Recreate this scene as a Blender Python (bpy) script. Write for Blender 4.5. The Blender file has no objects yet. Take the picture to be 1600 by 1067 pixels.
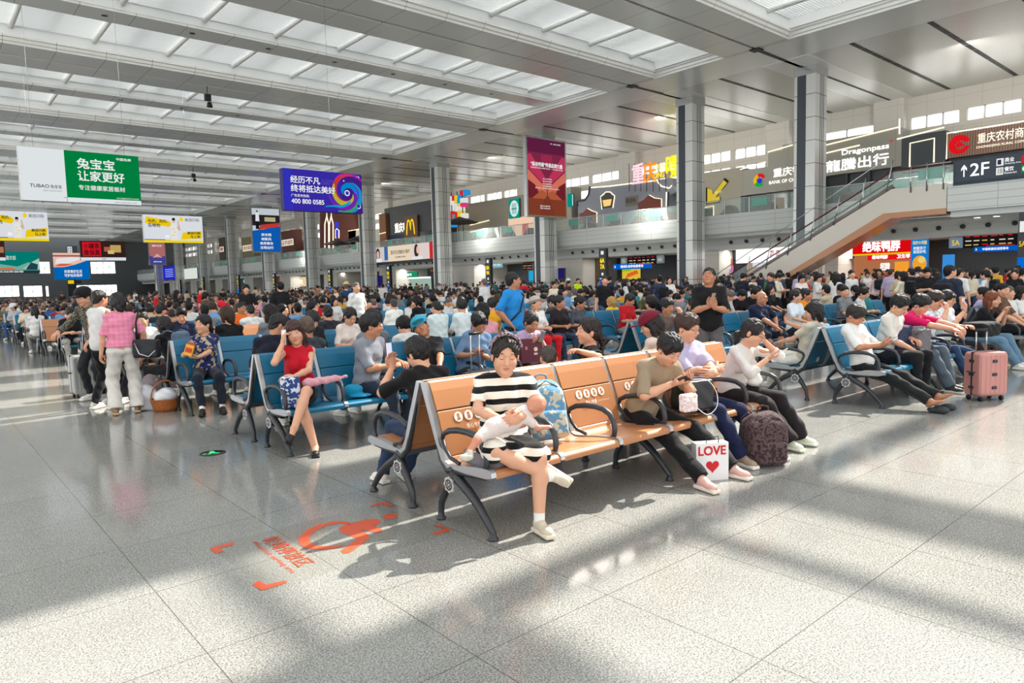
import bpy, math, random
import numpy as np
from mathutils import Vector, Matrix

# ------------------------------------------------------------------ camera, light, exposure
SC = bpy.context.scene
COL = SC.collection
R_CAM = np.array([[0.75451034, -0.0752711, 0.65195737],
                  [-0.65576449, -0.04679081, 0.75351414],
                  [-0.02621223, -0.9960647, -0.08466426]])
F_PX, CX, CY, CAM_H = 1087.0, 800.0, 533.5, 1.6
cam = bpy.data.cameras.new('camera')
cam.sensor_width = 36.0
cam.lens = F_PX / 1600.0 * 36.0
cam.clip_start = 0.05
cam.clip_end = 1000
cam_o = bpy.data.objects.new('camera', cam)
COL.objects.link(cam_o)
_m = Matrix.Identity(4)
for i in range(3):
    _m[i][0] = R_CAM[i][0]; _m[i][1] = -R_CAM[i][1]; _m[i][2] = -R_CAM[i][2]
_m[0][3] = 0; _m[1][3] = 0; _m[2][3] = CAM_H
cam_o.matrix_world = _m
SC.camera = cam_o

SC.view_settings.view_transform = 'Standard'
SC.view_settings.look = 'None'
SC.view_settings.gamma = 1.0
SC.view_settings.exposure = 0.68
SC.cycles.max_bounces = 7
SC.cycles.diffuse_bounces = 4
SC.cycles.glossy_bounces = 3
SC.cycles.transparent_max_bounces = 12
SC.cycles.transmission_bounces = 4
SC.cycles.use_denoising = True
SC.cycles.sample_clamp_indirect = 6.0
SC.cycles.caustics_reflective = False
SC.cycles.caustics_refractive = False

W = bpy.data.worlds.new('sky')
SC.world = W
W.use_nodes = True
_nt = W.node_tree
_bg = _nt.nodes['Background']
_tc = _nt.nodes.new('ShaderNodeTexCoord')
_sx = _nt.nodes.new('ShaderNodeSeparateXYZ')
_cr = _nt.nodes.new('ShaderNodeValToRGB')
_nt.links.new(_tc.outputs['Generated'], _sx.inputs[0])
_mp = _nt.nodes.new('ShaderNodeMath'); _mp.operation = 'MULTIPLY_ADD'; _mp.inputs[1].default_value = .5; _mp.inputs[2].default_value = .5
_nt.links.new(_sx.outputs['Z'], _mp.inputs[0]); _nt.links.new(_mp.outputs[0], _cr.inputs[0])
_cr.color_ramp.elements[0].color = (1.5, 1.47, 1.4, 1)      # lower half brightened to lift the ceiling, standing in for sunlit paving
_e = _cr.color_ramp.elements.new(0.49); _e.color = (1.4, 1.38, 1.32, 1)
_e = _cr.color_ramp.elements.new(0.53); _e.color = (0.95, 0.95, 0.95, 1)
_cr.color_ramp.elements[-1].color = (0.78, 0.88, 1.0, 1)
_nt.links.new(_cr.outputs[0], _bg.inputs[0])
_bg.inputs[1].default_value = SKY_STRENGTH = 1.7

sun = bpy.data.lights.new('sun', 'SUN')
sun.energy = 6.4
sun.angle = math.radians(0.6)
sun.color = (1.0, 0.94, 0.84)
sun_o = bpy.data.objects.new('sun', sun)
COL.objects.link(sun_o)
SUN_DIR = Vector((0.99, 0.06, 1.0)).normalized()      # towards the sun
sun_o.rotation_euler = SUN_DIR.to_track_quat('Z', 'Y').to_euler()
sun_o.location = (60, 10, 60)

def area_lamp(name, loc, direction, sx, sy, watts, col):
    l = bpy.data.lights.new(name, 'AREA'); l.shape = 'RECTANGLE'; l.size = sx; l.size_y = sy; l.energy = watts; l.color = col
    o = bpy.data.objects.new(name, l); COL.objects.link(o); o.location = loc
    o.rotation_euler = Vector(direction).to_track_quat('-Z', 'X').to_euler() if abs(direction[2]) < .9 else (0, 0, math.pi / 2)
    return o
for _k in range(5):      # luminaires of the upper gallery, washing the shop fronts
    _y = 14 + 22 * _k
    area_lamp('gallery_luminaire', (47.3, _y, 13.9), (1, 0, -.35), 16, .5, 620, (1.0, .95, .86))
    area_lamp('canopy_luminaire', (48.9, _y, 3.62), (0, 0, -1), 16, .5, 330, (1.0, .96, .9))
# ------------------------------------------------------------------ helpers
def _ray(x, y):
    return R_CAM @ np.array([x - CX, y - CY, F_PX])
def onZ(x, y, z=0.0):
    r = _ray(x, y); t = (z - CAM_H) / r[2]
    return Vector((r[0] * t, r[1] * t, z))
def onY(x, y, Y):
    r = _ray(x, y); t = Y / r[1]
    return Vector((r[0] * t, Y, CAM_H + r[2] * t))
def onX(x, y, X):
    r = _ray(x, y); t = X / r[0]
    return Vector((X, r[1] * t, CAM_H + r[2] * t))

def srgb(h):
    if isinstance(h, str):
        h = h.lstrip('#'); c = [int(h[i:i+2], 16) / 255 for i in (0, 2, 4)]
    else:
        c = [v / 255 for v in h]
    return tuple(v / 12.92 if v <= 0.04045 else ((v + 0.055) / 1.055) ** 2.4 for v in c)

_MATS = {}
def mat(name, col=(200, 200, 200), rough=0.5, metal=0.0, emit=0.0, bump=None, spec=0.5, var=None, alpha=1.0, sheen=0.0, trans=0.0, ior=1.45):
    """principled material; bump=(scale, strength); var=(scale, amount) mottles the colour"""
    if name in _MATS: return _MATS[name]
    m = bpy.data.materials.new(name); m.use_nodes = True
    nt = m.node_tree; b = nt.nodes['Principled BSDF']
    c = srgb(col)
    b.inputs['Base Color'].default_value = (*c, 1)
    b.inputs['Roughness'].default_value = rough
    b.inputs['Metallic'].default_value = metal
    b.inputs['Specular IOR Level'].default_value = spec
    b.inputs['Alpha'].default_value = alpha
    b.inputs['Transmission Weight'].default_value = trans
    b.inputs['IOR'].default_value = ior
    if sheen: b.inputs['Sheen Weight'].default_value = sheen
    if emit:
        b.inputs['Emission Color'].default_value = (*c, 1)
        b.inputs['Emission Strength'].default_value = emit
    if bump or var:
        tc = nt.nodes.new('ShaderNodeTexCoord')
    if bump:
        n = nt.nodes.new('ShaderNodeTexNoise'); n.inputs['Scale'].default_value = bump[0]; n.inputs['Detail'].default_value = 3
        nt.links.new(tc.outputs['Object'], n.inputs['Vector'])
        bp = nt.nodes.new('ShaderNodeBump'); bp.inputs['Strength'].default_value = bump[1]; bp.inputs['Distance'].default_value = 0.02
        nt.links.new(n.outputs['Fac'], bp.inputs['Height']); nt.links.new(bp.outputs[0], b.inputs['Normal'])
    if var:
        n = nt.nodes.new('ShaderNodeTexNoise'); n.inputs['Scale'].default_value = var[0]; n.inputs['Detail'].default_value = 4
        nt.links.new(tc.outputs['Object'], n.inputs['Vector'])
        mx = nt.nodes.new('ShaderNodeMix'); mx.data_type = 'RGBA'
        mx.inputs['A'].default_value = (*[v * (1 - var[1]) for v in c], 1)
        mx.inputs['B'].default_value = (*[min(1, v * (1 + var[1])) for v in c], 1)
        nt.links.new(n.outputs['Fac'], mx.inputs['Factor']); nt.links.new(mx.outputs['Result'], b.inputs['Base Color'])
    _MATS[name] = m
    return m
def glow(col, s=1.0):
    """lit sign face: gives off light of its own colour"""
    k = 'glow_%s_%.2f' % (col if isinstance(col, str) else '%02x%02x%02x' % tuple(col), s)
    if k in _MATS: return _MATS[k]
    m = bpy.data.materials.new(k); m.use_nodes = True
    nt = m.node_tree; nt.nodes.clear()
    e = nt.nodes.new('ShaderNodeEmission'); e.inputs[0].default_value = (*srgb(col), 1); e.inputs[1].default_value = s
    o = nt.nodes.new('ShaderNodeOutputMaterial'); nt.links.new(e.outputs[0], o.inputs[0])
    _MATS[k] = m
    return m
def flat(col, rough=0.6):
    k = 'paint_%s_%.1f' % (col if isinstance(col, str) else '%02x%02x%02x' % tuple(col), rough)
    return mat(k, col, rough)

def tag(o, label=None, cat=None, group=None, kind=None):
    if label: o['label'] = label
    if cat: o['category'] = cat
    if group: o['group'] = group
    if kind: o['kind'] = kind
    return o
def empty(name, loc=(0, 0, 0), rz=0, label=None, cat=None, group=None, kind=None):
    o = bpy.data.objects.new(name, None); COL.objects.link(o)
    o.location = loc; o.rotation_euler = (0, 0, rz); o.empty_display_size = 0.1
    return tag(o, label, cat, group, kind)

class MB:
    """mesh builder: boxes, prisms, tubes; several materials"""
    def __init__(s): s.v = []; s.f = []; s.mi = []; s.mats = []; s.sm = []
    def _m(s, m):
        if m not in s.mats: s.mats.append(m)
        return s.mats.index(m)
    def poly(s, pts, m, smooth=False):
        i = len(s.v); s.v += [tuple(p) for p in pts]; s.f.append(tuple(range(i, i + len(pts)))); s.mi.append(s._m(m)); s.sm.append(smooth)
    def add(s, vs, fs, m, smooth=False):
        i = len(s.v); k = s._m(m); s.v += [tuple(p) for p in vs]
        for f in fs: s.f.append(tuple(i + j for j in f)); s.mi.append(k); s.sm.append(smooth)
    def box(s, x0, x1, y0, y1, z0, z1, m):
        vs = [(x0, y0, z0), (x1, y0, z0), (x1, y1, z0), (x0, y1, z0), (x0, y0, z1), (x1, y0, z1), (x1, y1, z1), (x0, y1, z1)]
        s.add(vs, [(0, 3, 2, 1), (4, 5, 6, 7), (0, 1, 5, 4), (1, 2, 6, 5), (2, 3, 7, 6), (3, 0, 4, 7)], m)
    def prism(s, pts, axis, a0, a1, m, smooth=False):
        """outline pts in the plane across axis ('x': (y,z), 'y': (x,z), 'z': (x,y))"""
        def P(p, a): return (a, p[0], p[1]) if axis == 'x' else ((p[0], a, p[1]) if axis == 'y' else (p[0], p[1], a))
        n = len(pts)
        vs = [P(p, a0) for p in pts] + [P(p, a1) for p in pts]
        s.add(vs, [(i, (i + 1) % n, n + (i + 1) % n, n + i) for i in range(n)], m, smooth)
        i = len(s.v)
        s.add([P(p, a0) for p in pts], [tuple(reversed(range(n)))], m)
        s.add([P(p, a1) for p in pts], [tuple(range(n))], m)
    def tube(s, path, r, m, n=8, cap=True, flatten=None):
        path = [Vector(p) for p in path]; N = len(path)
        rs = r if isinstance(r, (list, tuple)) else [r] * N
        vs = []; up = None
        for i, p in enumerate(path):
            t = (path[min(i + 1, N - 1)] - path[max(i - 1, 0)]).normalized()
            if up is None:
                up = Vector((0, 0, 1)) if abs(t.z) < 0.9 else Vector((1, 0, 0))
            a = t.cross(up)
            if a.length < 1e-6: a = t.cross(Vector((0, 1, 0)))
            a.normalize(); b = a.cross(t).normalized(); up = b
            for k in range(n):
                th = 2 * math.pi * k / n
                q = a * math.cos(th) * rs[i] + b * math.sin(th) * rs[i]
                if flatten: q = Vector((q.x * flatten[0], q.y * flatten[1], q.z * flatten[2]))
                vs.append(p + q)
        fs = [(i * n + k, i * n + (k + 1) % n, (i + 1) * n + (k + 1) % n, (i + 1) * n + k) for i in range(N - 1) for k in range(n)]
        if cap: fs += [tuple(reversed(range(n))), tuple(range((N - 1) * n, N * n))]
        s.add(vs, fs, m, True)
    def disc(s, c, r, axis, m, n=24, r0=0.0):
        c = Vector(c)
        def P(rr, th):
            a, b = rr * math.cos(th), rr * math.sin(th)
            return c + (Vector((0, a, b)) if axis == 'x' else Vector((a, 0, b)) if axis == 'y' else Vector((a, b, 0)))
        if r0 <= 0: s.add([P(r, 2 * math.pi * i / n) for i in range(n)], [tuple(range(n))], m)
        else:
            vs = [P(r0, 2 * math.pi * i / n) for i in range(n)] + [P(r, 2 * math.pi * i / n) for i in range(n)]
            s.add(vs, [(i, (i + 1) % n, n + (i + 1) % n, n + i) for i in range(n)], m)
    def lathe(s, prof, c, m, n=16):
        """prof: (r, z) pairs"""
        vs = [(c[0] + r * math.cos(2 * math.pi * k / n), c[1] + r * math.sin(2 * math.pi * k / n), c[2] + z) for r, z in prof for k in range(n)]
        fs = [(i * n + k, i * n + (k + 1) % n, (i + 1) * n + (k + 1) % n, (i + 1) * n + k) for i in range(len(prof) - 1) for k in range(n)]
        s.add(vs, fs, m, True)
    def mesh(s, name):
        me = bpy.data.meshes.new(name); me.from_pydata(s.v, [], s.f)
        for m in s.mats: me.materials.append(m)
        me.polygons.foreach_set('material_index', s.mi); me.polygons.foreach_set('use_smooth', s.sm); me.update()
        return me
    def build(s, name, parent=None, **kw):
        o = bpy.data.objects.new(name, s.mesh(name)); COL.objects.link(o)
        if parent: o.parent = parent
        return tag(o, **kw)
def bevel(o, w=0.01, seg=2):
    b = o.modifiers.new('bevel', 'BEVEL'); b.width = w; b.segments = seg; b.limit_method = 'ANGLE'; b.angle_limit = math.radians(40)
    return o
def copy_tree(o, parent=None):
    c = o.copy(); COL.objects.link(c)
    if parent: c.parent = parent
    for ch in list(o.children): copy_tree(ch, c)
    return c

def smooth(pts, n=6):
    P = [Vector(p) for p in pts]; P = [P[0]] + P + [P[-1]]; out = []
    for i in range(1, len(P) - 2):
        for k in range(n):
            t = k / n; a, b, c, d = P[i - 1], P[i], P[i + 1], P[i + 2]
            out.append(.5 * ((2 * b) + (c - a) * t + (2 * a - 5 * b + 4 * c - d) * t * t + (3 * b - a - 3 * c + d) * t ** 3))
    return out + [P[-2]]
_TXT = {}
def text_mesh(body, bold=0.0):
    k = (body, bold)
    if k in _TXT: return _TXT[k]
    cu = bpy.data.curves.new('t', 'FONT'); cu.body = body; cu.size = 1.0; cu.offset = bold; cu.resolution_u = 3
    ob = bpy.data.objects.new('t', cu); COL.objects.link(ob)
    me = bpy.data.meshes.new_from_object(ob.evaluated_get(bpy.context.evaluated_depsgraph_get()))
    bpy.data.objects.remove(ob)
    co = np.empty(len(me.vertices) * 3); me.vertices.foreach_get('co', co); co = co.reshape(-1, 3)
    fs = [tuple(p.vertices) for p in me.polygons]
    _TXT[k] = (co[:, :2], fs)
    return _TXT[k]
def text(mb, body, origin, right, up, w, h, m, bold=0.012, lift=0.0):
    """lettering fitted in a w x h box whose lower-left corner is origin; right/up are unit vectors"""
    co, fs = text_mesh(body, 0.0)
    if len(co) == 0: return
    lo, hi = co.min(0), co.max(0); s = (hi - lo)
    s[s < 1e-6] = 1
    right, up = Vector(right), Vector(up); nrm = right.cross(up)
    o = Vector(origin) + nrm * lift
    d = bold * .55 * (w / s[0])
    for q, (dx, dy) in enumerate(((0, 0),) if bold <= .004 else ((-d, -d), (d, -d), (d, d), (-d, d), (0, 0))):     # thickened strokes
        mb.add([o + nrm * (.0003 * q) + right * ((c[0] - lo[0]) / s[0] * w + dx) + up * ((c[1] - lo[1]) / s[1] * h + dy) for c in co], fs, m)

def stamp(mb, poly, m):  # filled polygon through tessellation (handles concave outlines)
    from mathutils.geometry import tessellate_polygon
    vs = [Vector(p) for p in poly]
    mb.add(vs, [tuple(t) for t in tessellate_polygon([vs])], m)
# ------------------------------------------------------------------ setting materials
def floor_material():
    m = bpy.data.materials.new('granite_floor'); m.use_nodes = True
    nt = m.node_tree; b = nt.nodes['Principled BSDF']; L = nt.links.new; N = nt.nodes.new
    tc = N('ShaderNodeTexCoord')
    n1 = N('ShaderNodeTexNoise'); n1.inputs['Scale'].default_value = 120; n1.inputs['Detail'].default_value = 5; n1.inputs['Roughness'].default_value = 0.75
    v1 = N('ShaderNodeTexVoronoi'); v1.inputs['Scale'].default_value = 105
    n2 = N('ShaderNodeTexNoise'); n2.inputs['Scale'].default_value = 1.7; n2.inputs['Detail'].default_value = 3
    for n in (n1, v1, n2): L(tc.outputs['Object'], n.inputs['Vector'])
    r1 = N('ShaderNodeValToRGB'); e = r1.color_ramp.elements
    e[0].position = 0.36; e[0].color = (*srgb((66, 68, 68)), 1); e[1].position = 0.56; e[1].color = (*srgb((184, 183, 177)), 1)
    k = e.new(0.45); k.color = (*srgb((136, 137, 134)), 1); k = e.new(0.66); k.color = (*srgb((204, 202, 194)), 1)
    L(n1.outputs['Fac'], r1.inputs[0])
    r2 = N('ShaderNodeValToRGB'); e = r2.color_ramp.elements
    e[0].position = 0.0; e[0].color = (*srgb((130, 128, 124)), 1); e[1].position = 1.0; e[1].color = (1, 1, 1, 1)
    L(v1.outputs['Color'], r2.inputs[0])
    mx = N('ShaderNodeMix'); mx.data_type = 'RGBA'; mx.blend_type = 'MULTIPLY'; mx.inputs['Factor'].default_value = 0.45
    L(r1.outputs[0], mx.inputs['A']); L(r2.outputs[0], mx.inputs['B'])
    # slab to slab mottling
    mm = N('ShaderNodeMix'); mm.data_type = 'RGBA'; mm.blend_type = 'MULTIPLY'; mm.inputs['Factor'].default_value = 0.35
    r3 = N('ShaderNodeValToRGB'); r3.color_ramp.elements[0].color = (.72, .72, .74, 1); r3.color_ramp.elements[0].position = .3; r3.color_ramp.elements[1].position = .7
    L(n2.outputs['Fac'], r3.inputs[0]); L(mx.outputs['Result'], mm.inputs['A']); L(r3.outputs[0], mm.inputs['B'])
    # joints
    sp = N('ShaderNodeSeparateXYZ'); L(tc.outputs['Object'], sp.inputs[0])
    acc = None
    for ax, off in (('X', 0.887), ('Y', 0.597)):
        a = N('ShaderNodeMath'); a.operation = 'SUBTRACT'; a.inputs[1].default_value = off - 0.8485 * 60; L(sp.outputs[ax], a.inputs[0])
        d = N('ShaderNodeMath'); d.operation = 'DIVIDE'; d.inputs[1].default_value = 0.8485; L(a.outputs[0], d.inputs[0])
        f = N('ShaderNodeMath'); f.operation = 'FRACT'; L(d.outputs[0], f.inputs[0])
        g = N('ShaderNodeMath'); g.operation = 'PINGPONG'; g.inputs[1].default_value = 0.5; L(f.outputs[0], g.inputs[0])
        c = N('ShaderNodeMath'); c.operation = 'LESS_THAN'; c.inputs[1].default_value = 0.0030; L(g.outputs[0], c.inputs[0])
        if acc is None: acc = c
        else:
            q = N('ShaderNodeMath'); q.operation = 'MAXIMUM'; L(acc.outputs[0], q.inputs[0]); L(c.outputs[0], q.inputs[1]); acc = q
    jf = N('ShaderNodeMath'); jf.operation = 'MULTIPLY'; jf.inputs[1].default_value = 0.75; L(acc.outputs[0], jf.inputs[0])
    mj = N('ShaderNodeMix'); mj.data_type = 'RGBA'; mj.inputs['B'].default_value = (*srgb((62, 60, 56)), 1)
    L(jf.outputs[0], mj.inputs['Factor']); L(mm.outputs['Result'], mj.inputs['A'])
    L(mj.outputs['Result'], b.inputs['Base Color'])
    b.inputs['Roughness'].default_value = 0.11; b.inputs['Specular IOR Level'].default_value = 0.55
    return m

M_WHITE = mat('white_ceiling_paint', (238, 238, 235), 0.45)
M_SHEET = mat('white_sheet', (236, 238, 238), 0.5)
M_GLOSS = mat('polished_ceiling_metal', (232, 233, 231), 0.3, metal=0.25, bump=(0.6, 0.55))
M_WALL = mat('stone_wall', (206, 203, 196), 0.55, var=(3, .04))
M_CREAM = mat('cream_wall', (216, 211, 199), 0.6)
M_FASC = mat('fascia_panel', (205, 209, 207), 0.35)
M_DARK = mat('charcoal_metal', (40, 44, 50), 0.4)
M_BLACK = mat('black_strip', (18, 18, 20), 0.5)
M_SLATE = mat('slate_panel', (62, 72, 82), 0.35)
M_STEEL = mat('brushed_steel', (190, 192, 195), 0.25, metal=0.9)
M_GLASS = mat('clear_glass', (200, 225, 220), 0.03, alpha=0.22, spec=0.6)
M_PANE = mat('window_glass', (225, 240, 250), 0.05, alpha=0.15)
M_TEAL = mat('frosted_teal_glass', (110, 175, 160), 0.4)

def diffuser(name, t, clear):
    m = bpy.data.materials.new(name); m.use_nodes = True; nt = m.node_tree; nt.nodes.clear(); N = nt.nodes.new
    a = N('ShaderNodeBsdfTranslucent'); a.inputs[0].default_value = (t, t * 1.0, t * .98, 1)
    c = N('ShaderNodeBsdfTransparent'); x = N('ShaderNodeMixShader'); x.inputs[0].default_value = clear
    d = N('ShaderNodeBsdfDiffuse'); d.inputs[0].default_value = (.8, .8, .78, 1); y = N('ShaderNodeMixShader'); y.inputs[0].default_value = .3
    o = N('ShaderNodeOutputMaterial'); L = nt.links.new
    L(a.outputs[0], y.inputs[1]); L(d.outputs[0], y.inputs[2]); L(y.outputs[0], x.inputs[1]); L(c.outputs[0], x.inputs[2]); L(x.outputs[0], o.inputs[0])
    return m
M_MEMB = diffuser('milky_roof_sheet', .62, .0)  # sheet of the unseen near roof, made to stop sunbeams but pass soft light
M_MILK = diffuser('milky_rooflight', .78, .22)
def panel_mat(name, col, sx, sy, rough=0.35, axis=('Y', 'Z'), line=(120, 122, 122), w=0.012, metal=0.0, off=(0, 0)):
    """panels with thin joints every sx (along axis[0]) and sy (along axis[1])"""
    m = mat(name, col, rough, metal)
    nt = m.node_tree; b = nt.nodes['Principled BSDF']; L = nt.links.new; N = nt.nodes.new
    tc = N('ShaderNodeTexCoord'); sp = N('ShaderNodeSeparateXYZ'); L(tc.outputs['Object'], sp.inputs[0])
    acc = None
    for ax, s, of in ((axis[0], sx, off[0]), (axis[1], sy, off[1])):
        if not s: continue
        d = N('ShaderNodeMath'); d.operation = 'MULTIPLY_ADD'; d.inputs[1].default_value = 1 / s; d.inputs[2].default_value = 400 - of / s; L(sp.outputs[ax], d.inputs[0])
        f = N('ShaderNodeMath'); f.operation = 'FRACT'; L(d.outputs[0], f.inputs[0])
        c = N('ShaderNodeMath'); c.operation = 'LESS_THAN'; c.inputs[1].default_value = w / s; L(f.outputs[0], c.inputs[0])
        if acc is None: acc = c
        else:
            q = N('ShaderNodeMath'); q.operation = 'MAXIMUM'; L(acc.outputs[0], q.inputs[0]); L(c.outputs[0], q.inputs[1]); acc = q
    mj = N('ShaderNodeMix'); mj.data_type = 'RGBA'; mj.inputs['A'].default_value = (*srgb(col), 1); mj.inputs['B'].default_value = (*srgb(line), 1)
    L(acc.outputs[0], mj.inputs['Factor']); L(mj.outputs['Result'], b.inputs['Base Color'])
    return m
M_COLP = panel_mat('column_panel', (214, 216, 214), 0, 1.45, 0.3, w=0.035, line=(60, 62, 66), metal=0.25)
M_SLATC = panel_mat('slatted_ceiling_metal', (238, 238, 233), 0.23, 0, 0.3, axis=('X', 'Z'), line=(92, 92, 92), w=0.07, metal=0.3)
M_FASL = panel_mat('fascia_boards', (203, 208, 206), 3.6, 0.37, 0.35, line=(142, 146, 146), w=0.022, off=(0, 4.85))
M_BEAMP = panel_mat('beam_panel', (238, 238, 234), 2.4, 0, 0.26, axis=('X', 'Z'), line=(165, 165, 160), w=0.03, metal=0.15)
M_STONEP = panel_mat('stone_panel_wall', (208, 205, 197), 1.8, 1.1, 0.5, line=(170, 167, 160), w=0.02)

def struct(name, mb, **kw): return mb.build(name, kind='structure', **kw)

# ------------------------------------------------------------------ floor
b = MB(); b.box(-30, 75, -30, 215, -0.3, 0, floor_material()); struct('floor', b)

# ------------------------------------------------------------------ ceiling
ZC = 14.85
LINES = [22.2, 31.5] + [31.5 + 16.4 * k for k in range(1, 11)]       # beam centre lines with black slot
b = MB()
def beam(b, y, x0, x1, hw=2.05):
    m = M_BEAMP
    prof = [(-hw, ZC), (-0.11, ZC), (-0.11, ZC + .25), (0.11, ZC + .25), (0.11, ZC), (hw, ZC), (hw, ZC + .12), (hw + .13, ZC + .14), (hw + .13, ZC + .3), (hw + .27, ZC + .32), (hw + .27, ZC + .42)]
    prof += [(-hw - .27, ZC + .42), (-hw - .27, ZC + .32), (-hw - .13, ZC + .3), (-hw - .13, ZC + .14), (-hw, ZC + .12)]
    b.prism([(y + p[0], p[1]) for p in prof], 'x', x0, x1, m)
    for s in (-1, 1):
        b.box(x0, x1, min(y + s * (hw + .2), y + s * (hw + .27)), max(y + s * (hw + .2), y + s * (hw + .27)), ZC + .42, 16.4, M_SHEET)
    b.box(x0, x1, y - .1, y + .1, ZC + .2, ZC + .26, M_BLACK)
for y in LINES: beam(b, y, -30, 38.7)
struct('ceiling', b)
b = MB()
mids = [(LINES[k] + LINES[k + 1]) / 2 for k in range(1, len(LINES) - 1)]
for y in mids:
    b.box(-30, 38.7, y - .85, y + .85, 15.2, 15.9, M_BEAMP)
    for s in (-1, 1):
        b.box(-30, 38.7, y + s * .85 - .04, y + s * .85 + .04, 15.32, 16.3, M_SHEET)
    for k in range(8): b.disc((4.3 + 4.1 * k, y, 15.195), .16, 'z', M_DARK, 10)
struct('trim_1', b)
# cornice along the side aisle and its glossy soffit
b = MB()
b.prism([(38.65, ZC), (42.15, ZC), (42.15, 16.4), (38.3, 16.4), (38.3, ZC + .42), (38.38, ZC + .42), (38.38, ZC + .32), (38.52, ZC + .3), (38.52, ZC + .14), (38.65, ZC + .12)], 'y', -30, 206, M_GLOSS)
for y in LINES: b.box(38.7, 44.4, y - .12, y + .12, ZC - .03, ZC + .02, M_BLACK); b.box(38.5, 39.1, y - .3, y + .3, ZC - .06, ZC + .1, M_BLACK)
struct('trim_2', b)
b = MB(); b.box(38.24, 38.31, 8, 206, ZC + .42, 16.4, M_SHEET); struct('trim_3', b)
# louvre blades of the skylights, with round purlins
b = MB(); r = MB()
edges = []
for i in range(len(LINES) - 1):
    if i == 0: edges.append((LINES[0] + 2.3, LINES[1] - 2.3))
    else:
        mid = mids[i - 1]; edges += [(LINES[i] + 2.3, mid - .85), (mid + .85, LINES[i + 1] - 2.3)]
for (y0, y1) in edges + [(6.0, 19.9)]:
    x0 = 28.0 if y0 < 10 else -30
    n = int((y1 - y0) / .17)
    for k in range(n):
        y = y0 + (k + .5) * (y1 - y0) / n
        b.box(x0, 38.25, y - .014, y + .014, 15.76, 15.9, M_SHEET)
    for k in range(-8, 10):
        x = 5.2 + 3.83 * k
        if x > x0: r.tube([(x, y0, 15.66), (x, y1, 15.66)], .13, M_WHITE, 8)
        if x > x0: b.box(x + 1.7, x + 1.95, y0, y1, 16.1, 16.4, M_SHEET)
        if x > x0:
            for q in range(12): b.box(x + q * .32, x + q * .32 + .02, y0, y1, 15.86, 15.9, M_SHEET)
struct('ceiling_louvre', b); struct('ceiling_purlins', r)
b = MB(); b.poly([(28, 6, 17.2), (38.6, 6, 17.2), (38.6, 206, 17.2), (28, 206, 17.2)], M_MILK); b.poly([(-30, 20, 17.2), (28, 20, 17.2), (28, 206, 17.2), (-30, 206, 17.2)], M_MILK)
struct('roof_glazing', b)
# roof over the louvres: rafters carrying the glazing
b = MB()
for k in range(14):
    x = -28 + 5.1 * k
    b.box(x, x + .35, 10, 206, 18.2, 18.9, M_WHITE)
for k in range(60):
    y = 11 + 3.28 * k
    b.box(-30, 38.6, y, y + .12, 18.5, 18.75, M_WHITE)
struct('roof_rafters', b)
# unseen roof over the near end, holes cut to cast the sun patches
b = MB()
HOLES = [  # floor patches lit by the sun: x0, x1, y0, y1
    (-1.2, 1.05, 2.82, 4.12), (1.32, 9.2, 2.82, 4.12), (-2.0, .85, .2, 2.5), (2.05, 3.42, .3, 2.45), (3.68, 4.42, -1, 2.45), (5.28, 10.5, -1, 2.45),
    (-3, 9, 10.6, 11.2), (-3, 9, 12.2, 13.1), (-3, 9, 14.4, 15.6), (-3, 9, 17, 18.2), (9.2, 12.0, 2.9, 4.9), (2.6, 12, 5.7, 6.6), (4, 12, 8.0, 8.7),
    (-6, -3.3, -2, 6), (-12, -7, -4, 16)]
DX, DY = 15.7 * .99, 15.7 * .06
xs = sorted({-30, 28.0} | {h[0] + DX for h in HOLES} | {h[1] + DX for h in HOLES})
ys = sorted({-30, 19.9} | {h[2] + DY for h in HOLES} | {h[3] + DY for h in HOLES})
xs = [x for x in xs if -30 <= x <= 28]; ys = [y for y in ys if y <= 19.9]
for j in range(len(ys) - 1):
    run = None
    for i in range(len(xs)):
        solid = False
        if i < len(xs) - 1:
            cx, cy = (xs[i] + xs[i + 1]) / 2 - DX, (ys[j] + ys[j + 1]) / 2 - DY
            solid = not any(h[0] < cx < h[1] and h[2] < cy < h[3] for h in HOLES)
        if solid and run is None: run = xs[i]
        if not solid and run is not None:
            b.box(run, xs[i], ys[j], ys[j + 1], 15.62, 15.623, M_MEMB); run = None
b.box(28, 38.3, -30, 5.9, 15.5, 16.1, M_WHITE)
struct('ceiling_sun_mask', b)
# side aisle ceiling
b = MB()
b.box(42.15, 59, -30, 206, ZC, ZC + .2, M_SLATC)
struct('ceiling_side', b)
b = MB()
for y in [5.8] + LINES:
    b.box(42.15, 59, y - 1.5, y + 1.5, ZC - .03, ZC + .001, M_GLOSS)
    b.box(44, 58.9, y - .14, y + .06, ZC - .045, ZC - .03, M_BLACK)
struct('trim_4', b)
b = MB()
allL = [-10.6, 5.8] + LINES
for a, c in zip(allL, allL[1:]):
    n = 3 if c - a > 12 else 1
    for k in range(n):
        y = a + (c - a) * (k + 1) / (n + 1) + (0.15 if n == 3 else 0)
        for q in range(11): b.box(42.3 + q * 1.5, 43.72 + q * 1.5, y - .14, y + .14, ZC - .012, ZC + .01, M_BLACK)
struct('trim_5', b)

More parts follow.
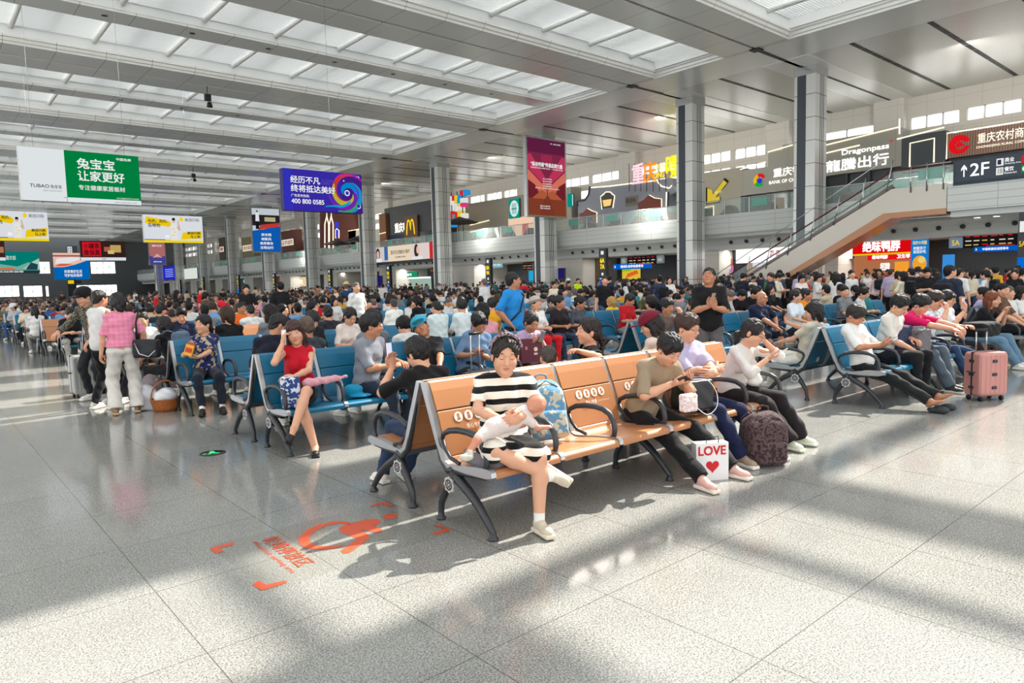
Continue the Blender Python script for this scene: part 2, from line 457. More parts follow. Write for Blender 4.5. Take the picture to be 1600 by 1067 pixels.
# ------------------------------------------------------------------ walls
COLY = [5.1, 22.02, 31.2, 47.1, 63.6, 80.0, 96.4, 112.8, 129.2, 145.6, 162.0, 178.4]
XW = 59.0
b = MB(); wb = MB(); pier = MB(); nwin = 0
panes = []
z0a, z1a, z0b, z1b = 10.85, 11.8, 12.4, 13.35
def wall_bay(ya, yb):
    """a bay of the outer wall between piers, with rows of high windows"""
    global nwin
    n = max(1, int((yb - ya) / 3.55)); w = (yb - ya) / n
    cuts = [(ya + k * w + .22, ya + (k + 1) * w - .22) for k in range(n)]
    for (z0, z1) in ((0, z0a), (z1a, z0b), (z1b, ZC)): b.box(XW, XW + .4, ya, yb, z0, z1, M_STONEP)
    for z0, z1 in ((z0a, z1a), (z0b, z1b)):
        e = ya
        for c in cuts + [(yb, yb)]:
            b.box(XW, XW + .4, e, c[0], z0, z1, M_STONEP); e = c[1]
        for c in cuts:
            if c[1] < 100: panes.append((c[0], c[1], z0, z1))
            else: panes.append((c[0], c[1], z0, z1))
PIERS = [5.0, 22.25, 31.4] + [48.2 + 16.4 * k for k in range(9)]
e = -30.0
for p in PIERS + [206.0]:
    wall_bay(e, p - 1.1 if p < 206 else 206)
    if p < 206: pier.box(58.3, XW + .4, p - 1.1, p + 1.1, 0, ZC, M_STONEP)
    e = p + 1.1
struct('wall_right', b); struct('trim_6', pier)
for i, (y0, y1, z0, z1) in enumerate(panes):
    if y1 < 0: continue
    f = MB(); w = (y1 - y0) / 3
    for k in range(4): f.box(XW + .1, XW + .2, y0 + k * w - .07, y0 + k * w + .07, z0, z1, M_SHEET)
    f.box(XW + .1, XW + .2, y0, y1, z0, z0 + .06, M_SHEET); f.box(XW + .1, XW + .2, y0, y1, z1 - .06, z1, M_SHEET)
    fo = struct('window_%d' % (i + 1), f)
    if y1 < 60:
        g = MB(); g.box(XW + .14, XW + .16, y0, y1, z0, z1, M_PANE); g.build('pane', parent=fo)

# columns
for i, y in enumerate(COLY):
    c = MB(); x0, x1, y0, y1 = 44.4, 45.95, y - .7, y + .7
    c.box(x0, x1, y0, y1, 0, ZC - .55, M_COLP)
    c.box(x0 - .04, x1 + .04, y0 - .04, y1 + .04, ZC - .55, ZC, mat('column_cap', (178, 180, 180), .2, .5))
    c.box(x0 - .012, x0, y0 + .62, y0 + 1.2, 0, ZC - .55, M_SLATE)
    for g in (.62, .84, 1.06): c.box(x0 + g, x0 + g + .06, y0 - .012, y0, 0, ZC - .55, M_SLATE)
    c.build('column', kind='structure')

# second floor: fascia, bulkhead, slab
b = MB()
b.prism([(46.6, 4.8), (46.6, 6.25), (46.75, 6.25), (46.75, 6.0), (59, 6.0), (59, 5.7), (47.4, 5.7), (47.4, 4.8)], 'y', 13.0, 206, M_FASL)
struct('trim_7', b)
b = MB()
b.prism([(46.85, 4.8), (46.85, 4.55), (47.4, 4.35), (47.7, 3.98), (47.7, 3.7), (50.2, 3.7), (50.2, 4.8)], 'y', -30, 206, panel_mat('bulkhead', (196, 200, 198), 2.5, 0, .4, line=(175, 178, 176), w=.02))
struct('trim_8', b)
nz = MB()
for k in range(150):
    y = 10 + k * 1.28
    if any(abs(y - c) < 1 for c in COLY): continue
    nz.lathe([(0, 0), (.1, 0), (.15, .02), (.15, .1), (.0, .1)], (0, 0, 0), M_DARK, 8)
    n = 40
    # nozzles tilt with the bulkhead
    for q in range(n): pass
    for q in range(len(nz.v) - n, len(nz.v)):
        v = nz.v[q]; nz.v[q] = (47.5 - v[2] * .8 - v[0] * .55, y + v[1], 4.22 - v[2] * .55 + v[0] * .8)
struct('trim_9', nz)
b = MB()   # second floor in front of the bridge, lower and nearer
b.box(42.3, 59, -30, 13.1, 4.77, 6.22, M_FASL); b.box(42.55, 59, -30, 13.0, 4.45, 4.77, M_FASC)
for y in (11.4, 12.3, 9.8): b.disc((44.5, y, 4.44), .16, 'z', glow((255, 250, 240), 3), 12)
struct('trim_10', b)
b = MB(); b.box(59, 59.4, -30, 206, 0, .01, M_WALL); b.box(-30, 75, 205, 206, 0, .01, M_DARK)
# far end wall
b = MB(); g = mat('dark_grey_cladding', (86, 90, 94), .5)
def wl(mb, holes, x0, x1, z0, z1, y0, y1, m):
    xs = sorted({x0, x1} | {h[0] for h in holes} | {h[1] for h in holes}); zs = sorted({z0, z1} | {h[2] for h in holes} | {h[3] for h in holes})
    for i in range(len(xs) - 1):
        for j in range(len(zs) - 1):
            cx, cz = (xs[i] + xs[i + 1]) / 2, (zs[j] + zs[j + 1]) / 2
            if not any(h[0] < cx < h[1] and h[2] < cz < h[3] for h in holes):
                mb.box(xs[i], xs[i + 1], y0, y1, zs[j], zs[j + 1], m)
eh = [(-12, -2, .3, 4.2), (0, 9.5, .3, 4.2), (11.5, 17.5, .3, 3.9), (19, 26, .3, 4.2), (31, 50, .3, 4.2), (24, 36, 7.4, 10.6), (37, 44, 7.4, 10.6)]
eh = []
def endr(px0, py0, px1, py1):
    a = onY(px0, py0, 205); c = onY(px1, py1, 205); return (a.x, c.x, max(.2, min(a.z, c.z)), max(a.z, c.z))
eh = [endr(-5, 447, 31, 463), endr(36, 447, 67, 463), endr(71, 447, 77, 463), endr(119, 446, 184, 462), endr(141, 409, 181, 427), endr(60, 409, 79, 427)]
wl(b, eh, -30, 75, 0, 17, 205, 205.6, g)
struct('wall_back', b)
b = MB()
for (x0, x1, z0, z1) in eh:
    nn = max(2, int((x1 - x0) / 1.3))
    for k in range(nn + 1): x = x0 + (x1 - x0) * k / nn; b.box(x - .06, x + .06, 205.1, 205.3, z0, z1, M_FASC)
    b.box(x0, x1, 205.1, 205.3, (z0 + z1) / 2 - .06, (z0 + z1) / 2 + .06, M_FASC)
    b.box(x0, x1, 205.2, 205.22, z0, z1, M_PANE)
struct('window_100', b)
# left wall and wall behind the viewer, unseen, opened up to light the ceiling
b = MB()
ys = list(range(-26, 200, 8))
b.box(-30.4, -30, -30, 206, 0, .3, M_WALL); b.box(-30.4, -30, -30, 206, 14, 17.2, M_WALL)
for y in ys: b.box(-30.4, -30, y - .25, y + .25, .3, 14, M_SHEET)
for z in (3.6, 7, 10.4): b.box(-30.3, -30.1, -30, 206, z, z + .2, M_SHEET)
struct('wall_left', b)
b = MB(); b.box(-30, 75, -30.4, -30, 0, .3, M_CREAM); b.box(-30, 75, -30.4, -30, 14, 17, M_CREAM)
for x in range(-30, 76, 7): b.box(x - .3, x + .3, -30.4, -30, .3, 14, M_SHEET)
for z in (3.6, 7, 10.4): b.box(-30, 75, -30.3, -30.1, z, z + .2, M_SHEET)
struct('wall_front', b)

# ------------------------------------------------------------------ ground floor front behind the aisle (gates and shops)
b = MB(); XG = 50.2
b.box(XG + 2.6, XG + 2.8, -30, 206, 0, 3.7, mat('gate_hall_wall', (70, 74, 80), .5)); struct('wall_gates', b)
b = MB()
for y in COLY:
    w_ = .7 if y < 40 else 2.1; b.box(47.9, XG + 2.6, y - w_, y + w_, 0, 3.7, M_STONEP)
struct('trim_11', b)
b = MB(); b.box(47.7, 59, -30, 206, 3.68, 3.71, M_CREAM); struct('ceiling_gates', b)
# ------------------------------------------------------------------ signs, shop fronts and fittings
EM = .56
class Board:
    """flat sign with its own thickness; u,v run 0..1 from its lower-left corner"""
    def __init__(s, name, o, right, w, h, label, cat='sign', group=None, t=.12, back=(60, 62, 66), face=None, es=EM, frame=None):
        s.o = Vector(o); s.r = Vector(right); s.u = Vector((0, 0, 1)); s.n = s.r.cross(s.u); s.w, s.h = w, h; s.lift = .012; s.es = es
        s.root = None; s.par = None
        if back is not None: b = MB(); s.hexa(b, 0, 1, 0, 1, -t, 0, flat(back)); s.root = b.build(name, label=label, cat=cat, group=group)
        if frame:
            f = MB(); e1, e2 = frame / w, frame / h
            for r in ((-e1, 1 + e1, -e2, 0), (-e1, 1 + e1, 1, 1 + e2), (-e1, 0, 0, 1), (1, 1 + e1, 0, 1)): s.hexa(f, *r, -t, .04, M_STEEL)
            f.build('frame', parent=s.root)
        s.b = MB()
        if face: s.rect(0, 1, 0, 1, face)
    def P(s, u, v, l=0): return s.o + s.r * (u * s.w) + s.u * (v * s.h) + s.n * l
    def hexa(s, b, u0, u1, v0, v1, l0, l1, m):
        vs = [s.P(u, v, l) for l in (l0, l1) for (u, v) in ((u0, v0), (u1, v0), (u1, v1), (u0, v1))]
        b.add(vs, [(3, 2, 1, 0), (4, 5, 6, 7), (0, 1, 5, 4), (1, 2, 6, 5), (2, 3, 7, 6), (3, 0, 4, 7)], m)
    def rect(s, u0, u1, v0, v1, c, es=None): s.poly([(u0, v0), (u1, v0), (u1, v1), (u0, v1)], c, es)
    def poly(s, pts, c, es=None):
        m = c if not isinstance(c, tuple) else glow(c, es or s.es)
        if len(pts) == 4: s.b.poly([s.P(u, v, s.lift) for u, v in pts], m)
        else: stamp(s.b, [s.P(u, v, s.lift) for u, v in pts], m)
        s.lift += .004
    def disc(s, u, v, r, c, n=20, es=None, ry=None): s.poly([(u + r / s.w * math.cos(t), v + (ry or r) / s.h * math.sin(t)) for t in np.linspace(0, 2 * math.pi, n, endpoint=False)], c, es)
    def txt(s, t, u, v, w, h, c, bold=.02, es=None):
        text(s.b, t, s.P(u, v), s.r, s.u, w * s.w, h * s.h, c if not isinstance(c, tuple) else glow(c, es or s.es), bold, s.lift + .004); s.lift += .001
    def done(s, name='sign_face'): s.b.build(name, parent=s.root or s.par); return s.root
RX = (0, -1, 0)
def boardX(name, X, p0, p1, label, **kw):      # p0: upper-left pixel, p1: lower-right pixel, on the plane x = X
    a, c = onX(*p0, X), onX(*p1, X); return Board(name, (X, a.y, c.z), RX, a.y - c.y, a.z - c.z, label, **kw)
def boardY(name, Y, p0, p1, label, **kw):
    a, c = onY(*p0, Y), onY(*p1, Y); return Board(name, (a.x, Y, c.z), (1, 0, 0), c.x - a.x, a.z - c.z, label, **kw)
def hang(B, us=(.2, .8), ztop=None):
    if ztop is None: ztop = 14.86 if any(abs(B.o.y - y) < 2.1 for y in LINES) else 15.8
    b = MB()
    for u in us: p = B.P(u, 1, -.06); b.tube([p, (p.x, p.y, ztop)], .006, M_STEEL, 5)
    b.build('suspension_wires', parent=B.root)
def person_print(B, u, v, s, arm=1):
    """flat printed figure of a person in a white shirt"""
    a = B.w / B.h
    B.poly([(u - .07 * s, v), (u + .07 * s, v), (u + .075 * s, v + .30 * s * a), (u + .03 * s, v + .36 * s * a), (u - .03 * s, v + .36 * s * a), (u - .075 * s, v + .30 * s * a)], (236, 236, 232))
    B.poly([(u + .05 * s, v + .30 * s * a), (u + .10 * s, v + .22 * s * a), (u + .14 * s, v + .22 * s * a), (u + .10 * s, v + .44 * s * a), (u + .08 * s, v + .44 * s * a), (u + .09 * s, v + .30 * s * a)], (222, 178, 150))
    B.disc(u, v + .43 * s * a, .032 * s * B.w, (226, 180, 152), ry=.045 * s * B.w); B.poly([(u - .034 * s, v + .44 * s * a), (u + .034 * s, v + .44 * s * a), (u + .03 * s, v + .49 * s * a), (u, v + .50 * s * a), (u - .03 * s, v + .49 * s * a)], (34, 28, 28))
    for k in range(3): B.rect(u - .05 * s + .03 * s * (k % 2), u + .0 * s + .03 * s * (k % 2), v + (.10 + .07 * k) * s * a, v + (.115 + .07 * k) * s * a, (236, 204, 60))
# hanging light boxes
B = boardY('hanging_sign', 30, (27, 228), (221, 321), 'large green and white hanging sign with white Chinese lettering over the left of the hall', face=(232, 238, 240), group='hanging advertising light boxes', t=.35, back=(200, 204, 206)); B.es = EM
B.rect(.36, 1, .09, 1, (0, 132, 66)); W_ = (246, 248, 248)
B.txt('兔宝宝', .46, .67, .32, .20, W_, .03); B.txt('让家更好', .46, .43, .40, .20, W_, .03); B.txt('专注健康家居板材', .46, .25, .40, .10, W_, .02); B.txt('中国名牌', .80, .88, .13, .055, W_, .03)
B.txt('TUBAO', .07, .25, .15, .065, (50, 54, 56), .02); B.txt('兔宝宝', .23, .25, .09, .065, (50, 54, 56), .02); B.txt('健康式装修新材料', .17, .18, .15, .04, (160, 166, 170), .0); B.txt('www.tubaobao.com', .76, .02, .20, .045, (150, 156, 160), .0); B.txt('新中式健康家居专供绿色板材', .78, .105, .20, .03, W_, 0)
B.poly([(.33, .09), (.36, .09), (.36, .0), (.355, .0), (.355, .08), (.33, .08)], (90, 160, 130)); B.done(); hang(B, (.12, .88))
B = boardY('hanging_sign', 30, (441, 262), (567, 334), 'purple hanging sign with a rainbow swirl and a phone number', face=(58, 44, 168), group='hanging advertising light boxes', t=.35, back=(44, 40, 110))
B.rect(0, .10, 0, 1, (52, 52, 190)); B.rect(.72, 1, 0, 1, (66, 34, 132))
cu, cv, A = .79, .50, B.w / B.h
for k, (c, r0, r1, a0) in enumerate([((160, 40, 190), .27, .10, .6), ((210, 50, 110), .23, .10, 1.2), ((196, 60, 50), .20, .085, 1.9), ((190, 180, 60), .19, .08, 2.6), ((50, 170, 90), .25, .09, 4.2), ((30, 150, 200), .24, .07, 4.9), ((60, 90, 210), .16, .06, 5.6), ((120, 40, 180), .24, .08, 3.3), ((0, 140, 210), .12, .05, 0)]):
    o_, i_ = [], []
    for q in range(15):
        t = q / 14; a = a0 + t * 3.6; r = r1 + (r0 - r1) * (1 - t); wd = .028 * math.sin(math.pi * min(1, t * .9 + .1)) + .002
        o_.append((cu + (r + wd) * math.cos(a), cv + (r + wd) * A * math.sin(a))); i_.append((cu + (r - wd) * math.cos(a), cv + (r - wd) * A * math.sin(a)))
    pts = [(min(.995, max(.5, u)), min(.99, max(.01, v))) for u, v in o_ + i_[::-1]]
    for j in range(14):
        B.b.poly([B.P(*p, B.lift) for p in (pts[j], pts[j + 1], pts[28 - j], pts[29 - j])], glow(c, EM))
    B.lift += .004
for j in range(12):
    t0, t1 = j / 12, (j + 1) / 12; f = lambda t: (.50 + .33 * t, .13 + .02 * math.sin(t * 6) + .16 * t ** 3)
    (u0, v0), (u1, v1) = f(t0), f(t1); w0 = .012 + .03 * t0; B.b.poly([B.P(u0, v0 - w0, B.lift), B.P(u1, v1 - w0, B.lift), B.P(u1, v1 + w0, B.lift), B.P(u0, v0 + w0, B.lift)], glow((20, 160, 214), EM))
B.disc(cu, cv, .14, (232, 236, 255)); B.disc(cu, cv, .09, (60, 60, 180)); B.disc(.94, .17, .10, (236, 240, 255)); B.disc(.935, .18, .085, (66, 40, 150)); B.disc(.75, .80, .04, (200, 190, 240))
B.txt('经历不凡', .08, .66, .36, .17, W_, .03); B.txt('终将抵达美好', .08, .45, .55, .17, W_, .03); B.txt('广告发布热线:', .08, .325, .22, .07, W_, .015); B.txt('400 800 0585', .08, .17, .40, .11, W_, .03); B.txt('无人区玫瑰\n时尚新款', .46, .66, .14, .14, (96, 84, 190), .0); B.txt('广告', .92, .90, .04, .05, W_, 0)
B.done(); hang(B, (.62,))
def yellow_sign(p0, p1, label, Y=52):
    B = boardY('hanging_sign', Y, p0, p1, label, face=(226, 230, 236), group='hanging advertising light boxes', t=.35, back=(200, 204, 206))
    B.rect(0, 1, 0, .09, (250, 222, 10)); B.rect(0, .42, .09, .12, (110, 80, 180))
    B.poly([(.02, .70), (.42, .58), (.46, .70), (.42, .80), (.05, .94)], (244, 206, 20)); B.txt('吃的、用的、', .08, .72, .32, .12, (30, 30, 30), .03); B.txt('忘带的', .07, .56, .20, .13, (30, 30, 30), .04)
    person_print(B, .50, .10, .80); B.poly([(.61, .12), (.97, .18), (.98, .46), (.64, .38)], (244, 206, 20)); B.txt('美团闪购', .72, .32, .23, .10, (30, 30, 30), .04); B.txt('马上到', .77, .18, .17, .11, (30, 30, 30), .04)
    B.poly([(.60, .80), (.66, .80), (.66, .90), (.63, .96), (.60, .90)], (250, 214, 20)); B.txt('美团闪购', .69, .80, .25, .12, (70, 76, 96), .01); B.rect(.34, .41, .10, .28, (250, 250, 250)); B.txt('正品好货', .35, .13, .05, .04, (60, 60, 60), 0)
    B.done(); hang(B)
yellow_sign((223, 335), (318, 380), 'white and yellow hanging sign with a person pointing up, right one of the pair')
yellow_sign((-26, 328), (77, 377), 'white and yellow hanging sign with a person pointing up, cut by the left edge')
B = boardY('hanging_sign', 92, (124, 376), (197, 407), 'dark brown hanging sign with red square lettering and gold boxes', face=(52, 34, 30), group='hanging advertising light boxes', t=.35)
B.rect(0, 1, 0, .16, (226, 230, 236)); B.rect(.05, .45, .22, .94, (216, 24, 40)); B.txt('小罐茶', .08, .60, .34, .28, (30, 16, 16), .03); B.txt('敢保真', .08, .27, .34, .28, (30, 16, 16), .03); B.rect(.66, .90, .42, .80, (196, 168, 96)); B.rect(.52, .66, .46, .70, (176, 96, 80)); B.rect(.60, .74, .34, .52, (222, 196, 130)); B.txt('小罐茶', .44, .05, .12, .06, (60, 60, 60)); B.done(); hang(B)
B = boardY('hanging_sign', 92, (-30, 376), (9, 407), 'dark brown hanging sign at the left edge of the view', face=(60, 40, 32), group='hanging advertising light boxes', t=.35); B.rect(0, 1, 0, .16, (226, 230, 236)); B.rect(.6, .95, .4, .7, (176, 120, 90)); B.done(); hang(B, (.5,))
B = boardY('led_screen', 150, (82, 395), (141, 436), 'blue screen with a pink and orange train picture above white lettering', cat='screen', face=(0, 104, 186), t=.5)
B.poly([(0, .46), (.30, .47), (.60, .56), (1, .74), (1, 1), (0, 1)], (244, 196, 176)); B.poly([(.05, .60), (.40, .60), (.85, .80), (.5, .84), (.1, .78)], (236, 236, 240)); B.poly([(0, .50), (.30, .50), (.55, .58), (.2, .60)], (226, 96, 60)); B.rect(0, 1, .86, .92, (150, 90, 90)); B.txt('共享美好生活', .28, .24, .50, .12, W_, .04); B.txt('守护站车秩序', .28, .09, .50, .12, W_, .04); B.done()
b = MB(); b.box(B.o.x + B.w * .35, B.o.x + B.w * .60, 150.1, 150.5, 0, B.o.z, mat('post_dark', (40, 42, 48), .5)); b.build('stand', parent=B.root)
B = boardY('gate_sign', 150.04, (106, 438), (127, 443), 'small black and yellow gate sign below the train screen', face=(40, 40, 44), t=.2); B.rect(0, .45, 0, 1, (244, 206, 20)); B.done()
B = boardY('led_screen', 204.9, (-30, 393), (63, 426), 'wide teal landscape screen on the far end wall', cat='screen', face=(0, 128, 116), t=.5)
B.poly([(0, 0), (1, 0), (1, .34), (.8, .5), (.6, .3), (.3, .42), (0, .3)], (120, 176, 160)); B.poly([(.7, .2), (1, .2), (1, .7), (.85, .5)], (170, 206, 190)); B.rect(0, 1, 0, .12, (30, 60, 70)); B.txt('巴渝文创', .36, .62, .22, .20, (226, 240, 232), .02); B.poly([(.2, .14), (.6, .14), (.5, .26), (.3, .22)], (220, 110, 70)); B.poly([(.75, .14), (.95, .14), (.97, .4), (.85, .5), (.78, .3)], (30, 70, 80)); B.txt('重庆北站欢迎您', .1, .02, .6, .08, W_, .02); B.done()
B = boardY('gate_sign', 204.9, (104, 384), (121, 396), 'small white gate number sign high on the far end wall', face=(64, 66, 70), t=.3); B.rect(.05, .5, .1, .9, (226, 228, 230)); B.txt('12', .12, .25, .3, .5, (40, 40, 60), .02); B.done()
# tall displays on the pillars
B = Board('pillar_display', (42.2, 46.1, 7.55), (1, 0, 0), 4.7, 6.75, 'tall crimson illuminated display with curved arches high on a pillar', cat='display', face=(128, 40, 72), t=.35, frame=.16)
a = onY(822, 332, 46.1); c = onY(884, 217, 46.1)
B.rect(0, 1, .82, 1, (96, 30, 66)); B.rect(0, 1, .0, .22, (132, 62, 42)); B.rect(0, 1, .22, .42, (196, 104, 84))
for s in (0, 1):
    f = (lambda u: u) if s == 0 else (lambda u: 1 - u)
    B.poly([(f(0), .78), (f(.08), .80), (f(.44), .52), (f(.47), .40), (f(.36), .44), (f(0), .62)][::(1 if s == 0 else -1)], (190, 56, 92)); B.poly([(f(0), .60), (f(.36), .42), (f(.48), .28), (f(.30), .34), (f(0), .46)][::(1 if s == 0 else -1)], (214, 116, 96)); B.poly([(f(0), .46), (f(.18), .40), (f(.34), .24), (f(.20), .22), (f(0), .22)][::(1 if s == 0 else -1)], (112, 34, 44)); B.poly([(f(.10), .22), (f(.36), .34), (f(.47), .30), (f(.47), .22)][::(1 if s == 0 else -1)], (176, 92, 60))
B.poly([(.30, .0), (.70, .0), (.60, .20), (.52, .26), (.50, .40), (.48, .26), (.40, .20)], (126, 58, 40)); B.rect(.35, .65, .70, .80, (156, 44, 80))
B.txt('“纵谷传媒”传递品牌力量', .08, .64, .84, .055, W_, .05); B.txt('聚焦重庆高铁站媒体资源  一站式整合传播', .08, .61, .84, .018, (240, 220, 220), .02)
for k, t in enumerate(['专业品牌策划', '专业媒体投放', '专业创意设计', '专业服务团队']): B.txt(t, .38, .475 - .032 * k, .24, .017, (246, 230, 226), .02)
B.txt('覆盖大客流，打造城市核心商圈户外广告传播平台', .18, .35, .64, .016, (246, 230, 226), .02); B.txt('渝北 023 6788 7000', .30, .115, .26, .020, W_, .03); B.txt('招商 138 8328 6000', .30, .085, .26, .020, W_, .03); B.disc(.62, .955, .06, W_); B.txt('纵谷文化传媒', .67, .945, .2, .018, W_, .02)
B.done()
B = Board('pillar_display', (42.5, 111.7, 7.6), (1, 0, 0), 4.5, 6.9, 'tall blue display with a walking traveller and train picture on a far pillar', cat='display', face=(16, 92, 178), t=.35, frame=.16)
B.poly([(0, .48), (.4, .52), (1, .62), (1, 1), (0, 1)], (196, 206, 212)); B.rect(.0, 1, .60, .85, (40, 36, 40)); B.poly([(.2, .50), (1, .60), (1, .68), (.3, .62)], (196, 60, 50)); B.rect(.45, .85, .70, .80, (190, 176, 130)); B.poly([(.12, .70), (.26, .70), (.25, .90), (.14, .90)], (230, 232, 236)); B.poly([(.12, .52), (.24, .52), (.25, .70), (.12, .70)], (24, 26, 34)); B.disc(.19, .93, .14, (40, 34, 34))
for k, t in enumerate(['讲文明', '树新风', '有序乘车', '文明出行']): B.txt(t, .30 - (.06 if k > 1 else 0), .36 - .10 * k, .36 + (.12 if k > 1 else 0), .065, W_, .04)
B.done()
for nm, p0, p1, cols, lab in (('pillar_display', (232, 379), (259, 413), ((70, 70, 150), (176, 110, 110)), 'tall violet and rose display on a distant pillar'),):
    B = boardY(nm, 176.5, p0, p1, lab, cat='display', face=cols[0], t=.35, frame=.16); B.poly([(0, .4), (.5, .3), (1, .4), (1, 1), (0, 1)], cols[1]); B.poly([(.2, .3), (.5, .5), (.8, .3), (.5, .36)], (226, 170, 160)); B.txt('城市之光', .2, .82, .6, .08, W_, .03); B.txt('重庆北站', .25, .10, .5, .05, W_, .03); B.done()
# ---------------- upper floor: glass rail, frosted squares
XF = 46.66
rail = empty('glass_balustrade', (0, 0, 0), 0, 'glass balustrade with steel handrail along the upper floor edge', 'balustrade')
g = MB(); g.box(XF, XF + .015, 13.2, 205, 6.28, 7.28, M_GLASS); g.build('glass_panels', parent=rail)
g = MB(); g.tube([(XF, 13.2, 7.32), (XF, 205, 7.32)], .035, M_STEEL, 6)
for k in range(96): g.box(XF - .02, XF + .04, 13.2 + 2 * k, 13.24 + 2 * k, 6.25, 7.3, M_STEEL)
g.build('handrail', parent=rail)
for k in range(38):
    y = 16.6 + k * 4.6
    if not any(abs(y - c) < 1.2 for c in COLY): g = MB(); g.box(XF - .03, XF - .01, y, y + 1.25, 6.62, 7.2, M_TEAL); g.build('frosted_square', parent=rail)
# dark red seats and tables of the upper floor
mr = mat('maroon_upholstery', (104, 22, 34), .6)
RS = random.Random(5); nch = -1
for k in range(30):
    y = 14.5 + k * 2.9 + RS.uniform(-.5, .5)
    if any(abs(y - c) < 1.1 for c in COLY): continue
    if y > 80: break
    nch += 1; b = MB(); b.prism([(y + .62 * math.cos(t), 6.05 + max(0, .95 * math.sin(t))) for t in np.linspace(0, math.pi, 12)], 'x', 47.5, 48.1, mr); b.box(47.3, 48.1, y - .6, y + .6, 6.02, 6.45, mr)
    b.build('lounge_chair', label='round-backed dark red chair behind the balcony glass, %s from the escalator end' % ['first', 'second', 'third', 'fourth', 'fifth', 'sixth', 'seventh', 'eighth', 'ninth', 'tenth', 'eleventh', 'twelfth', 'thirteenth', 'fourteenth', 'fifteenth', 'sixteenth', 'seventeenth', 'eighteenth', 'nineteenth', 'twentieth', 'twenty-first', 'twenty-second', 'twenty-third', 'twenty-fourth'][nch], cat='chair', group='dark red chairs on the balcony')
# upper floor shop fronts (set back behind the rail)
XS = 56.5
def sub(B, parent):
    if B.root is None: B.par = parent; return
    B.root.parent = parent
    for k in ('label', 'category', 'group'):
        if k in B.root: del B.root[k]
def shopX(name, y0, y1, z0, z1, col, label, t=1.6, m=None):
    b = MB(); b.box(XS, XS + t, y1, y0, z0, z1, m or flat(col)); return b.build(name, label=label, cat='shop front')
def lightline(parent, pts, col=(255, 236, 190), r=.05, name='light_strip'):
    b = MB(); b.tube(pts, r, glow(col, 1.2), 5); b.build(name, parent=parent)
def yz(px, py, X=XS): p = onX(px, py, X); return p.y, p.z
M_GREYF = panel_mat('grey_facade', (142, 141, 133), 4.2, 0, .5, line=(122, 120, 114), w=.03)
M_GREYB = mat('warm_grey_facade', (120, 120, 114), .5)
# bank with the multicolour ring
s = shopX('gallery_shop', 33.8, 27.4, 8.7, 10.9, None, 'warm grey bank front with a four-colour ring emblem and white lettering', m=M_GREYF)
b = MB(); b.box(XS, XS + 1.6, 27.4, 31.2, 10.9, 12.1, M_GREYF); b.box(XS, XS + 1.6, 27.4, 29.9, 12.1, 12.5, M_GREYF); b.build('upper_panel', parent=s)
b = MB(); b.box(XS + .5, XS + .7, 27.4, 33.8, 6, 8.7, mat('dark_shop_glass', (46, 50, 56), .15)); b.box(XS + .2, XS + .5, 33.5, 33.8, 6, 8.7, M_DARK)
for y in (29.5, 31.2): b.box(XS + .3, XS + .5, y, y + .12, 6, 8.7, M_DARK)
b.box(XS + .45, XS + .5, 30, 31, 6.3, 8.2, flat((126, 92, 60))); b.build('glazing', parent=s)
lightline(s, [(XS - .05, 31.2, 12.1), (XS - .05, 29.0, 12.35)]); lightline(s, [(XS - .05, 33.8, 11.0), (XS - .05, 31.4, 11.3)])
B = Board('bank_sign', (XS - .03, 32.6, 8.9), RX, 6.4, 2.1, '', t=.02, back=None); sub(B, s)
for a0, c in ((0.3, (226, 30, 34)), (2.0, (244, 190, 20)), (3.6, (20, 180, 60))):
    pts = [(.10 + (.075 + .02 * math.sin((t - a0) * 1.4)) * math.cos(t), .45 + .235 * math.sin(t) * 1.15) for t in np.linspace(a0, a0 + 1.75, 10)] + [(.10 + .045 * math.cos(t), .45 + .14 * math.sin(t)) for t in np.linspace(a0 + 1.75, a0, 10)]
    B.poly(pts, c)
B.disc(.10, .42, .22, (40, 60, 220)); B.txt('重庆银行', .30, .48, .52, .34, (250, 246, 232), .03, 1.0); B.txt('BANK OF CHONGQING', .24, .20, .66, .15, (250, 246, 232), .02, 1.0); B.done('lettering')
# lounge with white lettering
y0, z1 = yz(1245, 218); s = shopX('lounge_shop', 27.38, 20.6, 9.45, 11.7, None, 'grey lounge front with white English and Chinese lettering', m=M_GREYF)
b = MB(); b.box(XS, XS + 1.6, 20.6, 27.38, 11.7, 12.25, M_GREYF); b.build('upper_panel', parent=s)
b = MB(); b.box(XS + .5, XS + .7, 20.6, 27.38, 6, 9.45, mat('dark_shop_glass', (46, 50, 56), .15)); [b.box(XS + .2, XS + .5, y, y + .14, 6, 9.45, M_DARK) for y in (21.4, 22.9, 24.6, 26.4)]; b.build('glazing', parent=s)
lightline(s, [(XS - .05, 27.3, 11.8), (XS - .05, 20.7, 12.32)]); lightline(s, [(XS - .05, 26.2, 11.25), (XS - .05, 23.6, 11.45)])
B = Board('lounge_sign', (XS - .03, 26.4, 9.6), RX, 5.6, 1.9, '', t=.02, back=None); sub(B, s)
B.txt('Dragonpass', .26, .62, .62, .26, (250, 250, 246), .03, 1.0); B.txt('龍騰出行', .04, .06, .84, .46, (250, 250, 246), .03, 1.0); B.rect(.89, .93, .92, .97, (226, 40, 50)); B.done('lettering')
# dark portal between the fronts
y_a, z_a = yz(1382, 230); s = shopX('portal', 20.6, 17.7, 9.3, 11.55, None, 'dark square portal outlined by a warm light strip', m=mat('portal_dark', (52, 58, 64), .4))
lightline(s, [(XS - .06, 20.0, 9.3), (XS - .06, 20.0, 11.0), (XS - .06, 18.4, 11.1), (XS - .06, 18.4, 9.4)]); lightline(s, [(XS - .06, 20.9, 11.45), (XS - .06, 17.8, 11.75)]); lightline(s, [(XS - .06, 20.75, 11.8), (XS - .06, 20.75, 12.9)], (240, 240, 240))
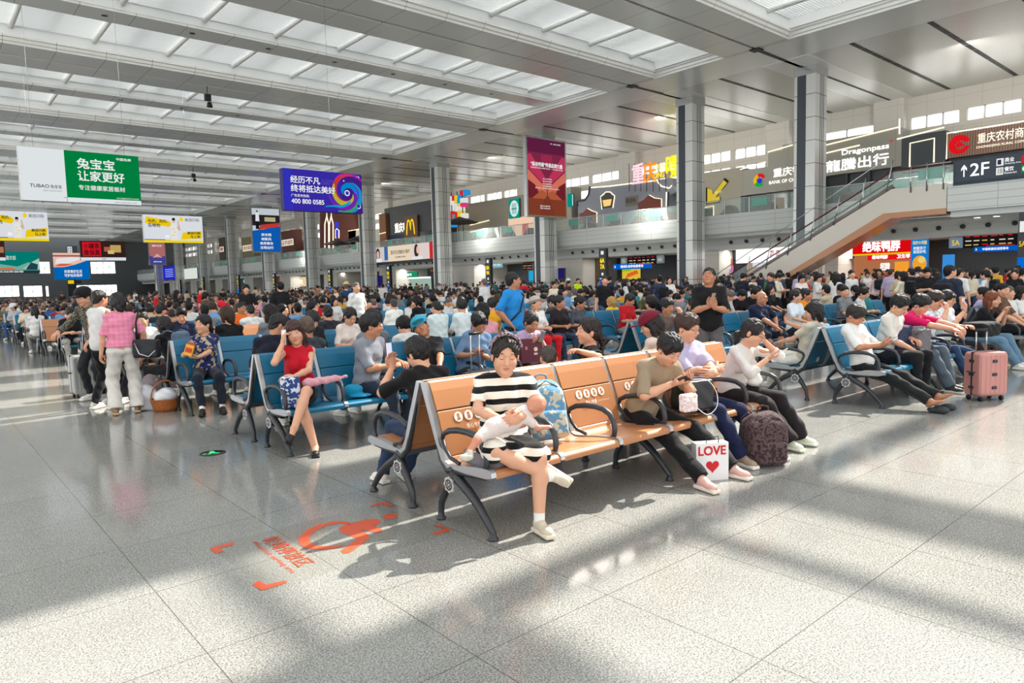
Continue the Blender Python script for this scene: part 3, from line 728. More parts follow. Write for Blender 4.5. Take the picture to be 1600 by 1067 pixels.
# wooden slat bank sign
M_SLAT = panel_mat('wood_slats', (128, 98, 82), .16, 0, .5, line=(84, 62, 52), w=.06)
s = shopX('gallery_shop', 17.6, 6, 9.55, 11.25, None, 'brown slatted bank sign with a red emblem and cream calligraphy', m=M_SLAT)
b = MB(); b.box(XS + .5, XS + .7, 6, 17.6, 6, 9.55, mat('dark_shop_glass', (46, 50, 56), .15)); b.build('glazing', parent=s)
lightline(s, [(XS - .06, 17.6, 9.5), (XS - .06, 17.6, 11.3), (XS - .06, 6, 11.3)], (255, 236, 200), .04)
B = Board('emblem', (XS - .03, 17.5, 9.6), RX, 6.4, 1.6, '', t=.015, back=None); sub(B, s)
RD = (232, 24, 32); B.disc(.105, .50, .66, RD, 32); B.disc(.115, .47, .30, M_SLAT, 24); B.poly([(.15, .40), (.24, .42), (.24, .62), (.16, .56)], M_SLAT); B.poly([(.06, .36), (.10, .66), (.13, .56), (.16, .42)], RD)
B.txt('重庆农村商业银行', .28, .42, .66, .42, (250, 236, 212), .015, 1.0); B.txt('CHONGQING RURAL COMMERCIAL BANK', .27, .20, .66, .11, (250, 236, 212), .015, 1.0); B.done('lettering')
# stone wall with the yellow arrow
s = shopX('stone_facade', 39.6, 33.8, 6, 11.2, None, 'rough grey stone front washed by warm light, with a yellow arrow', m=mat('rough_stone', (150, 146, 134), .9, bump=(3.5, 1.0)))
B = Board('arrow_sign', (XS - .1, 37.4, 8.2), RX, 2.6, 2.3, '', t=.1, back=None); sub(B, s)
ar = [(.04, .02), (.62, .06), (.62, .26), (.42, .26), (.95, .84), (.80, .99), (.30, .40), (.26, .62), (.04, .72)]; B.poly(ar, (44, 40, 30)); B.poly([(.5 + (u - .5) * .86, .5 + (v - .5) * .86 - .01) for u, v in ar], (222, 196, 60)); B.txt('吃货一条街', .40, .42, .3, .10, (250, 240, 180), .02); B.done('arrow')
lightline(s, [(XS - .08, 39.2, 6.6), (XS - .08, 39.2, 9.2), (XS - .08, 39.8, 9.3)]); b = MB(); b.box(XS - .05, XS, 36.6, 37.6, 6, 7.9, M_BLACK); b.build('doorway', parent=s); lightline(s, [(XS - .08, 37.7, 6.2), (XS - .08, 37.7, 8.0), (XS - .08, 36.5, 8.1), (XS - .08, 36.5, 6.2)])
# front in the style of an old gate, grey blue with swept eaves
M_QING = mat('blue_grey_plaster', (132, 136, 150), .6)
def PQ(pts): return [yz(x_, y_) for x_, y_ in pts]
s = MB(); out = [(yz(903, 352)[0], 6.0)] + PQ([(903, 352), (903, 322), (902, 314), (912, 314), (919, 306), (921, 291), (925, 291), (926, 294), (952, 291), (1050, 278), (1052, 286), (1056, 300), (1046, 305), (1044, 312)]) + [(yz(1044, 342)[0], 6.0)]
s.prism(out, 'x', XS, XS + 1.2, M_QING); s = s.build('gatehouse_facade', label='blue-grey shop front shaped like an old gatehouse with swept eaves', cat='shop front')
def edge(parent, pts, col=None, r=.06, X=XS - .05): 
    b = MB(); b.tube([(X, *yz(*p)) for p in pts], r, glow((255, 240, 200), 1.2) if col is None else flat(col), 5); b.build('outline_light' if col is None else 'eave_trim', parent=parent)
edge(s, [(903, 322), (902, 315), (914, 313), (920, 304), (922, 291)], (60, 62, 70), .10); edge(s, [(924, 293), (952, 291), (1000, 285), (1028, 282)]); edge(s, [(1028, 284), (1034, 291), (1046, 294), (1050, 290)]); edge(s, [(1042, 300), (1041, 340)]); edge(s, [(1045, 300), (1043, 340)], (60, 62, 70), .10)
for pts, door in (([(907, 350), (907, 334), (914, 331), (919, 326), (926, 330), (933, 332), (933, 348)], (60, 62, 90)), ([(999, 340), (999, 317), (1008, 312), (1015, 305), (1024, 310), (1034, 311), (1034, 338)], (70, 74, 76))):
    b = MB(); b.prism(PQ(pts), 'x', XS - .2, XS, mat('red_brown_paint', (120, 62, 50), .6)); h_ = b.build('gable_porch', parent=s); edge(s, pts)
    b = MB(); q = PQ([(pts[0][0] + 6, pts[0][1]), (pts[0][0] + 6, pts[0][1] - 12), (pts[-1][0] - 6, pts[-1][1] - 12), (pts[-1][0] - 6, pts[-1][1])]); b.prism(q, 'x', XS - .25, XS - .2, flat(door)); b.build('doorway', parent=s)
b = MB(); b.prism(PQ([(942, 326), (940, 308), (946, 305), (947, 301), (953, 301), (954, 305), (960, 307), (957, 324)]), 'x', XS - .12, XS, flat((70, 66, 58))); b.prism(PQ([(945, 323), (943, 313), (957, 311), (955, 321)]), 'x', XS - .16, XS - .12, glow((240, 200, 120), .7)); b.build('lantern_emblem', parent=s); edge(s, [(941, 327), (939, 307), (947, 300), (954, 300), (961, 306), (958, 325)], None, .05)
b = MB()
for t, p0, w, h, c in (('重', (991, 288), 1.5, 1.9, (244, 190, 200)), ('庆', (1008, 286), 1.6, 2.0, (240, 130, 40)), ('CHONG\nQING', (1024, 281), 1.9, 1.4, (250, 210, 20)), ('嘿', (1044, 279), 1.7, 2.0, (236, 220, 40))):
    y_, z_ = yz(*p0); text(b, t, (XS - .3, y_, z_), RX, (0, 0, 1), w, h, glow(c, .9), .05)
for px in (985, 994, 1003, 1012, 1022, 1032, 1042): y_, z_ = yz(px, 290); b.box(XS - .2, XS - .16, y_ - .03, y_ + .03, z_ - .6, z_ + 2.2, M_DARK)
b.build('coloured_letters', parent=s); b = MB(); y_, z_ = yz(978, 323); b.box(XS - .1, XS, y_ - 1.6, y_, z_, z_ + 1.0, flat((120, 112, 104))); text(b, '重庆好礼', (XS - .12, y_ - .1, z_ + .3), RX, (0, 0, 1), 1.3, .5, flat((60, 50, 50)), .03); b.build('plaque', parent=s)
# grey stone front with the teal roundel
s = shopX('stone_facade', 76.0, 54.6, 6, 12.0, None, 'long grey stone upper-floor front beside a teal round emblem', m=mat('rough_stone', (150, 146, 134), .9, bump=(3.5, 1.0)))
B = boardX('roundel_sign', XS - .3, (795, 312), (812, 340), 'teal square sign with a white round emblem', face=(0, 150, 134)); B.disc(.5, .5, B.w * .42, (226, 246, 242), 24, ry=B.h * .42)
for u in (.3, .42, .54, .66): B.rect(u, u + .05, .22, .78, (0, 150, 134))
B.rect(.25, .75, .46, .52, (0, 150, 134)); B.done()
B = boardX('roundel_sign', XS - .3, (887, 303), (896, 322), 'second teal sign right of the crimson pillar display', face=(0, 150, 134)); B.rect(.82, .95, .05, .9, (226, 246, 242)); B.done()
b = MB(); y_, z_ = yz(796, 343); b.box(XS - .2, XS - .1, y_ - 5.2, y_, z_ - 3, z_ + .1, glow((244, 206, 176), .6)); b.box(XS - .25, XS - .2, y_ - 3.6, y_ - 2.6, z_ - 2, z_ - .8, glow((200, 60, 40), .6)); b.build('lit_shop_window', parent=s)
lightline(s, [(XS - .1, 73, 9.2), (XS - .1, 69, 9.5)]); lightline(s, [(XS - .1, 73, 8.3), (XS - .1, 69.5, 8.5)])
# lattice of coloured cubes
s = empty('cube_lattice', (0, 0, 0), 0, 'lattice sculpture of red, yellow, white and turquoise cubes on the upper floor', 'sculpture')
CC = [(220, 40, 44), (240, 206, 50), (232, 232, 228), (20, 170, 170), (40, 150, 220), (244, 236, 150), (226, 60, 130)]
ys_, cells = [yz(px, 320)[0] for px in (709, 713, 718, 722, 727, 731, 736, 740, 744, 749, 753)], []
pat = ['r.w..rw....', 'ryr...ryb..', 'tt....wtw..', 'ty....wyw..', 'byw.br..y..', 'tyw..r.wy..', '...t...rb..', '....b......']
b = {}
for j, row in enumerate(['.........rb', 'ryr..wryb..', 'twt.ww.ytw.', 'ttw.w..wym.', 'ry..w..ww..', 'bwy.br..y..', 'tyw..rtryw.', '...t.rwyb..', '.....b.....']):
    for i, ch in enumerate(row):
        if ch == '.': continue
        c = {'r': 0, 'y': 1, 'w': 2, 't': 3, 'b': 4, 'm': 6}[ch]
        y_ = ys_[i]; z_ = yz(715, 307 + j * 5.6)[1]
        q = MB(); q.box(XS - 3, XS - 2.2, y_ - .55, y_ + .1, z_ - .55, z_ + .05, glow(CC[c], .55)); q.build('cube', parent=s)
b = MB()
for px in (709, 718, 727, 736, 744): y_ = yz(px, 320)[0]; b.box(XS - 2.7, XS - 2.6, y_ - .62, y_ - .55, 6.1, 13.3, M_BLACK)
b.build('lattice_frame', parent=s)
def parasol(px, py, col, label):
    y_, z_ = yz(px, py, 52); b = MB(); n = 8
    b.lathe([(0, .75), (1.2, .35), (2.3, 0), (2.25, -.1), (0, .1)], (0, 0, 0), flat(col), 8); r = b.build('canopy'); o = empty('parasol', (52, y_, 6.0), 0, label, 'parasol', 'parasols on the upper floor')
    r.parent = o; r.location = (0, 0, z_ - 6.0 - .3); p = MB(); p.tube([(0, 0, 0), (0, 0, z_ - 6)], .04, M_DARK, 6); p.build('pole', parent=o)
parasol(718, 344, (58, 54, 50), 'dark parasol below the coloured cube lattice'); parasol(527, 378, (44, 42, 46), 'dark parasol by the brick church-like front'); parasol(560, 373, (60, 56, 54), 'dark parasol right of the brick front')
# dark fast food front
s = shopX('restaurant', 94.5, 77.6, 6, 13.4, None, 'charcoal restaurant front with a yellow arched M sign', m=mat('charcoal_front', (58, 62, 66), .5))
b = MB(); b.box(XS - .15, XS, 77.6, 94.5, 6, 9.2, mat('dark_shop_glass', (46, 50, 56), .15)); y_, z_ = yz(636, 371); b.box(XS - .4, XS - .2, y_ - 3.4, y_, z_ - .3, z_ + 3, flat((110, 80, 56)))
M_ = [(0, 0), (.10, 0), (.16, .55), (.24, .86), (.32, .90), (.40, .80), (.47, .30), (.53, .30), (.60, .80), (.68, .90), (.76, .86), (.84, .55), (.90, 0), (1, 0), (.95, .55), (.84, .93), (.70, 1.02), (.58, .94), (.5, .72), (.42, .94), (.30, 1.02), (.16, .93), (.05, .55)]
stamp(b, [(XS - .42, y_ - .5 - 2.3 * u, z_ + .3 + 2.2 * v) for u, v in M_], glow((250, 196, 10), .9)); y_, z_ = yz(619, 364); text(b, '重庆味', (XS - .2, y_, z_), RX, (0, 0, 1), 3.4, 1.4, glow((250, 246, 230), 1.0), .05); b.build('lettering', parent=s)
b = MB(); y_, z_ = yz(597, 350); b.box(XS - .5, XS + 1, y_ - 1.9, y_, 6, 12.6, flat((130, 84, 44))); s2 = b.build('copper_panel', parent=s); lightline(s, [(XS - .55, y_, 9.6), (XS - .55, y_ - 1.9, 9.7)])
# brick church-like front
b = MB(); b.prism(PQ([(500, 388), (500, 332), (512, 318), (534, 315), (536, 326), (552, 330), (556, 350), (556, 388)]), 'x', XS, XS + 1.4, mat('brick_red_front', (112, 66, 56), .8, var=(6, .2))); s = b.build('brick_facade', label='brick red upper-floor front with pale twin arch outlines', cat='shop front')
for cx_ in (511, 518): edge(s, [(cx_ - 3, 388), (cx_ - 3, 350), (cx_, 338), (cx_, 326), (cx_, 338), (cx_ + 3, 350), (cx_ + 3, 388)], None, .09)
edge(s, [(525, 372), (525, 360), (527, 357), (530, 360), (530, 372)], None, .09); b = MB(); y_, z_ = yz(525, 371); b.box(XS - .1, XS, y_ - 1.2, y_, z_, z_ + 2.6, glow((60, 60, 190), .7)); b.build('blue_window', parent=s)
b = MB(); b.box(XS, XS + 1.2, *sorted((yz(545, 370)[0], yz(562, 370)[0])), 6, yz(555, 358)[1], M_CREAM); b.build('cream_bay', parent=s); lightline(s, [(XS - .1, *yz(545, 361)), (XS - .1, *yz(562, 358))])
# shops farther along
for (p0, p1, c, t_, lab) in (((377, 372), (397, 396), (150, 140, 110), '奥特莱斯', 'pale upper-floor shop with arches far down the gallery'), ((437, 362), (461, 389), (116, 70, 58), '品字胡同', 'brown upper-floor shop with a lit white name board'), ((341, 372), (352, 400), (90, 84, 70), '茶', 'narrow dark upper-floor shop in the distance')):
    y0_, z1_ = yz(*p0); y1_, z0_ = yz(*p1); s = shopX('gallery_shop', y0_, y1_, 6, z1_, c, lab); B = boardX('name_board', XS - .2, (p0[0] + 2, (p0[1] + p1[1]) / 2), (p1[0] - 2, (p0[1] + p1[1]) / 2 + 7), ''); sub(B, s); B.rect(0, 1, 0, 1, (240, 232, 214)); B.txt(t_, .08, .15, .84, .7, (150, 80, 50), .03); B.done('lettering')
# ---------------- long screen and panels on the fascia
B = boardX('led_banner', 46.45, (579, 392), (679, 408), 'long pale screen with portraits on the balcony fascia', cat='screen', face=(240, 222, 196), t=.15); a_ = B.o
B.h = 1.9; B.o = Vector((46.45, B.o.y, 4.62)); B.b = MB(); B.lift = .012; B.rect(0, 1, 0, 1, (240, 222, 196)); B.rect(0, .30, 0, 1, (214, 206, 206)); B.disc(.13, .55, .5, (60, 44, 44), ry=.75); B.disc(.13, .5, .32, (232, 190, 166), ry=.5); B.rect(.07, .19, 0, .25, (240, 240, 240)); B.rect(.24, .30, .1, 1, (60, 110, 170)); B.rect(.0, .04, .3, 1, (90, 130, 150))
B.txt('重庆农文旅融合大集市', .35, .45, .30, .26, (80, 60, 50), .02); B.txt('四季好物', .42, .2, .16, .10, (120, 100, 90)); B.rect(.68, .93, 0, 1, (232, 214, 210)); B.disc(.75, .55, .5, (70, 44, 52), ry=.8); B.disc(.77, .6, .3, (236, 196, 174), ry=.45); B.rect(.68, .84, 0, .2, (236, 236, 240)); B.rect(.94, 1, 0, 1, (206, 44, 48)); B.done()
for p0, p1, c, lab in (((249, 418), (274, 436), (30, 40, 200), 'blue timetable screen on the distant fascia'), ((281, 421), (309, 435), (226, 232, 226), 'white and green screen on the distant fascia')):
    B = boardX('led_screen', 46.4, p0, p1, lab, cat='screen', face=c, t=.2)
    if c[2] == 200:
        for k in range(5): B.rect(.38, .9, .2 + .14 * k, .24 + .14 * k, (200, 210, 255))
    else: B.rect(0, .2, 0, 1, (150, 200, 60))
    B.done()
# ---------------- "2F" sign over the lower balcony
B = boardX('direction_sign', 42.25, (1490, 252), (1640, 274), 'dark slate direction sign with a white arrow and 2F', face=mat('sign_slate', (44, 58, 72), .4), t=.2, back=(44, 58, 72)); B.o = Vector((42.25, 12.75, 6.24)); B.w, B.h = 5.2, 1.08; B.b = MB(); B.lift = .012; B.hexa(B.b, 0, 1, 0, 1, -.1, .01, mat('sign_slate', (44, 58, 72), .4))
B.poly([(.075, .22), (.085, .22), (.085, .62), (.105, .50), (.105, .62), (.08, .80), (.055, .62), (.055, .50), (.075, .62)], (250, 250, 250), 1.0); B.txt('2F', .135, .22, .16, .58, (250, 250, 250), .01, 1.0)
B.rect(.355, .415, .54, .88, (244, 244, 244)); B.rect(.365, .395, .60, .82, (44, 58, 72)); B.txt('商业', .425, .68, .075, .20, W_, .01, .9); B.txt('Shopping Area', .425, .56, .13, .09, W_, 0, .8); B.rect(.355, .415, .12, .46, (244, 244, 244)); B.txt('餐饮', .425, .26, .075, .20, W_, .01, .9); B.txt('Restaurant', .425, .14, .10, .09, W_, 0, .8)
for u in (.372, .388, .40): B.rect(u, u + .005, .18, .42, (44, 58, 72))
B.rect(.56, .72, .54, .90, (206, 44, 54)); B.txt('永远红', .58, .6, .12, .22, W_, .02); B.rect(.56, .72, .10, .46, (24, 150, 70)); B.disc(.59, .28, .12, W_); B.txt('老乡鸡', .62, .18, .09, .2, W_, .02); B.done()
# ---------------- ground floor fronts under the balcony
XG2 = 49.6
B = boardX('shop_sign', XG2, (1333, 374), (1423, 396), 'bright red shop sign with bold white characters', face=(226, 10, 18), t=.3, group='lit shop signs below the balcony'); B.rect(0, 1, 0, .10, (250, 200, 20)); B.txt('绝味鸭脖', .18, .20, .64, .62, W_, .06, 1.0); B.done()
y0_, y1_ = B.o.y, B.o.y - B.w
b = MB(); b.box(XG2 + .3, XG2 + .4, y1_, y0_, 0, 2.9, glow((190, 120, 80), .5)); b.box(XG2 + .2, XG2 + .3, y1_, y0_ - .9, 2.45, 2.85, glow((220, 20, 26), .66)); b.box(XG2 + .1, XG2 + .3, y1_ + .2, y1_ + 1.0, .9, 2.3, glow((230, 150, 50), .7)); b.box(XG2 - .6, XG2, y1_, y0_ - 1.2, 0, 1.0, flat((200, 60, 40)))
text(b, '绝味鸭脖', (XG2 + .18, y0_ - 1.2, 2.52), RX, (0, 0, 1), 1.0, .26, glow(W_, .9), .06); text(b, '卫生零', (XG2 + .18, y1_ + .9, 2.52), RX, (0, 0, 1), .8, .26, glow(W_, .9), .06); text(b, '招牌', (XG2 + .28, y0_ - 1.7, 1.75), RX, (0, 0, 1), .6, .5, glow(W_, .9), .06)
b.build('duck_shop_counter', label='warm lit food counter under the bright red sign', cat='shop')
B = boardX('poster', XG2 - .1, (1424, 370), (1450, 432), 'tall blue poster with a golden roast drumstick shape', cat='poster', face=(20, 130, 210), t=.15); B.disc(.5, .33, .42, (246, 170, 50), ry=.5); B.disc(.62, .42, .22, (250, 210, 120)); B.txt('现炸大鸡腿', .1, .80, .8, .09, (250, 230, 120), .04); B.txt('鲜嫩多汁\n就是好吃', .14, .58, .72, .17, W_, .04); B.done()
B = boardX('shop_sign', XG2, (1150, 384), (1332, 404), 'long glowing white shop sign with two small red squares', face=(250, 250, 250), t=.3, es=1.0, group='lit shop signs below the balcony')
for u in (.32, .375): B.rect(u, u + .035, .32, .62, (170, 50, 56))
B.txt('名创', .322, .38, .03, .18, W_, .03); B.txt('优品', .378, .38, .03, .18, W_, .03); B.done()
b = MB(); y0_, y1_ = B.o.y, B.o.y - B.w; b.box(XG2 + .8, XG2 + .9, y1_, y0_, 0, 3, glow((196, 150, 110), .45))
RS = random.Random(3)
for k in range(34):
    y_ = RS.uniform(y1_ + .2, y0_ - .2); z_ = RS.choice([.6, 1.1, 1.6, 2.1]); b.box(XG2 + .5, XG2 + .78, y_ - .18, y_ + .18, z_, z_ + RS.uniform(.2, .4), glow(RS.choice([(220, 110, 60), (230, 210, 180), (190, 60, 60), (240, 180, 90), (200, 190, 220)]), .55))
b.box(XG2 + .4, XG2 + .78, y0_ - 4.2, y0_ - 1.2, 2.3, 2.6, glow((220, 220, 240), .7)); b.build('gift_shop_interior', label='lit shop interior with shelves of small goods behind the escalator', cat='shop')
B = boardX('menu_screen', XG2, (1110, 406), (1145, 428), 'blue, orange and pink menu screen of a restaurant under the balcony', cat='screen', face=(50, 50, 170), t=.2); B.disc(.12, .8, .5, (60, 160, 200)); B.rect(.82, 1, .5, 1, (236, 120, 50)); B.disc(.75, .35, .6, (226, 110, 160)); B.disc(.55, .2, .3, (236, 130, 60)); B.txt('超值套餐', .26, .66, .44, .2, W_, .04); B.rect(.62, .95, .0, .3, (70, 140, 220)); B.done()
b = MB(); y_, z_ = yz(1125, 432, XG2); b.box(XG2 + .3, XG2 + .4, y_ - 1.4, y_ + 1.4, 1.0, z_ + .2, glow((250, 196, 40), .8)); b.box(XG2 + .2, XG2 + .3, y_ - 2.2, y_ + 2.6, 0, 3.66, M_DARK); b.build('restaurant_counter', label='dark restaurant bay with a yellow lit counter', cat='shop')
for p0, p1, t_, lab in (((1102, 397), (1124, 404), '男卫生间', 'small pale green washroom sign near the tall pillar'), ((685, 410), (708, 416), '母婴室', 'pale green service sign between far pillars'), ((760, 408), (786, 418), '饮水处', 'pale blue water point sign between far pillars')):
    B = boardX('service_sign', XG2 - .2, p0, p1, lab, face=(110, 176, 190), t=.1); B.txt(t_, .1, .25, .8, .5, W_, .03); B.done()
def gate_board(p0, p1, gate, lab, gp0=None):
    B = boardX('departure_board', XG2 - .3, p0, p1, lab, cat='departure board', face=(26, 22, 24), t=.3, group='departure boards over the gates')
    r = random.Random(gate)
    for j in range(3):
        for i in range(6):
            u = .06 + .155 * i; v = .78 - .30 * j; c = [(206, 30, 40), (226, 220, 210), (206, 190, 90)][(j + (i == 2)) % 3 if j else 0]; B.rect(u, u + r.uniform(.06, .12), v, v + .08, c)
    B.rect(.45, .95, .08, .13, (210, 30, 40)); B.done()
def gate_no(p0, p1, t, lab):
    B = boardX('gate_number', XG2 - .35, p0, p1, lab, cat='gate sign', face=(112, 130, 152), t=.15, group='gate numbers over the boarding gates'); B.txt(t, .22, .25, .56, .5, (236, 206, 70), .03); B.done()
gate_board((1504, 367), (1590, 384), '5', 'red and white departure board beside the 5A gate number'); gate_no((1483, 372), (1504, 387), '5A', 'grey 5A gate number at the right')
gate_board((981, 401), (1026, 413), '6', 'red departure board between the 7A and 6A gate numbers'); gate_no((970, 403), (979, 413), '7A', 'grey 7A gate number'); gate_no((1026, 399), (1037, 411), '6A', 'grey 6A gate number')
gate_board((817, 410), (832, 421), '8', 'red departure board behind the pillar of the crimson display'); gate_board((596, 424), (606, 433), '9', 'small red departure board far along the gates'); gate_board((672, 419), (680, 425), '10', 'tiny red departure board left of a far pillar')
for p0, p1, t_, lab in (((1522, 386), (1590, 391), '中国铁路欢迎您乘车', 'long blue sign under the 5A departure board'), ((958, 413), (1018, 419), '请排队有序检票乘车', 'long blue sign under the 7A departure board'), ((598, 433), (612, 438), '检票口', 'small blue sign far along the gates')):
    B = boardX('gate_banner', XG2 - .35, p0, p1, lab, cat='sign', face=(0, 96, 200), t=.1, group='blue banners over the gates'); B.txt(t_, .2, .25, .6, .5, W_, .02, .9); B.rect(.04, .07, .3, .7, W_); B.done()
for p0, p1, c, lab in (((1473, 398), (1491, 440), (60, 150, 226), 'sky blue standing screen beside the 5A gate'), ((972, 419), (1001, 436), (226, 196, 60), 'yellow and orange advertising screen below gate 7A'), ((826, 423), (834, 446), (40, 170, 220), 'cyan screen beside the pillar of the crimson display'), ((743, 398), (751, 428), (70, 130, 200), 'blue hanging panel between far pillars')):
    B = boardX('led_screen', XG2 - .1, p0, p1, lab, cat='screen', face=c, t=.15)
    if c[0] == 226: B.poly([(.2, .1), (.9, .5), (.8, .8), (.3, .5)], (230, 100, 40)); B.rect(.0, .5, .7, 1, (150, 190, 60))
    else: B.rect(0, 1, 0, .35, tuple(int(v * .8) for v in c))
    B.done()
for (p0, p1, c, t_, lab) in (((619, 426), (652, 433), (30, 150, 110), '特产超市', 'green and white supermarket sign far along the gates'), ((436, 434), (453, 440), (220, 24, 40), '土特产', 'small red shop sign in the distance'), ((380, 437), (400, 441), (80, 190, 200), '服务台', 'pale turquoise sign in the distance'), ((457, 434), (479, 447), (240, 214, 160), '小吃', 'warm lit food stall in the distance'), ((520, 430), (532, 440), (190, 226, 236), '售票', 'pale blue lit sign in the distance')):
    B = boardX('shop_sign', XG2, p0, p1, lab, face=c, t=.2, group='lit shop signs below the balcony'); B.txt(t_, .25, .25, .5, .5, W_, .03, .9); B.done()
b = MB(); y_, z_ = yz(636, 440, XG2); b.box(XG2 + .3, XG2 + .4, y_ - 5, y_ + 5, 0, 2.6, glow((170, 196, 180), .5)); b.box(XG2 + .1, XG2 + .3, y_ - 5, y_ + 5, 2.4, 2.6, glow((240, 250, 250), 1)); b.build('supermarket_bay', label='pale lit supermarket bay far along the gates', cat='shop')
b = MB(); b.box(XG2, XG2 + .2, *sorted((yz(878, 420, XG2)[0], yz(950, 410, XG2)[0])), 0, 3.6, mat('bronze_bay', (84, 66, 50), .5)); b.build('bronze_bay', label='brown panelled bay right of the crimson display pillar', cat='shop')
# posts with gate numbers standing along the pillars
def totem(px, pyt, pyb, a, b_, lab, X=43.0, w=.75):
    y_ = onX(px, pyt, X).y; zt = onX(px, pyt, X).z
    B = Board('gate_post', (X, y_ + w / 2, 0), RX, w, zt, lab, cat='sign post', t=.3, back=(40, 44, 50), face=mat('post_face', (46, 50, 56), .4), group='gate sign posts along the pillars')
    B.rect(.3, .7, .88, .95, W_); B.txt(a, .2, .72, .6, .09, (240, 206, 30), .05, .9); B.txt(b_, .2, .60, .6, .09, (240, 206, 30), .05, .9); B.disc(.5, .50, .12, W_); B.rect(.0, 1, .02, .38, (10, 110, 220)); B.rect(.08, .92, .40, .42, (200, 220, 240)); B.done()
for px, pt, a, b_, lab in ((941, 388, '6A', '7A', 'dark gate post reading 6A 7A'), (762, 403, '8A', '9A', 'dark gate post reading 8A 9A'), (606, 414, '10A', '11A', 'dark gate post reading 10A 11A'), (514, 420, '12A', '13A', 'dark gate post reading 12A 13A'), (427, 427, '14A', '15A', 'dark gate post reading 14A 15A'), (371, 430, '16A', '17A', 'dark gate post reading 16A 17A'), (316, 433, '18A', '19A', 'far dark gate post reading 18A 19A'), (280, 437, '20A', '21A', 'far dark gate post reading 20A 21A')):
    totem(px, pt, 440, a, b_, lab)
B = boardX('gate_post', 40.5, (1592, 340), (1608, 440), 'dark gate post with white lettering cut by the right edge', cat='sign post', face=mat('post_face', (46, 50, 56), .4), t=.3, group='gate sign posts along the pillars'); B.o.z = 0; B.h = 4.3; B.b = MB(); B.rect(0, 1, 0, 1, mat('post_face', (46, 50, 56), .4)); B.rect(0, 1, .18, .50, (10, 110, 220)); B.txt('5A', .1, .62, .5, .06, (240, 206, 30), .04); B.rect(.1, .5, .78, .9, W_); B.done()
for px, py in ((877, 425), (701, 432), (592, 437)):
    B = boardX('poster_stand', 46.2, (px - 5, py - 6), (px + 5, py + 12), 'dark blue standing poster with white swirl lettering beside the pillar %s' % ({877: 'of the crimson display', 701: 'left of the service signs', 592: 'by the long fascia screen'}[px]), cat='poster', face=(34, 30, 96), t=.2, group='blue standing posters'); B.o.z = .0; B.txt('重庆', .3, .70, .4, .10, W_, .02); B.txt('Cq', .25, .3, .5, .2, W_, .04); B.rect(.6, 1, .0, .2, (200, 40, 70)); B.done()
# ---------------- escalator
es = empty('escalator', (0, 0, 0), 0, 'escalator with steel side panels and glass rail rising to the upper floor', 'escalator')
X0, X1 = 42.3, 44.1; yb, yt, zt_ = 27.0, 15.9, 6.25; sl = zt_ / (yb - yt)
def ez(y): return max(0, min(zt_, (yb - y) * sl))
M_CHR = mat('brushed_steel_cladding', (168, 164, 156), .32, metal=.75, bump=(1.1, .3))
b = MB(); b.prism([(yb + 1.2, 0), (yb + 1.2, .3), (yb, .3), (yt, zt_ + .02), (13.13, zt_ + .02), (13.13, zt_ - 1.3), (yt + .4, zt_ - 1.3), (yb - 1.9, 0)], 'x', X0, X0 + .04, M_CHR); b.prism([(yb + 1.2, 0), (yb + 1.2, .3), (yb, .3), (yt, zt_ + .02), (13.13, zt_ + .02), (13.13, zt_ - 1.3), (yt + .4, zt_ - 1.3), (yb - 1.9, 0)], 'x', X1, X1 + .04, M_CHR); b.build('side_cladding', parent=es)
b = MB(); b.prism([(13.13, zt_ - 1.3), (yt + .4, zt_ - 1.3), (yb - 1.9, 0), (yb - 2.4, 0), (yt, zt_ - 1.6), (13.13, zt_ - 1.6)], 'x', X0, X1, mat('escalator_underside', (150, 110, 84), .25, metal=.5)); b.build('underside', parent=es)
b = MB()
for k, (u, wd, c) in enumerate(((.30, .55, (232, 120, 50)), (.62, .35, (240, 170, 40)), (.45, .18, (220, 90, 50)), (.78, .14, (244, 190, 60)), (.92, .2, (200, 110, 60)))):
    ya, yc = yt + 2.2, yt + 6.2 + k * .5; f = lambda y, o: (X0 + .1 + (X1 - X0 - .2) * max(0, min(1, u * (y - yt) / 5 + o)), y, (zt_ - 1.3) - (y - yt - .4) * sl * .925 - .34)
    b.poly([f(ya, 0), f(ya, wd * .4), f(yc, wd * .1), f(yc, 0)], mat('flame_%d' % k, c, .3))
b.build('flame_graphics', parent=es)
b = MB(); n = 34
for k in range(n):
    y = yb - (yb - yt) * k / n; z = zt_ * k / n; b.box(X0 + .35, X1 - .3, y - .33, y, z, z + .19, M_DARK)
b.build('steps', parent=es)
b = MB()
for X in (X0 + .12, X1 - .1):
    b.add([(X, yb + 1, .3), (X, yb, .35), (X, yt, zt_ + .1), (X, 12.9, zt_ + .1), (X, 12.9, zt_ + 1.0), (X, yt, zt_ + 1.0), (X, yb, 1.25), (X, yb + 1, 1.2)], [tuple(range(8))], M_GLASS)
b.build('glass_balustrade', parent=es)
b = MB()
for X in (X0 + .12, X1 - .1): b.tube([(X, yb + 1.2, .8), (X, yb + 1, 1.22), (X, yb, 1.28), (X, yt, zt_ + 1.03), (X, 12.9, zt_ + 1.03)], .045, mat('maroon_handrail', (92, 20, 28), .5), 8)
b.tube([(X0 + .3, yb, .45), (X0 + .3, yt, zt_ + .2)], .14, mat('maroon_skirt', (96, 30, 34), .5), 6); b.build('handrail', parent=es)
b = MB(); b.tube([(X0 - .05, yb + .4, 1.6), (X0 - .05, yt + .3, zt_ + 1.75)], .025, M_STEEL, 6)
for k in range(8): y = yb - .6 - (yb - yt) * k / 7.6; b.tube([(X0 - .05, y, ez(y) + .05), (X0 - .05, y - .35, ez(y) + 1.75)], .035, M_STEEL, 6)
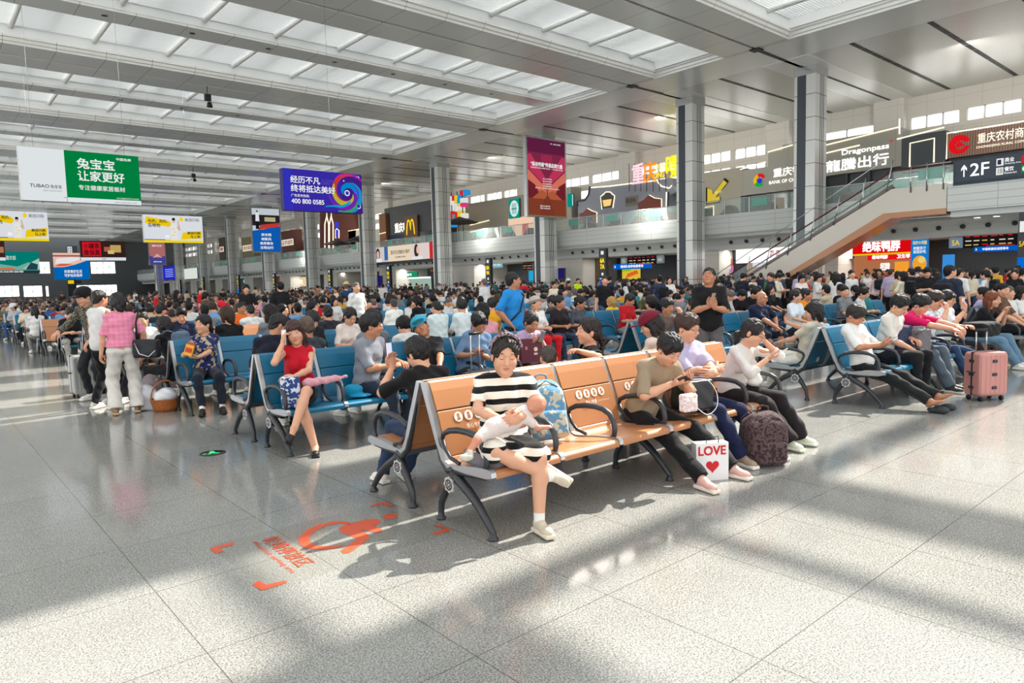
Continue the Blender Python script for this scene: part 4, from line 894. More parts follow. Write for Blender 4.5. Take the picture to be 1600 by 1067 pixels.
for y in (14.9, 14.1, 13.3): b.tube([(X0 - .05, y, zt_ - .3), (X0 - .05, y, zt_ + 1.2)], .035, M_STEEL, 6)
b.tube([(X0 - .05, 14.9, zt_ + 1.1), (X0 - .05, 12.95, zt_ + 1.1)], .03, M_STEEL, 6); b.build('guard_rail', parent=es)
g = MB(); g.box(42.5, 42.52, 12.8, 15.9, 6.4, 7.3, M_GLASS); g.box(42.46, 42.49, 13.3, 14.6, 6.6, 7.2, M_TEAL); g.build('landing_glass', parent=es)
# hanging ceiling gadgets, track wires
for (px, py, lab) in ((324, 145, 'small dark projector hanging on a wire under the skylights, nearest'), (302, 270, 'small dark projector hanging on a wire beyond the green sign'), (1486, 62, 'dark hanging camera cluster under the slatted side ceiling'), (946, 190, 'dark hanging speaker under the side ceiling by the crimson display'), (1529, 36, 'small round hanging sensor under the side ceiling'), (618, 270, 'tiny dark hanging speaker over the far side ceiling')):
    p = onX(px, py, 50) if px > 600 else onY(px, py, 48 if px == 324 else 80); b = MB(); b.tube([(p.x, p.y, p.z), (p.x, p.y, 14.85)], .03, M_DARK, 5); b.box(p.x - .18, p.x + .18, p.y - .15, p.y + .15, p.z - .5, p.z - .1, M_BLACK); b.lathe([(0, 0), (.2, 0), (.14, .3), (0, .34)], (p.x + .1, p.y, p.z - .9), M_BLACK, 8); b.build('hanging_device', label=lab, cat='device', group='devices hung from the ceiling')
# ---------------- floor markings and floor light
OR = mat('orange_floor_print', (206, 86, 54), .35); TR = mat('clear_floor_film', (150, 150, 138), .12, alpha=.18)
def floor_poly(b, pts, m, z=.0022): stamp(b, [(*onZ(x_, y_)[:2], z) for x_, y_ in pts], m)
fm = MB(); floor_poly(fm, [(325, 853), (606, 783), (706, 832), (420, 925)], TR, .0012)
fl = fm.build('wheelchair_bay_marking', label='orange wheelchair symbol and Chinese lettering printed on the stone floor', cat='floor marking')
fm = MB()
for pts in ([(327, 857), (363, 847), (366, 851), (343, 857), (349, 861), (338, 866)], [(394, 914), (405, 907), (415, 914), (446, 907), (448, 911), (409, 923)], [(578, 790), (600, 784), (616, 791), (608, 792), (597, 788), (580, 792)], [(675, 833), (696, 827), (678, 821), (684, 820), (706, 828), (682, 836)]): fm = MB(); floor_poly(fm, pts, OR); fm.build('corner_mark', parent=fl)
fm = MB()
c0 = onZ(527, 838); ang = [i * math.pi / 24 for i in range(49)]
ring_o = [(545, 816), (525, 814), (500, 819), (480, 828), (468, 839), (466, 847), (472, 854), (484, 858), (505, 859), (524, 857), (539, 852)]; ring_i = [(528, 852), (510, 854), (492, 852), (483, 846), (483, 838), (492, 830), (508, 822), (530, 818), (548, 820)]
floor_poly(fm, ring_o + ring_i, OR)
floor_poly(fm, [(529, 826), (536, 821), (575, 811), (590, 811), (596, 815), (590, 820), (583, 821), (596, 827), (597, 831), (588, 833), (572, 829), (562, 827), (576, 836), (577, 842), (546, 864), (536, 865), (532, 861), (558, 842), (533, 832)], OR)
hc0 = onZ(610, 807); fm.add([(hc0.x + .052 * math.cos(t), hc0.y + .052 * math.sin(t), .0024) for t in np.linspace(0, 2 * math.pi, 20, endpoint=False)], [tuple(range(20))], OR)
fm.build('wheelchair_symbol', parent=fl); fm = MB()
p_a, p_b, p_c = onZ(407, 844), onZ(466, 887), onZ(424, 839)
rt = (p_b - p_a).normalized(); upv = Vector((-rt.y, rt.x, 0)); L_ = (p_b - p_a).length
text(fm, '轮椅停放区', p_a + Vector((0, 0, .0024)), rt, upv, L_, .11, OR, .012); q = onZ(389, 848); text(fm, 'Wheelchair parking area', q + Vector((0, 0, .0024)), rt, upv, L_ * 1.1, .045, OR, .0)
fm.build('lettering', parent=fl)
b = MB(); c = onZ(332, 708); b.lathe([(0, .004), (.115, .004), (.125, .0), (0, 0)], (c.x, c.y, 0), mat('dark_glass_lamp', (20, 26, 26), .15), 28); o = b.build('floor_exit_light', label='round dark emergency exit light set into the floor with a green figure', cat='floor light')
b = MB(); G = glow((70, 230, 130), .9)
for pts in ([(-.02, .05), (.03, .05), (.02, -.01), (.05, -.06), (.03, -.07), (-.01, -.02), (-.04, -.05), (-.06, -.04), (-.02, .01)], [(-.07, -.01), (-.05, .02), (-.05, .005), (-.095, .005), (-.095, -.02)]): stamp(b, [(c.x + u, c.y + v, .0065) for u, v in pts], G)
b.disc((c.x + .012, c.y + .065, .0065), .014, 'z', G, 10); b.build('green_figure', parent=o)
# ------------------------------------------------------------------ figures: smooth distance fields turned into meshes
def V3(*a): return np.array(a if len(a) > 1 else a[0], float)
def nrm(v): v = np.asarray(v, float); return v / (np.linalg.norm(v) + 1e-9)
def rotm(ax, deg):
    return np.array(Matrix.Rotation(math.radians(deg), 3, ax))
class Field:
    """union of blended capsules and ellipsoids sampled on a grid"""
    def __init__(s, vox): s.vox = vox; s.items = []; s.cuts = []
    def cap(s, a, b, ra, rb=None, k=.02, squash=None): s.items.append(('c', V3(a), V3(b), ra, ra if rb is None else rb, k)); return s
    def ell(s, c, r, R=None, k=.02, sub=False): s.items.append(('s' if sub else 'e', V3(c), V3(r), np.eye(3) if R is None else R, 0, k)); return s
    def box(s, c, h, R=None, rnd=.01, k=.01): s.items.append(('b', V3(c), V3(h), np.eye(3) if R is None else R, rnd, k)); return s
    def cut(s, p, n): s.cuts.append((V3(p), nrm(n))); return s
    def mesh(s, off=0.0, wob=None):
        vox = s.vox; lo = np.full(3, 1e9); hi = -lo
        bbs = []
        for it in s.items:
            if it[0] == 'c': r = max(it[3], it[4]) + off; a = np.minimum(it[1], it[2]) - r; b = np.maximum(it[1], it[2]) + r
            elif it[0] == 'b': r = np.linalg.norm(it[2]) + it[4] + off; a = it[1] - r; b = it[1] + r
            else:
                r = np.abs(it[3]) @ it[2] + off; a = it[1] - r; b = it[1] + r
            bbs.append((a, b))
            if it[0] != 's': lo = np.minimum(lo, a); hi = np.maximum(hi, b)
        lo -= vox * 2.5; hi += vox * 2.5
        n = np.ceil((hi - lo) / vox).astype(int) + 1
        D = np.full(n, 9.0, np.float32)
        ax = [(lo[i] + vox * np.arange(n[i])).astype(np.float32) for i in range(3)]
        for it, (a, b) in zip(s.items, bbs):
            m = it[5] + vox * 2
            i0 = np.maximum(0, np.floor((a - m - lo) / vox).astype(int)); i1 = np.minimum(n, np.ceil((b + m - lo) / vox).astype(int) + 1)
            if (i1 <= i0).any(): continue
            X = ax[0][i0[0]:i1[0], None, None]; Y = ax[1][None, i0[1]:i1[1], None]; Z = ax[2][None, None, i0[2]:i1[2]]
            k = it[5]
            if it[0] == 'c':
                pa = it[1].astype(np.float32); ba = (it[2] - it[1]).astype(np.float32); L2 = max(1e-8, float(ba @ ba))
                px, py, pz = X - pa[0], Y - pa[1], Z - pa[2]
                t = np.clip((px * ba[0] + py * ba[1] + pz * ba[2]) / L2, 0, 1)
                d = np.sqrt((px - t * ba[0]) ** 2 + (py - t * ba[1]) ** 2 + (pz - t * ba[2]) ** 2) - (it[3] + (it[4] - it[3]) * t)
            else:
                R = it[3].astype(np.float32); c = it[1].astype(np.float32); px, py, pz = X - c[0], Y - c[1], Z - c[2]
                q = [px * R[0, j] + py * R[1, j] + pz * R[2, j] for j in range(3)]
                if it[0] == 'b':
                    u = [np.abs(q[j]) - np.float32(it[2][j]) for j in range(3)]
                    d = np.sqrt(sum(np.maximum(v, 0) ** 2 for v in u)) + np.minimum(np.maximum(np.maximum(u[0], u[1]), u[2]), 0) - it[4]
                else:
                    r = it[2].astype(np.float32)
                    k0 = np.sqrt(sum((q[j] / r[j]) ** 2 for j in range(3))); k1 = np.sqrt(sum((q[j] / r[j] ** 2) ** 2 for j in range(3))) + 1e-6
                    d = k0 * (k0 - 1) / k1
            S = D[i0[0]:i1[0], i0[1]:i1[1], i0[2]:i1[2]]
            if it[0] == 's':
                h = np.clip(.5 - .5 * (S + d) / k, 0, 1); S[:] = S * (1 - h) - d * h + k * h * (1 - h)
            else:
                h = np.clip(.5 + .5 * (S - d) / k, 0, 1); S[:] = S * (1 - h) + d * h - k * h * (1 - h)
        if off: D -= np.float32(off)
        if wob is not None: D += wob(ax[0][:, None, None], ax[1][None, :, None], ax[2][None, None, :]).astype(np.float32)
        for p, nn in s.cuts:
            D = np.maximum(D, (ax[0][:, None, None] - p[0]) * nn[0] + (ax[1][None, :, None] - p[1]) * nn[1] + (ax[2][None, None, :] - p[2]) * nn[2])
        return nets(D.astype(np.float32), lo, vox)
def nets(D, lo, vox):
    I = D < 0
    nx, ny, nz = D.shape
    cnt = np.zeros((nx - 1, ny - 1, nz - 1), np.uint8)
    for dx in (0, 1):
        for dy in (0, 1):
            for dz in (0, 1): cnt += I[dx:nx - 1 + dx, dy:ny - 1 + dy, dz:nz - 1 + dz]
    act = np.argwhere((cnt > 0) & (cnt < 8))
    if len(act) == 0: return np.zeros((0, 3)), np.zeros((0, 4), int)
    idx = np.full(cnt.shape, -1, np.int32); idx[act[:, 0], act[:, 1], act[:, 2]] = np.arange(len(act))
    C = {}
    for dx in (0, 1):
        for dy in (0, 1):
            for dz in (0, 1): C[(dx, dy, dz)] = D[act[:, 0] + dx, act[:, 1] + dy, act[:, 2] + dz].astype(np.float64)
    acc = np.zeros((len(act), 3)); w = np.zeros(len(act))
    for a in C:
        for ax in range(3):
            if a[ax] == 0:
                b = list(a); b[ax] = 1; b = tuple(b)
                da, db = C[a], C[b]; s = (da < 0) != (db < 0)
                t = np.where(s, da / np.where(s, da - db, 1), 0)
                for j in range(3): acc[:, j] += np.where(s, (t if j == ax else a[j]), 0)
                w += s
    P = (act + acc / w[:, None]) * vox + lo
    Q = []
    for ax in range(3):
        sl0 = [slice(None)] * 3; sl1 = [slice(None)] * 3; sl0[ax] = slice(0, -1); sl1[ax] = slice(1, None)
        ch = I[tuple(sl0)] != I[tuple(sl1)]
        e = np.argwhere(ch)
        o = [j for j in range(3) if j != ax]
        ok = (e[:, o[0]] > 0) & (e[:, o[1]] > 0) & (e[:, o[0]] < D.shape[o[0]] - 1) & (e[:, o[1]] < D.shape[o[1]] - 1)
        e = e[ok]
        def g(a, b):
            q = e.copy(); q[:, o[0]] -= a; q[:, o[1]] -= b; return idx[q[:, 0], q[:, 1], q[:, 2]]
        quad = np.stack([g(1, 1), g(0, 1), g(0, 0), g(1, 0)], 1)
        flip = I[e[:, 0], e[:, 1], e[:, 2]]
        if ax == 1: flip = ~flip
        quad[~flip] = quad[~flip][:, ::-1]
        Q.append(quad)
    Q = np.concatenate(Q); Q = Q[(Q >= 0).all(1)]
    return P, Q
def np_mesh(name, parts, mats, cols=None):
    """parts: list of (verts, quads, material index)"""
    vs = np.concatenate([p[0] for p in parts]); off = 0; qs = []; mi = []
    for p in parts: qs.append(p[1] + off); mi.append(np.full(len(p[1]), p[2])); off += len(p[0])
    qs = np.concatenate(qs); mi = np.concatenate(mi)
    me = bpy.data.meshes.new(name)
    me.vertices.add(len(vs)); me.vertices.foreach_set('co', vs.astype(np.float32).ravel())
    me.loops.add(len(qs) * 4); me.loops.foreach_set('vertex_index', qs.astype(np.int32).ravel())
    me.polygons.add(len(qs)); me.polygons.foreach_set('loop_start', np.arange(0, len(qs) * 4, 4, dtype=np.int32))
    me.polygons.foreach_set('loop_total', np.full(len(qs), 4, np.int32))
    me.polygons.foreach_set('material_index', mi.astype(np.int32)); me.polygons.foreach_set('use_smooth', np.ones(len(qs), bool))
    for m in mats: me.materials.append(m)
    if cols is not None:
        at = me.color_attributes.new('Col', 'FLOAT_COLOR', 'POINT'); at.data.foreach_set('color', np.c_[cols, np.ones(len(cols))].astype(np.float32).ravel())
    me.update(calc_edges=True)
    return me
def skin_mat():
    if 'skin' in _MATS: return _MATS['skin']
    m = bpy.data.materials.new('skin'); m.use_nodes = True; nt = m.node_tree; b = nt.nodes['Principled BSDF']
    a = nt.nodes.new('ShaderNodeAttribute'); a.attribute_name = 'Col'; nt.links.new(a.outputs['Color'], b.inputs['Base Color'])
    b.inputs['Roughness'].default_value = .48; b.inputs['Specular IOR Level'].default_value = .35
    b.inputs['Subsurface Weight'].default_value = 0.0
    _MATS['skin'] = m; return m
def cloth(col, rough=.85, kind=None, col2=None, col3=None):
    k = 'cloth_%s_%s' % (col, kind or '')
    if k in _MATS: return _MATS[k]
    m = mat(k, col, rough, bump=(16, .4), sheen=.1, spec=.2)
    if kind:
        nt = m.node_tree; b = nt.nodes['Principled BSDF']; L = nt.links.new; N = nt.nodes.new
        tc = N('ShaderNodeTexCoord'); mx = N('ShaderNodeMix'); mx.data_type = 'RGBA'
        mx.inputs['A'].default_value = (*srgb(col), 1); mx.inputs['B'].default_value = (*srgb(col2), 1)
        if kind.startswith('stripe'):
            per, duty = [float(v) for v in kind[6:].split('_')]
            sp = N('ShaderNodeSeparateXYZ'); L(tc.outputs['Object'], sp.inputs[0])
            n = N('ShaderNodeTexNoise'); n.inputs['Scale'].default_value = 5; L(tc.outputs['Object'], n.inputs['Vector'])
            ad = N('ShaderNodeMath'); ad.operation = 'MULTIPLY_ADD'; ad.inputs[1].default_value = .012; L(n.outputs['Fac'], ad.inputs[0]); L(sp.outputs['Z'], ad.inputs[2])
            d = N('ShaderNodeMath'); d.operation = 'MULTIPLY_ADD'; d.inputs[1].default_value = 1 / per; d.inputs[2].default_value = 50.3; L(ad.outputs[0], d.inputs[0])
            f = N('ShaderNodeMath'); f.operation = 'FRACT'; L(d.outputs[0], f.inputs[0])
            c = N('ShaderNodeMath'); c.operation = 'LESS_THAN'; c.inputs[1].default_value = duty; L(f.outputs[0], c.inputs[0]); L(c.outputs[0], mx.inputs['Factor'])
        elif kind.startswith('blot'):
            n = N('ShaderNodeTexVoronoi'); n.inputs['Scale'].default_value = float(kind[4:]); L(tc.outputs['Object'], n.inputs['Vector'])
            n2 = N('ShaderNodeTexNoise'); n2.inputs['Scale'].default_value = float(kind[4:]) * 1.1; n2.inputs['Detail'].default_value = 2; L(tc.outputs['Object'], n2.inputs['Vector'])
            c = N('ShaderNodeMath'); c.operation = 'GREATER_THAN'; c.inputs[1].default_value = .53; L(n2.outputs['Fac'], c.inputs[0]); L(c.outputs[0], mx.inputs['Factor'])
        elif kind == 'plaid':
            w = None
            for ax in 'XZ':
                q = N('ShaderNodeTexWave'); q.bands_direction = ax; q.inputs['Scale'].default_value = 5.5; L(tc.outputs['Object'], q.inputs['Vector'])
                c = N('ShaderNodeMath'); c.operation = 'GREATER_THAN'; c.inputs[1].default_value = .6; L(q.outputs['Fac'], c.inputs[0])
                if w is None: w = c
                else:
                    s2 = N('ShaderNodeMath'); s2.operation = 'ADD'; L(w.outputs[0], s2.inputs[0]); L(c.outputs[0], s2.inputs[1]); h = N('ShaderNodeMath'); h.operation = 'MULTIPLY'; h.inputs[1].default_value = .5; L(s2.outputs[0], h.inputs[0]); w = h
            L(w.outputs[0], mx.inputs['Factor'])
        L(mx.outputs['Result'], b.inputs['Base Color'])
    return m
def hair_mat(col):
    k = 'hair_%s' % (col,)
    if k in _MATS: return _MATS[k]
    m = mat(k, col, .40, spec=.4); nt = m.node_tree; b = nt.nodes['Principled BSDF']; L = nt.links.new; N = nt.nodes.new
    tc = N('ShaderNodeTexCoord'); mp = N('ShaderNodeMapping'); mp.inputs['Scale'].default_value = (1, 1, .10); n = N('ShaderNodeTexNoise'); n.inputs['Scale'].default_value = 210; n.inputs['Detail'].default_value = 3
    bp = N('ShaderNodeBump'); bp.inputs['Strength'].default_value = .7; bp.inputs['Distance'].default_value = .008
    L(tc.outputs['Object'], mp.inputs[0]); L(mp.outputs[0], n.inputs['Vector']); L(n.outputs['Fac'], bp.inputs['Height']); L(bp.outputs[0], b.inputs['Normal']); return m

def ik(a, t, l1, l2, pole):
    a, t = V3(a), V3(t); d = t - a; L = np.linalg.norm(d); mx = (l1 + l2) * .995
    if L > mx: t = a + d / L * mx; d = t - a; L = mx
    if L < abs(l1 - l2) + .02: L = abs(l1 - l2) + .02
    c = (l1 * l1 + L * L - l2 * l2) / (2 * L); hgt = math.sqrt(max(0, l1 * l1 - c * c))
    u = nrm(d); p = V3(pole); p = p - u * (p @ u); p = nrm(p)
    return a + u * c + p * hgt, t

SKIN = {'light': (212, 160, 132), 'fair': (220, 174, 148), 'tan': (186, 130, 100), 'brown': (156, 104, 78)}
def hand_field(F, w, d, n, side, S=1.0, curl=25, spread=1.0, thumb=1.0):
    """palm, four fingers and a thumb; w wrist, d along the hand, n out of the palm side"""
    d = nrm(d); n = V3(n); n = nrm(n - d * (n @ d)); x = np.cross(d, n) * side     # x: towards the thumb
    R = np.stack([x, n, d], 1)
    F.ell(w + d * .048 * S, V3(.039, .0165, .052) * S, R, k=.012)
    F.ell(w + d * .022 * S + x * .012 * S, V3(.025, .018, .032) * S, R, k=.012)
    lens = [.071, .079, .073, .058]; offs = [.029, .0098, -.0098, -.028]
    for i in range(4):
        b = w + d * (.086 - (.006 if i in (0, 3) else 0)) * S + x * offs[i] * S
        dd = nrm(d + x * (offs[i] * 3.2 * spread)); r = .0088 * S * (.88 if i == 3 else 1)
        for j, fr in enumerate((.46, .30, .26)):
            cc = math.radians(curl * (1.0, 1.25, .8)[j] * (1 + .08 * (i - 1)))
            dd = nrm(dd * math.cos(cc) + n * math.sin(cc))
            e = b + dd * lens[i] * fr * S
            F.cap(b, e, r, r * .9, k=.0045); b = e; r *= .9
    t0 = w + d * .022 * S + x * .03 * S
    t1 = t0 + nrm(x * .75 + d * .75 + n * .5 * thumb) * .036 * S; t2 = t1 + nrm(x * .25 + d * 1 + n * .45 * thumb) * .030 * S; t3 = t2 + nrm(d + n * .45 * thumb - x * .1) * .024 * S
    F.cap(t0, t1, .0135 * S, .0115 * S, k=.010); F.cap(t1, t2, .0112 * S, .0098 * S, k=.004); F.cap(t2, t3, .0098 * S, .0082 * S, k=.004)
def head_field(F, H, c, s=1.0, neck=None, fine=True, mouth=0.0):
    def P(x, y, z): return c + H @ (V3(x, y, z) * s)
    def E(x, y, z, a, b, d, k=.02, sub=False): F.ell(P(x, y, z), V3(a, b, d) * s, H, k=k, sub=sub)
    E(0, .015, .032, .074, .093, .085, .02)
    E(0, -.028, -.03, .059, .066, .078, .03)
    E(0, -.058, -.088, .026, .024, .020, .025)
    for q in (-1, 1):
        E(q * .035, -.052, -.026, .027, .030, .028, .02)
        E(q * .05, .005, -.052, .018, .035, .030, .025)
        if fine:
            E(q * .031, -.101, .014, .017, .016, .0095, .010, True)
            E(q * .031, -.0765, .011, .0155, .0135, .0105, .004)
            E(q * .077, .012, -.008, .009, .018, .030, .006)
            E(q * .011, -.097, -.024, .0085, .010, .007, .006)
        else: E(q * .076, .012, -.008, .010, .018, .030, .01)
    F.cap(P(0, -.083, .018), P(0, -.107, -.020), .0085 * s, .0125 * s, k=.012)
    if fine:
        F.cap(P(-.034, -.080, .034), P(.034, -.080, .034), .010 * s, k=.016)
        E(0, -.0915, -.0475, .021, .0085, .0052, .005); E(0, -.0895, -.0575, .017, .0095, .0058, .005)
        if mouth: E(0, -.104, -.053, .016, .015, .006 * mouth, .004, True)
    if neck is not None:
        F.cap(neck, P(0, .022, -.062), .056 * s, .050 * s, k=.03)
def face_cols(v, H, c, s, skin, eyes='down', lip=(184, 112, 100), brow=(52, 40, 34)):
    q = ((v - c) @ H) / s
    col = np.tile(np.array(srgb(skin)), (len(v), 1))
    def mixin(m, rgb): m = np.clip(m, 0, 1)[:, None]; return col * (1 - m) + np.array(srgb(rgb)) * m
    def blob(cx, cz, rx, rz, sharp=3.5): return np.clip((1 - np.sqrt(((np.abs(q[:, 0]) - cx) / rx) ** 2 + ((q[:, 2] - cz) / rz) ** 2)) * sharp, 0, 1) * (q[:, 1] < -.045)
    warm = tuple(int(a * b) for a, b in zip(skin, (1.0, .86, .82)))
    col = mixin(blob(.036, -.03, .026, .022, 1) * .55, warm)
    col = mixin(blob(0, -.0525, .023, .0105) * .85, lip)
    col = mixin(blob(0, -.0525, .019, .0013, 4) * .6, (110, 50, 46))
    arch = .034 + .006 * np.clip(1 - ((np.abs(q[:, 0]) - .034) / .02) ** 2, -1, 1)
    col = mixin(np.clip((1 - np.sqrt(((np.abs(q[:, 0]) - .034) / .019) ** 2 + ((q[:, 2] - arch) / .0042) ** 2)) * 3, 0, 1) * (q[:, 1] < -.04) * .8, brow)
    if eyes == 'open':
        col = mixin(blob(.031, .011, .0145, .0062), (228, 222, 215)); col = mixin(blob(.031, .011, .0058, .0062, 4), (32, 22, 18))
        col = mixin(np.clip((1 - np.sqrt(((np.abs(q[:, 0]) - .031) / .016) ** 2 + ((q[:, 2] - .0175) / .0022) ** 2)) * 3, 0, 1) * (q[:, 1] < -.045), (40, 28, 24))
    else:
        col = mixin(np.clip((1 - np.sqrt(((np.abs(q[:, 0]) - .031) / .0155) ** 2 + ((q[:, 2] - .0045 - 1.5 * (np.abs(q[:, 0]) - .031) ** 2 * 18) / .0024) ** 2)) * 3, 0, 1) * (q[:, 1] < -.045) * .9, (48, 32, 28))
    return col
def hair_parts(style, H, c, s, vox, torso_down=None):
    def P(x, y, z): return c + H @ (V3(x, y, z) * s)
    F = Field(vox)
    def E(x, y, z, a, b, d, k=.012, sub=False): F.ell(P(x, y, z), V3(a, b, d) * s, H, k=k, sub=sub)
    if style == 'bald': return None
    fr = H @ V3(0, -1, 0); up = H @ V3(0, 0, 1); rt = H @ V3(1, 0, 0)
    down = V3(0, 0, -1.0)
    if style in ('short', 'crop', 'fringe'):
        g = {'crop': .004, 'short': .017, 'fringe': .022}[style]
        E(0, .020, .038, .074 + g, .096 + g, .088 + g)
        if style != 'crop': E(0, .0, .092, .070, .088, .046, .02)
        E(0, .055, -.02, .062, .052, .055, .02)
        if style == 'fringe': E(0, -.062, .068, .060, .040, .034, .02)
        E(0, -.105, -.048, .086, .098, .105, .006, True)
        E(0, .0, -.135, .12, .14, .070, .006, True)
        for q in (-1, 1): E(q * .085, -.015, -.03, .022, .030, .045, .006, True)
    else:
        E(0, .022, .040, .088, .108, .100)
        E(0, .045, -.015, .080, .070, .075, .03)
        if style in ('bob', 'bangs', 'long', 'low'):
            for q in (-1, 1):
                F.cap(P(q * .070, .0, .02), P(q * .076, .005, -.085), .026 * s, .018 * s, k=.02)
                if style in ('long', 'bangs'): F.cap(P(q * .070, .01, -.06), P(q * .075, .025, -.10) + down * .13 * s, .030 * s, .022 * s, k=.03)
            F.cap(P(0, .07, -.03), P(0, .06, -.09), .055 * s, .05 * s, k=.04)
            if style in ('long', 'bangs'): F.cap(P(0, .07, -.03), P(0, .07, -.09) + down * .15 * s, .058 * s, .04 * s, k=.04)
        if style in ('bangs', 'bob'): E(0, -.070, .058, .056, .032, .030, .02)
        E(0, -.118 if style not in ('bangs', 'bob') else -.114, -.026 if style not in ('bangs', 'bob') else -.036, .067, .092, .114 if style not in ('bangs', 'bob') else .082, .006, True)
        if style in ('pony', 'bun', 'tail'):
            E(0, .0, -.135, .12, .14, .068, .006, True)
            for q in (-1, 1): E(q * .088, -.012, -.03, .022, .030, .045, .006, True)
        if style == 'pony':
            F.cap(P(0, .105, .03), P(0, .15, .0), .022 * s, .030 * s, k=.02); F.cap(P(0, .15, .0), P(0, .16, -.03) + down * .12 * s, .034 * s, .012 * s, k=.02)
        if style == 'tail':
            F.cap(P(0, .10, -.04), P(0, .135, -.07), .02 * s, .028 * s, k=.02); F.cap(P(0, .135, -.07), P(0, .135, -.10) + down * .12 * s, .030 * s, .010 * s, k=.02)
        if style == 'bun': E(0, .085, .105, .040, .040, .036, .012)
    def wob(X, Y, Z):
        dx, dy, dz = X - c[0], Y - c[1], Z - c[2]
        a = dx * H[0, 0] + dy * H[1, 0] + dz * H[2, 0]; b = dx * H[0, 1] + dy * H[1, 1] + dz * H[2, 1]; e = dx * H[0, 2] + dy * H[1, 2] + dz * H[2, 2]
        return .0018 * np.sin(a * 230 + 4 * np.sin(e * 40)) * (1 + np.sin(b * 90 + 2 * np.sin(a * 50))) + .0035 * np.sin(a * 75 + 2 * np.sin(b * 45)) * np.sin(e * 60 + b * 40)
    return F.mesh(0, wob)

